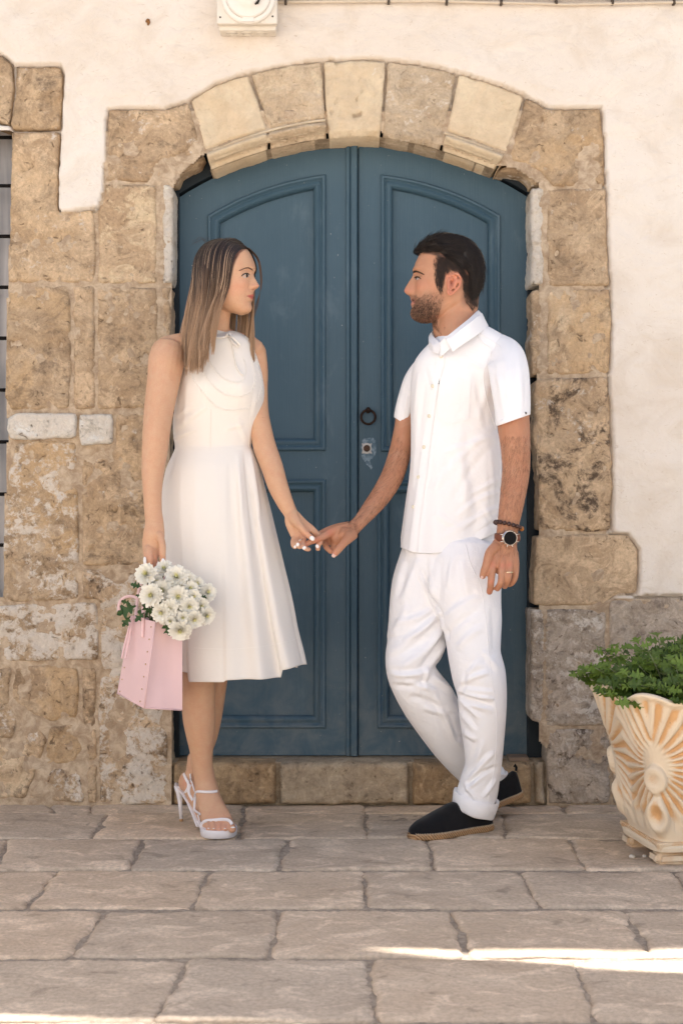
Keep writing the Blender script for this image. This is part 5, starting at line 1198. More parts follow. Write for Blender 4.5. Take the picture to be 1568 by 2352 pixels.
# ear warmth, then the ear hollow's shade painted into the colour
col = tint(col, .6 * ((y > 625) & (y < 680) & (x > 1022) & (x < 1062) & (C[:, 1] < YM - .076)) * inhead, (.66, .22, .14))
col = tint(col, .85 * np.exp(-((x - 1036) / 5) ** 2 - ((y - 654) / 8) ** 2) * inhead * (C[:, 1] < YM - .05), (.22, .06, .04))
lipm = sstep(.028, .022, np.abs(hy)) * (hx > .07) * inhead * sstep(zc(702.5), zc(700.5), hz) * sstep(zc(687), zc(689), hz)
col = tint(col, lipm * .75, (.50, .19, .15)); col = tint(col, np.exp(-((hz - zc(693.3)) / .0013) ** 2) * sstep(.029, .025, np.abs(hy)) * (hx > .07) * inhead * .8, (.14, .05, .04))
n1 = .5 + .5 * pn(C[:, 0] * 260, C[:, 1] * 260, C[:, 2] * 90)
beard = sstep(1030, 1008, x + (y - 700) * .25) * sstep(660, 690, y + (985 - np.clip(x, 960, 1040)) * .10 + 0) * sstep(775, 748, y) * inhead
edge = sstep(-4, 40, (x - 962) * 1.0 + (y - 668) * 1.1)        # cheek line
beard = beard * np.where(y < 700, edge, 1) * np.where((x < 962) & (y < 681), 0, 1)
mous = ((y > 677) & (y < 690) & (x < 962)) * inhead; beard = np.maximum(beard * (1 - lipm), mous * .9 * (np.abs(hy) < .035))
col = tint(col, beard * (.26 + .30 * n1), (.15, .085, .055))
HL = [(975,575),(962,584),(985,586),(1000,590),(1003,606),(997,620),(1003,640),(1009,660),(1014,652),(1018,640),(1022,628),(1034,620),(1050,622),(1060,632),(1062,650),(1062,672),(1070,690),(1082,702),(1092,706),(1130,700),(1130,520),(950,520),(950,575)]
scm = inside(x, y, HL) & inhead; dd = seg_dist(x, y, HL); fz = np.where(scm, sstep(0, 5, dd), 0) * (C[:, 1] > YM - .0775 - .012 * (x > 1066) - .02 * (y < 622))
col = tint(col, fz * .96, (.022, .014, .011))
nap = sstep(712, 690, y) * sstep(1052, 1068, x) * inhead * (x < 1125); col = tint(col, np.clip(nap * (.5 + .5 * n1), 0, .9) * (C[:, 1] < YM + .2), (.05, .03, .022))
for a, b_, s in [(1131,1298,8),(1153,1299,8),(1169,1298,7),(1128,1336,6),(1124,1358,7),(757,1223,9),(767,1274,8),(728,1240,8),(700,1253,9)]: col = tint(col, .5 * g2(a, b_, s, s), (.62, .20, .13))
vcol(bodyM, col); bodyM.materials.append(skin_mat('tanned_skin', .5)); obj('body', bodyM, None, None, man)
BM = bvh_of(bodyM)
eye_parts(man, BM, FRM, [(952,640.5),(954.5,638.6),(958,638.0),(961,639),(963,641),(960,642.2),(956,642.6)], (955.5, 640.3, 2.8, 2.2), [(950.5,639),(953,636.8),(957,635.6),(961,637),(966,640.8)], .0019)
brow(man, BM, FRM, [(946.5,630),(948,627),(952,624.5),(958,624.5),(965,627),(971,630)], 260, 4, .0004, (.035, .022, .016), 2.2)
for (a, b_, Y, ax, rr, w, h, mt) in [(767, 1275, 4.128, (-.55, -.1, -.85), (.85, 0, -.55), .0062, .0075, NAILP), (1106.8, 1325, 4.07, (-.3, 0, -1), (1, 0, -.3), .004, .006, NAILP)]:
    q, nn = hit(BM, a, b_, .0006); nail(man, q, ax, rr, w, h, mt)
rg = MB(); q = P(1167.5, 1314, 4.078)
rg.tube([q + Vector((.0122 * math.cos(a), .0122 * math.sin(a), -.0005)) for a in np.linspace(0, 2 * PI, 25)[:-1]], (.0012, .0024), 6, closed=True, flat=(0, 0, 1)); rg.build('wedding_ring', plain('gold', (.85, .68, .42), .22, 1, .02), man)
# ---------------------------------------------------------------- his hair and beard
def hairs_on(bvh, n, region, flow, ln, r, colf, lift=.25, seg=4, rs=RS, lenv=.35):
    SS = []; bx0, bx1, by0, by1 = region['box']; poly = region['poly']; dens = region.get('dens'); c0 = 0
    while len(SS) < n and c0 < n * 8:
        c0 += 1; x, y = rs.uniform(bx0, bx1), rs.uniform(by0, by1)
        if not inside(np.array([x]), np.array([y]), poly)[0]: continue
        if dens and rs.rand() > dens(x, y): continue
        q, nn = hit(bvh, x, y, 0)
        if abs(q.y - region.get('Y', q.y)) > .2: continue
        dx, dy = flow(x, y); L = ln(x, y) * (1 + rs.uniform(-lenv, lenv)) if callable(ln) else ln * (1 + rs.uniform(-lenv, lenv))
        d = Vector((dx, rs.uniform(-.3, .3), -dy)); d += Vector((rs.normal() * .18, 0, rs.normal() * .18)); d = d - nn * d.dot(nn); d.normalize(); lf = lift(x, y) if callable(lift) else lift
        pts = []; p = q.copy()
        for k in range(seg):
            pts.append(p.copy()); dd_ = (d + nn * lf * (1 - k / seg) - nn * .12 * k / seg); p = p + dd_.normalized() * (L / (seg - 1))
        c = colf(); SS.append((np.array([tuple(v) for v in pts]), r, r * .35, c))
    return SS
# hair volume: a styled cap, then strands
hm = MB()
limb(hm, [(966,578,4.30,22,2.6),(982,567,4.30,36,2.6),(1004,562,4.30,48,2.5),(1030,566,4.30,58,2.1),(1056,580,4.30,72,1.75),(1076,604,4.30,70,1.95),(1084,636,4.30,56,2.3),(1082,664,4.30,48,2.3),(1083,688,4.30,24,3)], 50, 26)
limb(hm, [(1006,576,4.30,42,3.0),(1036,592,4.30,66,2.0),(1060,612,4.30,70,1.9)], 20, 24)
limb(hm, [(952,578,4.30,10,4.5),(962,576,4.30,20,4.4),(978,573,4.30,31,4.0),(1000,572,4.30,44,3.3)], 24, 20)
cap = remesh(hm, .0035, 3, 'hair_cap'); C = coords(cap); N_ = normals(cap); xx, yy_ = topx(C)
g_ = pn(C[:, 0] * 30 - C[:, 2] * 14, C[:, 1] * 85, C[:, 2] * 60 + C[:, 0] * 30); C += N_ * (.0028 * g_ + .0015 * pn(C[:, 0] * 90, C[:, 1] * 200, C[:, 2] * 200))[:, None]; setco(cap, C)
vcol(cap, np.tile([.007, .0045, .0035], (len(C), 1)))
hcap = obj('hair', cap, None, HAIRM, man)
HB = bvh_of(cap)
hc = lambda: np.array([.010, .006, .0045]) * RS.uniform(.4, 2.4)
def fl(x, y):      # combed back and down
    a = math.atan2(y - 655, x - 1010); 
    tx, ty = -math.sin(a), math.cos(a); k = 1 if x < 1050 else .7
    return (tx + .35 * (x < 990), ty - .0)
OUT = [(947,574),(951,563),(961,555),(975,546),(992,541),(1012,538),(1034,537),(1056,541),(1076,552),(1092,566),(1104,586),(1112,606),(1116,632),(1112,652),(1104,668),(1094,692),(1090,706),(1078,694),(1066,672),(1062,648),(1058,632),(1048,624),(1034,622),(1022,630),(1012,636),(1004,625),(1000,606),(1000,590),(985,584),(966,584),(954,580)]
SS = hairs_on(HB, 4200, dict(box=(946, 1118, 536, 708), poly=OUT), fl, .028, .00055, hc, lift=lambda x, y: .10 if y < 575 else .06)
side = hairs_on(BM, 2800, dict(box=(994, 1096, 584, 712), poly=[(1000,588),(1040,590),(1080,640),(1096,700),(1084,712),(1068,694),(1062,668),(1062,640),(1050,622),(1034,618),(1022,628),(1016,655),(1012,676),(1003,664),(994,630),(993,606),(996,590)], dens=lambda x, y: min(1, max(.12, (x - 992) / 14)) if y < 665 else .5), lambda x, y: (.35, 1) if x < 1030 else (.5, .9), .010, .00035, lambda: np.array([.03, .02, .015]) * RS.uniform(.5, 1.8), lift=.35)
strands('hair_strands', SS + side, HAIRM, hcap)
BP = [(944,680),(958,678),(968,682),(976,672),(990,668),(1006,662),(1016,664),(1020,680),(1014,700),(1008,720),(1004,742),(1014,768),(1004,758),(990,746),(968,742),(952,737),(943,726),(943,708),(950,704),(952,694),(946,690)]
bd = hairs_on(BM, 4200, dict(box=(942, 1022, 660, 770), poly=BP, dens=lambda x, y: min(1, max(.12, (y - 668) / 40)) * min(1, max(.25, 1 - (x - 985) / 40))), lambda x, y: (-.25 + (x - 985) * .004, 1), 0.0055, .00018, lambda: np.array([.030, .017, .011]) * RS.uniform(.4, 2.2), lift=.55, seg=3)
strands('beard', bd, HAIRM, man)
ah = hairs_on(BM, 1300, dict(box=(1140, 1220, 1000, 1290), poly=[(1150,1000),(1216,1000),(1218,1100),(1200,1190),(1190,1270),(1130,1280),(1140,1190)]), lambda x, y: (-.35 + .2 * math.sin(y * .05), 1), .012, .00018, lambda: np.array([.05, .028, .018]) * RS.uniform(.6, 2), lift=.16, seg=4)
ah += hairs_on(BM, 1100, dict(box=(780, 945, 1000, 1230), poly=[(915,1000),(940,1040),(936,1100),(880,1170),(820,1222),(780,1220),(800,1195),(870,1105)]), lambda x, y: (-.9, 1), .012, .00018, lambda: np.array([.05, .028, .018]) * RS.uniform(.6, 2), lift=.16, seg=4)
strands('arm_hair', ah, HAIRM, man)
# ---------------------------------------------------------------- shirt
SHM = cloth_mat('white_cotton', (.87, .86, .87), .9, .06, 1100, .1, .22)
TRM = cloth_mat('white_twill', (.86, .85, .865), .9, .06, 1000, .12, .26, crisp=.3)
SR = [(742,1042,1106,1.1),(750,1030,1118,1.0),(760,1016,1136,.9),(772,1003,1156,.78),(786,988,1176,.68),(802,972,1188,.63),(815,961,1192,.60),(832,951,1190,.60),(860,945,1182,.60),(900,942,1168,.60),(940,942,1148,.61),(980,943,1141,.62),(1020,943,1148,.62),(1060,942,1152,.62),(1110,938,1153,.62),(1160,932,1151,.62),(1200,927,1150,.62),(1240,922,1150,.61),(1262,919,1150,.61)]
NU, NV = 280, 230; YS = 4.31
K = cr([(a, (b_ + c) / 2, c - b_, d) for a, b_, c, d in SR], 900); K = K[np.argsort(K[:, 0])]
ys = np.linspace(742, 1262, NV); cx = np.interp(ys, K[:, 0], K[:, 1]); wd = np.interp(ys, K[:, 0], K[:, 2]); rt = np.interp(ys, K[:, 0], K[:, 3])
th = np.linspace(0, 2 * PI, NU, endpoint=False); T, I = np.meshgrid(th, np.arange(NV)); yy = ys[I]; ca, sa = np.cos(T), np.sin(T)
X = (cx[I] - 784) / FPX * YS + wd[I] / 2 / FPX * YS * np.sign(ca) * np.abs(ca) ** .9
R = wd[I] / 2 / FPX * YS * rt[I]; Yv = YS + R * np.sign(sa) * np.abs(sa) ** .9; xn = 784 + X / YS * FPX; t = np.clip((yy - 786) / 476, 0, 1)
hem = np.interp(xn, [919,932,945,962,985,1010,1040,1062,1085,1108,1130,1150], [1257,1263,1268,1270,1270,1267,1259,1252,1243,1234,1226,1221])
Zp = yy + np.where(sa < .15, hem - 1262, -28) * sstep(.40, 1, t)
# wavy drape low down, shoulder line tilts up to the collar
Yv += (.004 * np.sin(T * 7 + 1) + .003 * np.sin(T * 12)) * sstep(.3, 1, t) * np.sign(sa)
Yv -= np.where(sa < 0, .010 * np.exp(-((xn - 1000) / 60) ** 2 - ((yy - 890) / 60) ** 2), 0)
V = np.stack([X, Yv, CH - (Zp - 1176) / FPX * YS], -1)
l1 = V[-1:]; cm_ = l1.mean(1, keepdims=True); V = np.concatenate([V[:1] * .0 + (V[:1].mean(1, keepdims=True) + (V[:1] - V[:1].mean(1, keepdims=True)) * [.7, .7, 1]) + [0, 0, -.002], V, cm_ + (l1 - cm_) * [.985, .985, 1] + [0, 0, .001], cm_ + (V[-30:-29] - cm_) * [.965, .965, 1]], 0)
n_ = V.shape[0]; idx = np.arange(n_ * NU).reshape(n_, NU); F = np.stack([idx[:-1], np.roll(idx, -1, 1)[:-1], np.roll(idx, -1, 1)[1:], idx[1:]], -1).reshape(-1, 4)
def outward(me):
    bm = bmesh.new(); bm.from_mesh(me); bmesh.ops.recalc_face_normals(bm, faces=bm.faces); bm.to_mesh(me); bm.free(); me.polygons.foreach_set('use_smooth', [True] * len(me.polygons)); return me
sm = outward(mesh_from('shirt', V.reshape(-1, 3), F))
creases(sm, [(1128,985,1000,1120,12,.0035,6),(1135,1020,1040,1150,12,-.003,8),(1138,1000,1020,1040,9,.003),(1075,975,1100,1180,16,-.0035,10),(1030,1000,1075,1200,18,.003,-12),(1146,1130,1050,1185,8,.0035,8),(1148,1165,1060,1215,8,.0035,6),
             (1146,1100,1080,1135,7,.003),(1120,880,1100,960,12,.004),(1090,860,1118,980,10,-.0035),(960,860,950,960,7,.0025),(975,880,962,1010,8,-.0025),(955,1000,948,1120,6,.002),(1148,1190,1090,1230,7,-.003),(1128,1040,1136,1180,7,.003),
             (1000,1180,1050,1210,10,.0025),(985,840,1000,900,8,.0022),(1060,820,1110,850,7,.0025),(1040,1050,1010,1130,12,-.002),(1085,1190,1010,1240,9,.002),(1110,1160,1140,1215,6,.0025)], gain=1.1)
shirt = obj('shirt', sm, None, SHM, man)
def sleeve(keys, hemtilt, cre, name='sleeve', n=80, m=70):
    C_ = cr(keys, m); V = []
    for i, k in enumerate(C_):
        px, py, Y, w, r = k; a = C_[min(i + 1, m - 1)] - C_[max(i - 1, 0)]; tx, ty = a[0] / math.hypot(a[0], a[1]), a[1] / math.hypot(a[0], a[1])
        tl = hemtilt * (i / (m - 1)) ** 3
        for j in range(n):
            t = 2 * PI * j / n; u = math.cos(t) * w / 2; dd = math.sin(t) * w / 2 * r
            V.append(P(px + (-ty) * -u + tx * tl * math.cos(t), py + tx * -u * -1 * -1 + ty * tl * math.cos(t), Y + dd / FPX * Y))
    V = [Vector(v) for v in V]
    last = V[-n:]; c = sum(last, Vector()) / n; V += [c + (v - c) * .97 for v in last]; back = V[(m - 10) * n:(m - 9) * n]; V += [b_ * 1.0 + (c - b_) * .08 for b_ in back]
    F = [(i * n + j, i * n + (j + 1) % n, (i + 1) * n + (j + 1) % n, (i + 1) * n + j) for i in range(m + 1) for j in range(n)]
    me = outward(mesh_from(name, V, F)); creases(me, cre); o = obj(name, me, None, SHM, shirt); return me, o
slm, sl1 = sleeve([(1122,785,4.30,40,1.3),(1140,796,4.27,66,1.2),(1158,818,4.23,88,1.1),(1167,850,4.19,92,1.0),(1172,890,4.165,90,1.0),(1176,930,4.15,84,1.0),(1177,966,4.14,80,1.0)], -13,
       [(1130,830,1150,960,9,-.004,4),(1190,810,1196,930,8,.003),(1160,830,1172,940,9,.003),(1206,850,1205,960,6,-.002),(1140,860,1150,900,8,.003)])
slm2, sl2 = sleeve([(1000,822,4.36,38,1.2),(978,838,4.385,48,1.2),(957,872,4.40,57,1.1),(943,910,4.41,56,1.1),(932,945,4.41,52,1.1),(926,972,4.41,48,1.1)], 9, [(940,880,925,960,6,.003),(955,880,942,970,6,-.003)])
SBV = bvh_of(sm, slm, slm2)
def seam(pts, r, name, bvh, mat, parent, off=.0005, fb=4.2):
    b_ = MB(); r = r * 1.35; b_.tube(smooth_line([hit(bvh, x_, y_, off, fb)[0] for x_, y_ in resample(cr(pts, 50), 3, False)], 3), r, 5); b_.build(name, mat, parent)
def patch(poly, name, bvh, off, mat, parent, step=3.0, thick=.0030, fb=4.2):
    """a second layer of cloth with real thickness lying on the garment"""
    B = resample([np.array(p, float) for p in poly], step); vv, tri, bi = cdt(B, step * 1.3); n = len(vv); m = len(bi)
    top = [hit(bvh, p[0], p[1], off, fb)[0] for p in vv]; bot = [hit(bvh, vv[i][0], vv[i][1], off - thick, fb)[0] for i in bi]
    me = outward(mesh_from(name, top + bot, list(tri) + [(bi[i], n + i, n + (i + 1) % m, bi[(i + 1) % m]) for i in range(m)]))
    nn = me.polygons[0].normal
    if nn.y > 0:
        bm = bmesh.new(); bm.from_mesh(me); bmesh.ops.reverse_faces(bm, faces=bm.faces); bm.to_mesh(me); bm.free()
    return obj(name, me, None, mat, parent, auto=60)
patch([(1003,790),(1012,786),(1024,792),(1019,840),(1006,880),(999,930),(993,980),(986,1030),(979,1090),(970,1150),(962,1210),(957,1268),(936,1265),(942,1210),(950,1150),(958,1090),(966,1030),(976,980),(984,930),(990,885),(1000,840)], 'placket', SBV, .0036, SHM, shirt)
patch([(1010,866),(1040,868),(1081,874),(1078,920),(1076,963),(1052,969),(1031,975),(1003,959),(1004,920)], 'chest_pocket', SBV, .0036, SHM, shirt)
patch([(1139,968),(1160,960),(1185,951),(1205,947),(1215,947),(1215,957),(1206,957),(1186,961),(1162,971),(1143,982)], 'sleeve_hem', SBV, .0030, SHM, sl1)
BTN = plain('ivory_button', (.72, .66, .52), .3, 0, .05, 200, .5)
for a, b_ in [(1013,819),(993,886.5),(985,955.5),(973,1026.5),(960.5,1095.5),(949,1164),(1038,788)]:
    q, nn = hit(SBV, a, b_, .0045); k = MB(); k.ball(q, .0058, 14, (1, .32, 1)); k.build('button', BTN, shirt)
k = MB(); q, nn = hit(SBV, 1206, 949, .003); k.ball(q, .004, 10, (1, .4, 1)); k.build('cuff_rivet', plain('dark_rivet', (.10, .09, .08), .4, .5), sl1)
k = MB()
for a, b_ in [(1009.5,869),(1008.5,873),(1007.5,877),(1007,881)]: q, nn = hit(SBV, a, b_, .0028); k.ball(q, .0016, 6, (1, .5, 1.2))
k.build('pocket_tag', plain('dark_thread', (.04, .04, .045), .8), shirt)
seam([(1096,770),(1110,790),(1128,802),(1118,830),(1110,860),(1112,890),(1118,920),(1128,955),(1138,985)], .0010, 'armhole_seam', SBV, SHM, shirt, .0012)
seam([(1140,990),(1148,1060),(1146,1130),(1138,1215)], .0010, 'side_seam', SBV, SHM, shirt)
seam([(1080,752),(1105,768),(1140,790),(1150,800)], .0009, 'yoke_seam', SBV, SHM, shirt)
# collar: a stand and two folded leaves
def skin_patch(rows, name, parent, mat, thick=.002):
    """rows of world points, made into a sheet with thickness"""
    n = len(rows[0]); V = [p for r_ in rows for p in r_]; F = [(i * n + j, i * n + j + 1, (i + 1) * n + j + 1, (i + 1) * n + j) for i in range(len(rows) - 1) for j in range(n - 1)]
    me = mesh_from(name, V, F); bm = bmesh.new(); bm.from_mesh(me); bmesh.ops.recalc_face_normals(bm, faces=bm.faces); bmesh.ops.solidify(bm, geom=bm.faces[:], thickness=thick); bmesh.ops.recalc_face_normals(bm, faces=bm.faces); bm.to_mesh(me); bm.free(); me.polygons.foreach_set('use_smooth', [True] * len(me.polygons))
    return obj(name, me, None, mat, parent, auto=50)
top = cr([(1021,775,4.19),(1034,766,4.185),(1055,750,4.19),(1078,732,4.215),(1095,716,4.27),(1098,712,4.31),(1096,716,4.36)], 24)
fold = cr([(1024,781,4.178),(1040,773,4.172),(1060,757,4.176),(1085,738,4.20),(1103,724,4.26),(1107,722,4.31),(1104,726,4.37)], 24)
low = cr([(1040,808,4.172),(1049,800,4.172),(1070,786,4.178),(1094,770,4.20),(1115,754,4.25),(1121,748,4.31),(1114,752,4.38)], 24)
skin_patch([[P(*q) for q in top], [P(*q) for q in (top * .4 + fold * .6)], [P(*(q + np.array([0, -2, 0]))) for q in fold], [P(*q) for q in (fold * .5 + low * .5 + np.array([0, 0, -.004]))], [P(*q) for q in low]], 'collar_leaf', shirt, SHM)
stand = cr([(1010,786,4.20),(1030,769,4.188),(1055,749,4.195),(1078,731,4.22),(1094,716,4.27),(1095,714,4.31)], 20); sb = stand + np.array([0, 34, -.002])
skin_patch([[P(*q) for q in stand], [P(*q) for q in sb]], 'collar_stand', shirt, SHM)
t2 = cr([(1011,788,4.20),(1000,778,4.25),(992,768,4.30),(993,760,4.35),(1004,752,4.39)], 14); f2 = cr([(1010,800,4.195),(994,793,4.22),(984,781,4.27),(986,768,4.34),(1000,756,4.39)], 14); l2 = cr([(1006,812,4.20),(993,808,4.22),(984,796,4.27),(988,782,4.34),(1002,770,4.39)], 14)
skin_patch([[P(*q) for q in t2], [P(*q) for q in f2], [P(*q) for q in l2]], 'collar_leaf', shirt, SHM)
# ---------------------------------------------------------------- trousers
tb_ = MB()
limb(tb_, [(1036,1205,4.31,200,.6),(1036,1240,4.31,216,.6),(1036,1290,4.31,226,.62),(1030,1340,4.31,228,.6)], 20, 40)
limb(tb_, [(985,1290,4.335,140,.95),(962,1340,4.33,124,1.1),(956,1390,4.32,124,1.05),(957,1435,4.31,132,1.0),(955,1475,4.30,136,.95),(944,1512,4.28,120,.95),(944,1545,4.275,112,.95),(962,1580,4.29,118,.9),(985,1614,4.315,124,.85),(1009,1655,4.35,116,.9),(1040,1705,4.40,104,.9),(1075,1752,4.45,90,.9),(1105,1782,4.48,80,.9),(1135,1786,4.50,66,.9)], 110, 44)
limb(tb_, [(1070,1290,4.27,165,.85),(1068,1340,4.255,170,.85),(1075,1385,4.24,152,.9),(1082,1425,4.225,140,.95),(1086,1465,4.215,128,1),(1089,1505,4.205,121,1),(1099,1550,4.20,123,1),(1106,1592,4.20,114,1),(1108,1650,4.205,106,1),(1110,1710,4.215,92,1),(1109,1758,4.225,84,1),(1101,1795,4.235,90,1),(1095,1822,4.245,93,1.0),(1092,1836,4.25,86,1.0)], 120, 48)
tm = remesh(tb_, .0045, 3, 'trousers')
creases(tm, [(1012,1405,930,1470,11,.008,-6),(1010,1418,905,1510,11,-.006,-8),(1020,1430,920,1535,13,.008,-10),(1026,1450,960,1540,10,-.006,-4),(1028,1470,985,1530,9,.006),(935,1395,900,1460,12,.004),(1000,1395,915,1430,10,.005,-6),
             (985,1540,900,1548,9,.008,-6),(978,1532,978,1580,6,.006),(990,1560,905,1575,9,-.006,-6),(995,1555,1040,1590,8,.006),(1000,1590,930,1570,9,.007,5),(1010,1625,940,1600,11,-.005,4),(1020,1640,975,1625,9,.005),(1000,1600,1060,1720,9,.005,3),(1030,1640,1050,1700,7,-.005),
             (1052,1585,1130,1605,7,.008,3),(1060,1600,1130,1620,6,-.006,2),(1050,1598,1100,1650,7,.007),(1056,1625,1096,1672,7,-.005),(1120,1545,1060,1570,8,.006,3),(1100,1520,1060,1565,9,.005),(1130,1590,1060,1582,7,.005),(1070,1545,1060,1600,6,-.005),(1062,1680,1092,1700,8,.005),(1128,1635,1066,1618,8,.004,3),
             (1132,1730,1080,1790,8,.006,3),(1140,1760,1075,1800,7,-.005,3),(1120,1770,1070,1815,7,.006),(1138,1790,1110,1830,6,.005),(1066,1800,1090,1835,6,.005),(1110,1700,1090,1760,9,.004),
             (1098,1372,1018,1425,12,.005,5),(1100,1400,1030,1455,11,-.004,4),(1106,1440,1050,1490,11,.0045,4),(1060,1290,1075,1380,11,.004),(1012,1290,1006,1390,10,-.004),(1040,1278,1028,1350,9,.004),(990,1280,1000,1370,9,.004,5),(985,1330,1005,1400,10,.006),(960,1285,925,1380,12,.004),(935,1290,915,1370,9,-.003),(1130,1400,1135,1500,11,-.003),(1110,1495,1145,1540,9,.004),
             (968,1312,1012,1405,5,-.009,3),(1012,1405,1029,1468,4,-.007)], gain=1.35)
trousers = obj('trousers', tm, None, TRM, man); TB = bvh_of(tm)
seam([(1093,1322),(1104,1350),(1112,1400),(1118,1460),(1126,1540),(1134,1600),(1140,1650),(1138,1720),(1132,1780),(1120,1840)], .0009, 'side_seam', TB, TRM, trousers)
seam([(1068,1250),(1071,1262),(1078,1290),(1092,1322)], .0012, 'pocket_edge', TB, TRM, trousers, .0012)
seam([(960,1285),(966,1320),(985,1360),(1011,1404)], .0008, 'crotch_seam', TB, TRM, trousers)
def cuff(keys, name='cuff', parent=trousers):
    n = 64; V = []; m = len(keys)
    for (x0, y0, x1, y1, Y, dr) in keys:
        cx_, cy_ = (x0 + x1) / 2, (y0 + y1) / 2; ux, uy = (x1 - x0) / 2, (y1 - y0) / 2
        for j in range(n):
            t = 2 * PI * j / n; w = 1 + .02 * math.sin(3 * t + 1); p = P(cx_ + ux * math.cos(t) * w, cy_ + uy * math.cos(t), Y); p.y += math.sin(t) * math.hypot(ux, uy) / FPX * Y * dr; p.z += .004 * math.sin(t) + .0015 * math.sin(5 * t); V.append(p)
    F = [(i * n + j, i * n + (j + 1) % n, (i + 1) * n + (j + 1) % n, (i + 1) * n + j) for i in range(m - 1) for j in range(n)]
    me = outward(mesh_from(name, V, F)); return obj(name, me, None, TRM, parent, auto=60)
cuff([(1050,1817,1138,1842,4.25,.92),(1042,1813,1145,1841,4.25,1.02),(1040,1818,1144,1847,4.25,1.04),(1037,1846,1134,1875,4.25,1.04),(1039,1850,1131,1879,4.25,1.0),(1046,1850,1124,1874,4.25,.88),(1050,1830,1128,1856,4.25,.85)])
cuff([(1098,1760,1160,1772,4.49,.9),(1096,1766,1165,1775,4.49,.95),(1094,1786,1156,1796,4.495,.95),(1097,1788,1152,1796,4.495,.85),(1100,1770,1150,1780,4.49,.85)])
# ---------------------------------------------------------------- espadrilles
BLK = NT('black_suede'); BLK.set('Base Color', BLK.mix(BLK.noise(60, 3), (.006, .006, .007), (.014, .013, .014))); BLK.set('Roughness', .95); BLK.set('Sheen Weight', .15); BLK.set('Specular IOR Level', .1); BLK = BLK.m
JUT = NT('braided_jute'); w_ = JUT.n('ShaderNodeTexWave'); w_.inputs['Scale'].default_value = 60; w_.inputs['Distortion'].default_value = 3; w_.bands_direction = 'DIAGONAL'; JUT.l(JUT.pos(), w_.inputs[0])
JUT.set('Base Color', JUT.mix(w_.outputs[1], (.26, .14, .065), (.50, .32, .17))); JUT.set('Roughness', .9); JUT.bump(w_.outputs[1], .8, .003); JUT = JUT.m
def espadrille(toe, heel, pitch, label, tab=False):
    """toe, heel: ground points (x, y, z of the sole bottom)"""
    sh_ = empty('shoe', (0, 0, 0), parent=man); sh_['label'] = label
    A, B = Vector(toe), Vector(heel); ax = (B - A); L = ax.length; ax.normalize(); sd_ = Vector((0, 0, 1)).cross(ax).normalized(); up = ax.cross(sd_).normalized()
    if up.z < 0: up = -up
    m, n = 46, 40
    hw = lambda t: np.interp(t, [0, .02, .08, .2, .32, .5, .7, .88, .97, 1], [.006, .022, .034, .046, .049, .044, .036, .035, .026, .010])
    ht = lambda t: np.interp(t, [0, .03, .10, .2, .35, .48, .54, .60, .66, .75, .88, .96, 1], [.012, .022, .034, .044, .060, .074, .078, .068, .056, .054, .062, .068, .060])
    V = []
    for i in range(m):
        t = i / (m - 1); c = A + ax * (L * t); w = hw(t) * .98; h = ht(t)
        for k in range(n):
            a = PI * k / (n - 1); V.append(c + sd_ * (w * math.copysign(abs(math.cos(a)) ** .75, math.cos(a)) * (1 - .18 * math.sin(a))) + up * (.016 + (h) * math.sin(a) ** .8))
    F = [(i * n + k, i * n + k + 1, (i + 1) * n + k + 1, (i + 1) * n + k) for i in range(m - 1) for k in range(n - 1)] + [tuple(range(n)), tuple((m - 1) * n + k for k in range(n))]
    up_ = obj('upper', outward(mesh_from('upper', V, F)), None, BLK, sh_)
    s_ = MB(); ring_ = []; m2 = 44
    tt = [.5 - .5 * math.cos(PI * i / (m2 - 1)) for i in range(m2)]
    out = [A + ax * (L * t * 1.0 + (.004 if t == 1 else -.004 if t == 0 else 0)) + sd_ * (hw(t) + .002) for t in tt] + [A + ax * (L * t) - sd_ * (hw(t) + .002) for t in tt[::-1]]
    no = len(out); cc = (A + B) / 2; V = []
    for z, s in ((0, .97), (.003, 1.0), (.009, 1.012), (.015, 1.0), (.019, .98)): V += [cc + (p - cc) * s + up * z for p in out]
    s_.add(V, [(i * no + k, i * no + (k + 1) % no, (i + 1) * no + (k + 1) % no, (i + 1) * no + k) for i in range(4) for k in range(no)] + [tuple(range(no))[::-1], tuple(4 * no + k for k in range(no))]); s_.build('sole', JUT, sh_)
    st = MB()
    for i in range(0, 60):
        t = .02 + .96 * i / 59; p = A + ax * (L * t) ; w = hw(t) + .0015
        for sg in (1, -1): st.tube([p + sd_ * (sg * w) + up * .015, p + sd_ * (sg * (w - .001)) + up * .021 + ax * .0015], .0008, 4)
    st.build('stitching', plain('jute_thread', (.62, .52, .40), .8), sh_)
    if tab:
        tb2 = MB(); q = B + up * .08; tb2.tube([q, q + up * .012 + ax * .004, q + up * .020 + ax * .001, q + up * .014 - ax * .004], (.005, .002), 8); tb2.build('heel_tab', BLK, sh_)
    return sh_
gx0, gy0 = GP(943, 1936); gx1, gy1 = GP(1131, 1913)
espadrille((gx0, gy0 + .045, .0), (gx1, gy1 + .045, .004), 0, 'black espadrille flat on the paving, front foot')
hl = P(1196, 1826, 4.50); espadrille((hl.x - .225, 4.40, .0), (hl.x, 4.50, hl.z), 0, 'black espadrille behind with raised heel', tab=True)
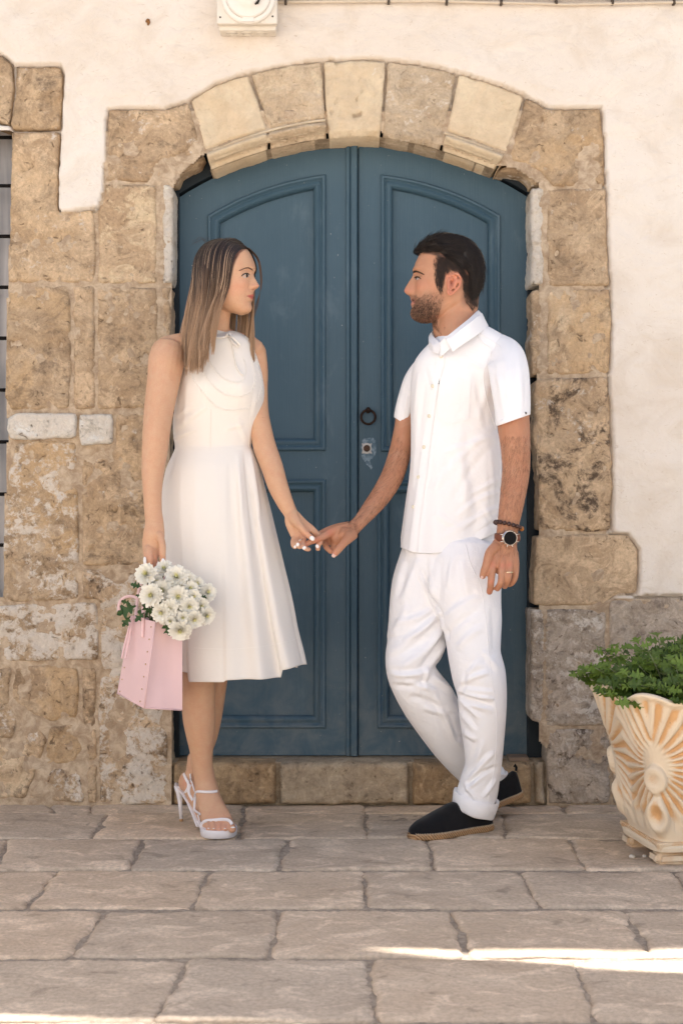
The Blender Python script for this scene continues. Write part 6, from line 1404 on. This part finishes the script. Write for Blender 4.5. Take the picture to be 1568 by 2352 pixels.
# ---------------------------------------------------------------- wrist: watch and beads
wt = empty('wristwatch', (0, 0, 0), parent=man)
SIL = plain('rose_steel', (.72, .62, .54), .22, 1, .03); DRK = plain('watch_glass', (.004, .004, .005), .45, 0, .1, 50, .12); LTH = plain('brown_leather', (.20, .065, .035), .5, 0, .2, 90)
wc = P(1170, 1236, 4.070); wn_ = Vector((.22, -1, -.02)).normalized(); wu = Vector((0, 0, 1)) - wn_ * wn_.z; wu.normalize(); wr_ = wu.cross(wn_).normalized()
def disc(mb_, r0, r1, h0, h1, n=36): mb_.add([wc - wn_ * h0 * -1 + wr_ * (r0 * math.cos(a)) + wu * (r0 * math.sin(a)) for a in np.linspace(0, 2 * PI, n + 1)[:-1]] + [wc + wn_ * h1 + wr_ * (r1 * math.cos(a)) + wu * (r1 * math.sin(a)) for a in np.linspace(0, 2 * PI, n + 1)[:-1]], [(i, (i + 1) % n, n + (i + 1) % n, n + i) for i in range(n)] + [tuple(range(n, 2 * n))])
m_ = MB(); disc(m_, .0225, .0228, -.006, .000); disc(m_, .0228, .0200, .000, .0035); m_.build('watch_case', SIL, wt, auto=30)
m_ = MB(); disc(m_, .0195, .0190, .003, .0042); m_.build('watch_face', DRK, wt, auto=30)
m_ = MB()
for k in range(10):
    a = 2 * PI * k / 10 + .2; m_.ball(wc + wn_ * .0022 + wr_ * (.0212 * math.cos(a)) + wu * (.0212 * math.sin(a)), .0011, 6)
m_.build('bezel_stud', SIL, wt)
m_ = MB()
for a in (-1.0, -.35): m_.tube([wc + wr_ * (.021 * math.cos(a - .9)) + wu * (.021 * math.sin(a - .9)), wc + wr_ * (.027 * math.cos(a - .9)) + wu * (.027 * math.sin(a - .9))], .0022, 8)
m_.build('crown_button', SIL, wt)
axc = P(1164, 1232, 4.115)
def wrist_ring(cy, r, rd, y0, tilt=0): return [Vector((axc.x + r * math.cos(a), axc.y + rd * math.sin(a), PZ(cy, axc.y) + tilt * math.cos(a))) for a in np.linspace(0, 2 * PI, 49)[:-1]]
m_ = MB(); m_.tube(wrist_ring(1234, .0362, .0355, 0), (.0016, .0115), 8, closed=True, flat=(0, 0, 1)); 
m_.build('watch_strap', LTH, wt)
m_ = MB()
for sx_ in (-1, 1):
    for sz_ in (-1, 1): m_.tube([wc + wr_ * (sx_ * .018) + wu * (sz_ * .010), wc + wr_ * (sx_ * .028) + wu * (sz_ * .0105) - wn_ * .004], .0018, 6)
m_.build('lug', SIL, wt)
br = empty('bead_bracelet', (0, 0, 0), parent=man); BD = plain('dark_wood_bead', (.055, .020, .014), .35, 0, .3, 60, .5); BO = plain('amber_bead', (.55, .20, .03), .3, 0, .4, 120, .5)
wrr = [Vector((P(1167, 1210, 4.115).x + .0385 * math.cos(a), 4.115 + .037 * math.sin(a), PZ(1207, 4.115) - .010 * math.cos(a) - .004 * math.sin(a))) for a in np.linspace(0, 2 * PI, 20)[:-1]]
for i, p in enumerate(wrr):
    m_ = MB(); m_.ball(p, .0064, 14); am_ = i in (18, 0); o = m_.build('bead', BO if am_ else BD, br)
    if am_: o['label'] = 'amber coloured bead'
# ------------------------------------------------------------------ pink bag
PK = NT('pink_leather'); PK.set('Base Color', PK.mix(PK.noise(8, 3), (.77, .52, .51), (.80, .56, .55))); PK.set('Roughness', .48); PK.set('Specular IOR Level', .35); PK.bump(PK.noise(260, 3, .6), .15, .002); PK = PK.m
bag = empty('tote_bag', P(345, 1620, 4.02), 'pale pink leather tote bag hanging from the woman\'s hand, studded seams', 'bag')
TL, TF, TR, TB_ = P(302, 1415, 4.13), P(358, 1428, 3.995), P(417, 1436, 4.045), P(372, 1416, 4.16)
BL, BF, BR, BB = P(270, 1592, 4.13), P(332, 1626, 3.965), P(417, 1631, 4.03), P(372, 1600, 4.17)
def quad_sheet(A, B, C, D, nx, ny, bulge, name, mat, parent, thick=.0028, ripple=0):
    """A B top left/right, D C bottom left/right"""
    nn = (B - A).cross(D - A).normalized()
    if nn.y > 0: nn = -nn
    V = []
    for j in range(ny + 1):
        v = j / ny
        for i in range(nx + 1):
            u = i / nx; p = A.lerp(B, u).lerp(D.lerp(C, u), v); V.append(p + nn * (bulge * math.sin(PI * u) * math.sin(PI * min(v, .96)) + ripple * float(pn(u * 3, v * 3, 3)) * math.sin(PI * u)))
    F = [(j * (nx + 1) + i, j * (nx + 1) + i + 1, (j + 1) * (nx + 1) + i + 1, (j + 1) * (nx + 1) + i) for j in range(ny) for i in range(nx)]
    me = mesh_from(name, V, F); bm = bmesh.new(); bm.from_mesh(me); bm.normal_update()
    if bm.faces[:][0].normal.dot(nn) < 0: bmesh.ops.reverse_faces(bm, faces=bm.faces)
    bmesh.ops.solidify(bm, geom=bm.faces[:], thickness=thick); bm.to_mesh(me); bm.free(); me.polygons.foreach_set('use_smooth', [True] * len(me.polygons))
    return obj(name, me, None, mat, parent, auto=60), me
fp, fpm = quad_sheet(TL, TF, BF, BL, 20, 30, .004, 'front_panel', PK, bag)
sp, spm = quad_sheet(TF + Vector((.0015, .003, 0)), TR, BR, BF + Vector((.0015, .003, 0)), 20, 30, -.010, 'side_panel', PK, bag, ripple=.004)
quad_sheet(TB_, TR, BR, BB, 8, 8, 0, 'back_panel', PK, bag); quad_sheet(TL, TB_, BB, BL, 8, 8, 0, 'gusset', PK, bag)
b = MB(); b.add([BL + Vector((0, 0, .003)), BF + Vector((0, .004, .003)), BR + Vector((0, 0, .003)), BB + Vector((0, 0, .003))], [(0, 1, 2, 3)]); b.build('base_panel', PK, bag, smooth=False)
b = MB(); b.tube([TF, TF.lerp(BF, .5) + Vector((-.002, -.003, 0)), BF], .0022, 8); b.tube([BL, BF, BR], .0022, 8); b.build('piping', PK, bag)
BR_ = plain('brass_stud', (.55, .36, .18), .35, .9, .1)
GBV = bvh_of(fpm, spm)
for i in range(7):
    u = i / 6; x, y = 353.5 + (325.5 - 353.5) * u - (0), 1440 + (1611 - 1440) * u; q, nn = hit(GBV, x - 6 + 3 * u, y, .001); b = MB(); b.ball(q, .0024, 8); b.build('stud', BR_, bag)
for i in range(7):
    u = i / 6; x, y = 304 + (273 - 304) * u, 1424 + (1588 - 1424) * u; q, nn = hit(GBV, x + 3, y, .001); b = MB(); b.ball(q, .0024, 8); b.build('stud', BR_, bag)
def bstrap(pts, w, name='handle', parent=bag, th=.0016):
    L = cr(pts, 30); b = MB(); b.tube([P(*q[:3]) for q in L], (w / 2 / FPX * 4.05, th), 8, flat=(0, 1, 0)); b.build(name, PK, parent)
bstrap([(327,1464,4.03),(328,1430,4.045),(330,1395,4.06),(335,1360,4.07),(343,1325,4.075),(350,1300,4.085),(353,1286,4.10),(356,1280,4.10)], 8)
bstrap([(356,1280,4.10),(360,1290,4.085),(368,1310,4.08),(378,1335,4.09),(388,1372,4.10),(398,1418,4.09),(402,1450,4.07)], 8)
bstrap([(306,1460,4.10),(311,1425,4.11),(315,1385,4.13),(322,1345,4.125),(338,1310,4.11),(352,1286,4.11)], 7)
bstrap([(274,1404,4.14),(273,1392,4.14),(278,1379,4.14),(290,1371,4.14),(305,1370,4.14),(318,1376,4.13)], 7)
bstrap([(302,1415,4.11),(296,1445,4.09),(287,1480,4.075),(280,1512,4.06)], 5, 'tassel'); bstrap([(306,1414,4.10),(300,1450,4.08),(294,1482,4.065),(288,1512,4.05)], 5, 'tassel')
# ------------------------------------------------------------------ bouquet
bq = empty('bouquet', P(400, 1400, 4.03), 'bouquet of white chrysanthemums with yellow green centres spilling out of the pink bag', 'flowers')
PT = NT('white_petal'); PT.set('Base Color', PT.attr('Col')); PT.set('Roughness', .6); PT.set('Subsurface Weight', .0); PT.set('Sheen Weight', .1)
_pb = PT.n('ShaderNodeBsdfTranslucent'); PT.l(PT.attr('Col'), _pb.inputs[0]); _mx = PT.n('ShaderNodeMixShader'); _mx.inputs[0].default_value = .22; PT.l(PT.b.outputs[0], _mx.inputs[1]); PT.l(_pb.outputs[0], _mx.inputs[2]); PT.l(_mx.outputs[0], PT.out.inputs[0]); PT = PT.m
def flower_mesh(seed, n=150):
    rs = np.random.RandomState(seed); V, F, Cc = [], [], []
    for k in range(n):
        t = (k + .5) / n; az = k * 2.39996 + rs.normal() * .1; el = math.radians(np.interp(t, [0, .25, .6, 1], [70, 50, 26, -2]) + rs.normal() * 6)     # angle above the flower plane
        L = np.interp(t, [0, .2, .6, 1], [.30, .52, .92, 1.0]) * rs.uniform(.88, 1.1); w = np.interp(t, [0, .3, 1], [.055, .10, .14]); r0 = .05 + .10 * t
        d = np.array([math.cos(az) * math.cos(el), math.sin(az) * math.cos(el), math.sin(el)]); s = np.array([-math.sin(az), math.cos(az), 0]); u = np.cross(d, s) * -1
        if u[2] < 0: u = -u
        o = np.array([math.cos(az) * r0, math.sin(az) * r0, .12 * (1 - t)]); b0 = len(V); m = 6
        for i in range(m):
            q = i / (m - 1); ww = w * (.45 + .9 * math.sin(PI * (q * .72 + .12))) * (1 if i < m - 1 else .45); cen = o + d * (L * q) + u * (.16 * L * q * q * (1 if t < .7 else .5))
            V += [cen - s * ww + u * ww * .45, cen, cen + s * ww + u * ww * .45]
            g = max(0, 1 - q * 3) * (1 - t) ** 2 ; c = np.array([.92, .895, .81]) * (1 - .75 * g) + np.array([.80, .78, .40]) * .75 * g
            if t < .06: c = np.array([.78, .76, .30])
            elif t < .2: c = c * .5 + np.array([.80, .76, .40]) * .5
            Cc += [c] * 3
        for i in range(m - 1):
            a = b0 + i * 3; F += [(a, a + 1, a + 4, a + 3), (a + 1, a + 2, a + 5, a + 4)]
    V = [np.asarray(v) for v in V]; bv, bf = ball_vf((0, 0, .03), .42, 16, (1, 1, .55)); b0 = len(V); V += [np.array(v) for v in bv]; Cc += [np.array([.86, .84, .55] if v[2] > .22 else [.86, .85, .78]) for v in bv]; F = [f for f in F] + [tuple(i + b0 for i in f) for f in bf]
    me = mesh_from('flower', np.array(V), [tuple(f) for f in F]); vcol(me, np.array(Cc)); me.materials.append(PT); return me
FMS = [flower_mesh(s) for s in (1, 2, 3, 4)]
LOC0 = bq.location.copy()
def place(me, name, px, py, Y, r, nx, nz, spin, parent, wl):
    o = bpy.data.objects.new(name, me); COL.objects.link(o); o.parent = parent
    n = Vector((nx, -1, nz)).normalized(); q = n.to_track_quat('Z', 'Y'); M = q.to_matrix() @ Matrix.Rotation(spin, 3, 'Z'); o.rotation_euler = M.to_euler(); o.scale = (r, r, r * .85); o.location = P(px, py, Y) - wl; return o
def lc(x, y): return (257.2 + .17187 * x, 1255.6 + .17187 * y)
FL = [(460,370,130,-.3,.35,3.99),(860,410,140,.1,.5,4.02),(700,300,105,-.1,.6,4.05),(1000,440,105,.3,.5,4.03),(1125,505,100,.45,.4,4.05),(1275,610,105,.6,.2,4.05),(680,590,125,-.1,.2,4.0),(530,650,138,-.25,.1,3.965),(885,670,128,.1,.1,3.985),(1050,560,95,.2,.3,4.02),(1090,670,90,.3,.1,4.0),
      (1035,800,112,.2,-.05,3.98),(1185,800,105,.5,0,4.01),(770,830,118,0,-.05,3.97),(665,880,115,-.15,-.1,3.965),(1260,920,105,.6,-.2,4.0),(950,945,72,.1,-.2,3.965),(1100,970,110,.3,-.3,3.975),(785,990,66,-.1,-.3,3.96),(915,1110,132,.05,-.5,3.95),(570,905,36,-.3,0,3.96),(1010,1000,60,.2,-.4,3.985),(880,520,80,0,.3,4.03),(760,700,80,0,.1,4.01),(600,480,90,0,.3,4.03),(960,760,90,0,0,4.02),(1100,860,90,.2,0,4.03),(700,950,80,0,-.1,3.99),(880,830,80,0,0,4.0),(1180,700,80,.4,.1,4.04),(980,580,90,.2,.3,4.03),(800,560,90,0,.3,4.04),(640,760,80,0,0,4.01),(850,1010,70,0,-.2,3.98)]
for i, (x, y, r, nx, nz, Y) in enumerate(FL):
    a, b_ = lc(x, y); place(FMS[i % 4], 'flower', a, b_, Y, r * .17187 / FPX * Y * 1.10, nx, nz, i * 1.3, bq, LOC0)
LFM = NT('mum_leaf'); LFM.set('Base Color', LFM.mix(LFM.noise(60, 3), (.018, .045, .012), (.045, .10, .024))); LFM.set('Roughness', .55); LFM.set('Specular IOR Level', .35); LFM = LFM.m
def leaf_mesh(seed, name='leaf', lobes=3, mat=None, fold=.25):
    rs = np.random.RandomState(seed); out = []; 
    half = [(0, 0), (.06, .05), (.20, .07), (.27, .22), (.34, .30), (.40, .22), (.42, .12), (.52, .16), (.60, .30), (.70, .34), (.70, .22), (.74, .12), (.84, .16), (.93, .10), (1.0, 0)]
    half = [(a + rs.normal() * .012, b * rs.uniform(.85, 1.15)) for a, b in half]; half[0] = (0, 0.012); half[-1] = (1.0, 0.0)
    V, F = [], []
    for sgn in (1, -1):
        b0 = len(V)
        for a, b in half: V.append((a, sgn * b, fold * b - .22 * a * a + .05 * math.sin(a * 9)))
        for a, b in half: V.append((a, 0, -.22 * a * a))
        n = len(half)
        for i in range(n - 1):
            f = (b0 + i, b0 + i + 1, b0 + n + i + 1, b0 + n + i); F.append(f if sgn < 0 else f[::-1])
    me = mesh_from(name, V, F); me.materials.append(mat); return me
LM = [leaf_mesh(s, mat=LFM) for s in (1, 2, 3)]
def place_leaf(me, name, p, d, up, size, parent, wl, width=1.0):
    o = bpy.data.objects.new(name, me); COL.objects.link(o); o.parent = parent
    x = Vector(d).normalized(); z = Vector(up); z = (z - x * z.dot(x)).normalized(); y = z.cross(x); M = Matrix((x, y, z)).transposed()
    o.rotation_euler = M.to_euler(); o.scale = (size, size * width, size); o.location = Vector(p) - wl; return o
for i, (x, y, tx, ty, Y, s) in enumerate([(400,540,275,500,4.06,.026),(330,790,80,890,4.06,.050),(250,760,180,740,4.05,.022),(400,670,345,650,4.02,.014),(250,930,165,1040,4.07,.03),(480,830,560,870,4.03,.03),(520,900,470,830,4.04,.03),(560,960,640,990,4.02,.03),(700,1000,765,1160,3.99,.036),(610,420,580,440,4.04,.02),(1180,660,1215,670,4.03,.018),(870,930,900,960,3.99,.022),(660,740,600,800,4.0,.022),(960,860,985,890,4.0,.018),(440,880,380,930,4.05,.03),(500,950,420,900,4.06,.03),(580,1010,660,1010,4.04,.03)]):
    a = P(*lc(x, y), Y); b_ = P(*lc(tx, ty), Y - .005); place_leaf(LM[i % 3], 'leaf', a, b_ - a, (random.uniform(-.4, .4), -1, random.uniform(0, .5)), s * 1.25, bq, LOC0)
sm_ = MB()
for (x, y, r, nx, nz, Y) in FL[::1]:
    a, b_ = lc(x, y); sm_.tube([P(a - nx * 4, b_ + 3, Y + .02), P((a + 350) / 2, (b_ + 1425) / 2, 4.05), P(352 + (a - 400) * .12, 1435, 4.07), P(350 + (a - 400) * .1, 1500, 4.07)], .0016, 5)
sm_.build('stems', plain('green_stem', (.06, .10, .03), .6), bq)
# ------------------------------------------------------------------ shell planter
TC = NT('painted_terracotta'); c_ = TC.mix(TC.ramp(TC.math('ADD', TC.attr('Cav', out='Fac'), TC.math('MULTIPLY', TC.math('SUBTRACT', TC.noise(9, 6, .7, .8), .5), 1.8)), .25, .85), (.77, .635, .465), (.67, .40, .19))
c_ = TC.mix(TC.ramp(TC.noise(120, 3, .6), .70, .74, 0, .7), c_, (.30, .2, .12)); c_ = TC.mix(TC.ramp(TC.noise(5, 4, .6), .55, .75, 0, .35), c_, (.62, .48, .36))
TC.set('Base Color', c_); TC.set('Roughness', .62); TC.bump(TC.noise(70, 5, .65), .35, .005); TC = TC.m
pc = Vector((.968, 3.985, 0)); aR = math.radians(9); pa = Vector((math.cos(aR), math.sin(aR), 0)); pb = Vector((-math.sin(aR), math.cos(aR), 0))     # along the front, towards the wall
pot = empty('shell_planter', (pc.x, pc.y, 0), 'square cream planter with orange tinged fluted shell sides and scroll corners', 'planter')
NA, NH = 420, 210; Hh = .474
zk = np.array([.040, .052, .066, .10, .16, .25, .34, .42, .474]); hk = np.array([.150, .152, .138, .146, .156, .172, .190, .212, .228])
tt = np.linspace(0, 1, NH); zz = zk[0] + (Hh - zk[0]) * tt; hs = np.interp(zz, zk, hk)
th = np.linspace(0, 2 * PI, NA, endpoint=False); T, I = np.meshgrid(th, np.arange(NH))
ca, sa = np.cos(T), np.sin(T); pwr = 7.0; rr_ = (np.abs(ca) ** pwr + np.abs(sa) ** pwr) ** (-1 / pwr); H_ = hs[I]
U = ca * rr_ * H_; Vd = sa * rr_ * H_; Z = zz[I]
onx = np.abs(ca) > np.abs(sa)
s = np.where(onx, Vd, U) / H_      # -1..1 across the face
# fans open from each corner knob upwards; corner distance measured along both faces
e = (1 - np.abs(s)) * H_; hz_ = Z - .275; phi = np.arctan2(e, np.maximum(hz_ * 1.0, -.22)); rad = np.hypot(e, hz_ * .9)
fl_ = np.cos(phi * 30.0 + .8 * np.sin(phi * 3)); env = sstep(.045, .08, rad) * sstep(Hh + .0, Hh - .030, Z) * sstep(.10, .16, Z + 0 * Z)
ridge = np.sign(fl_) * np.abs(fl_) ** .7
disp = .0058 * ridge * env
low = np.exp(-((Z - .13) / .05) ** 2) * np.cos(s * 14) * .004 * sstep(.075, .10, Z)
rim = .010 * np.exp(-((Z - Hh + .006) / .010) ** 2)
ced = e        # distance from the corner
# the scroll: a knob, then a long U below it
k1 = np.hypot(ced / .9, (Z - .238)); knob = .019 * sstep(.052, .036, k1) - .006 * sstep(.030, .018, k1)
k2 = np.hypot(ced, (Z - .135) * .62); U2 = .024 * np.exp(-((k2 - .026) / .010) ** 2) * (Z < .205) * (Z > .075)
disp = disp * sstep(.03, .055, np.minimum(k1, 9)) + low * (ced > .05) + rim + knob + U2 + .002 * fbm(U * 12, Vd * 12 + Z * 8, 3, 3)
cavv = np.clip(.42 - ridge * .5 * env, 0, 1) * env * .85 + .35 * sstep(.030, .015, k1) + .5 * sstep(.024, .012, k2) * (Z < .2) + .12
nl = np.hypot(ca, sa); n1_, n2_ = np.where(onx, np.sign(ca), ca * np.abs(sa) ** 0 * .0), np.where(onx, 0, np.sign(sa))
cw = np.exp(-(ced / .025) ** 2); n1_ = n1_ * (1 - cw) + np.sign(ca) * .72 * cw; n2_ = n2_ * (1 - cw) + np.sign(sa) * .72 * cw
U = U + n1_ * disp; Vd = Vd + n2_ * disp
# scalloped rim: higher at corners and in the middle of each face
Z = Z + sstep(.25, .46, Z) * (.006 * np.cos(s * PI * 2) - .004 - .012 * np.exp(-((np.abs(s) - .55) / .2) ** 2))
ring_in = [(H_[-1], .965, 0), (H_[-1], .90, -.004), (H_[-1], .86, -.05)]
rows = [(U[i], Vd[i], Z[i]) for i in range(NH)] + [(U[-1] * .955, Vd[-1] * .955, Z[-1] + .003), (U[-1] * .90, Vd[-1] * .90, Z[-1] - .004), (U[-1] * .86, Vd[-1] * .86, Z[-1] - .06)]
PV = np.array([np.stack([pc.x + u * pa.x + v * pb.x, pc.y + u * pa.y + v * pb.y, z], 1) for u, v, z in rows]); nr = len(rows)
idx = np.arange(nr * NA).reshape(nr, NA); F = np.stack([idx[:-1], np.roll(idx, -1, 1)[:-1], np.roll(idx, -1, 1)[1:], idx[1:]], -1).reshape(-1, 4)
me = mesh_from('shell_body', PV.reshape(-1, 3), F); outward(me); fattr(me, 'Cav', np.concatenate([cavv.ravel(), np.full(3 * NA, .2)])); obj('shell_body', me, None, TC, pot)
def slab_px(h0, h1, z0, z1, name, mat, bev=.006, cen=(0, 0), hy=None):
    bm = bmesh.new(); bmesh.ops.create_cube(bm, size=2); hy = hy or h0
    for v in bm.verts:
        h = h0 if v.co.z < 0 else h1; hy_ = hy if v.co.z < 0 else hy * h1 / h0; u, w = v.co.x * h + cen[0], v.co.y * hy_ + cen[1]; zz_ = z0 if v.co.z < 0 else z1
        v.co = (pc.x + u * pa.x + w * pb.x, pc.y + u * pa.y + w * pb.y, zz_)
    bmesh.ops.bevel(bm, geom=bm.edges[:], offset=bev, segments=3, affect='EDGES'); me = bpy.data.meshes.new(name); bm.to_mesh(me); bm.free(); fattr(me, 'Cav', [.5] * len(me.vertices)); return obj(name, me, None, mat, pot, auto=40)
slab_px(.138, .150, .040, .066, 'base_moulding', TC, .005)
for c in ((-.095, -.105), (.095, -.105), (-.095, .105), (.095, .105)): slab_px(.052, .047, 0, .042, 'foot', TC, .014, c, .037)
so = MB(); so.add([tuple(pc + pa * u + pb * v + Vector((0, 0, Hh - .05))) for u, v in [(-.18, -.18), (.18, -.18), (.18, .18), (-.18, .18)]], [(0, 1, 2, 3)]); so.build('soil', plain('dark_soil', (.05, .035, .025), .95, bump=.5), pot, smooth=False)
# ------------------------------------------------------------------ the plant in it
pl = empty('potted_chrysanthemum', (pc.x, pc.y, Hh - .05), 'bushy green chrysanthemum without flowers growing in the shell planter', 'plant')
LG = []
for i, (a, b_) in enumerate([((.075, .125, .015), (.13, .20, .028)), ((.11, .175, .025), (.18, .27, .045)), ((.042, .080, .012), (.08, .13, .02))]):
    t = NT('leaf_green_%d' % i); t.set('Base Color', t.mix(t.noise(50, 3), a, b_)); t.set('Roughness', .5); t.set('Specular IOR Level', .4)
    tr = t.n('ShaderNodeBsdfTranslucent'); tr.inputs[0].default_value = (*[min(1, x * 1.6) for x in b_], 1); mx = t.n('ShaderNodeMixShader'); mx.inputs[0].default_value = .22; t.l(t.b.outputs[0], mx.inputs[1]); t.l(tr.outputs[0], mx.inputs[2]); t.l(mx.outputs[0], t.out.inputs[0]); LG.append(t.m)
GL = [leaf_mesh(10 + i, mat=LG[i % 3], fold=.3) for i in range(6)]
plw = Vector((pc.x, pc.y, Hh - .05)); rs = np.random.RandomState(5); stems = MB(); big = []; 
shoots = []
for i in range(92):
    r = .215 * math.sqrt(rs.rand()); a = rs.uniform(0, 2 * PI); u, v = r * math.cos(a) * .84, r * math.sin(a) * 1.0
    fr = r / .215; base = pc + pa * u * .7 + pb * v * .7 + Vector((0, 0, Hh - .04)); h = (.075 + .065 * rs.rand()) * (1 - .45 * fr) + .03
    out = pa * math.cos(a) + pb * math.sin(a); lean = .10 * fr ** 2 + .012
    if fr > .72: h *= .55
    tip = pc + pa * u * 1.0 + pb * v * 1.0 + out * lean * .7 + Vector((0, 0, Hh - .035 + h)); shoots.append((base, tip, out))
for u, v, h in [(-.15, -.02, .125), (-.08, .02, .140), (.0, -.05, .12), (.06, .05, .13), (-.18, .06, .11), (-.22, -.12, .05), (-.14, -.20, .02), (-.06, -.235, .0), (.02, -.23, .03), (-.235, -.02, .06), (-.10, -.21, .05), (-.02, -.215, .06), (-.20, -.17, .03),(-.25,-.06,.03),(-.24,.04,.045),(-.28,-.10,.00),(-.27,.06,.05),(-.24,-.18,-.02),(-.27,.0,.06),(-.22,.10,.10),(-.30,.10,.03),(-.12,-.24,-.01),(.04,-.24,-.01),(.08,-.2,.03)]:
    shoots.append((pc + pa * u * .6 + pb * v * .6 + Vector((0, 0, Hh - .04)), pc + pa * u + pb * v + Vector((0, 0, Hh - .01 + h)), (pa * u + pb * v).normalized()))
for base, tip, out in shoots:
    mid_ = base.lerp(tip, .55) + Vector((0, 0, .012)); stems.tube([base, mid_, tip], [.0022, .0018, .0012], 5)
    nl_ = 12
    for k in range(nl_):
        t = .35 + .65 * k / (nl_ - 1); p = base.lerp(mid_, min(1, t * 2)) if t < .5 else mid_.lerp(tip, (t - .5) * 2)
        a = k * 2.4 + rs.rand(); d = Vector((math.cos(a), math.sin(a), .15 + .9 * max(0, t - .75) * 3 * rs.rand() - .15 * rs.rand())); sz = (.050 - .014 * t) * rs.uniform(.8, 1.25)
        big.append((p, d, Vector((rs.normal() * .4, -.9, 1 + rs.normal() * .3)), sz))
big.sort(key=lambda q: q[0].y * 1.0 - q[0].z * .6 + q[0].x * .25)
for i, (p, d, up, sz) in enumerate(big[:290]): place_leaf(GL[i % 6], 'leaf', p, d, up, sz, pl, plw, 1.35)
V, F, mi = [], [], []
for i, (p, d, up, sz) in enumerate(big[290:]):
    g = GL[i % 6]; x = d.normalized(); z = (up - x * up.dot(x)).normalized(); y = z.cross(x); o = len(V)
    for v in g.vertices: V.append(p + x * v.co.x * sz + y * v.co.y * sz * 1.35 + z * v.co.z * sz)
    for f in g.polygons: F.append(tuple(j + o for j in f.vertices)); mi.append(i % 3)
me = mesh_from('rear_leaves', V, F); [me.materials.append(m) for m in LG]; me.polygons.foreach_set('material_index', mi); o = obj('rear_leaves', me, None, None, pl); o['kind'] = 'stuff'
stems.build('stems', plain('pale_stem', (.20, .22, .12), .6), pl)
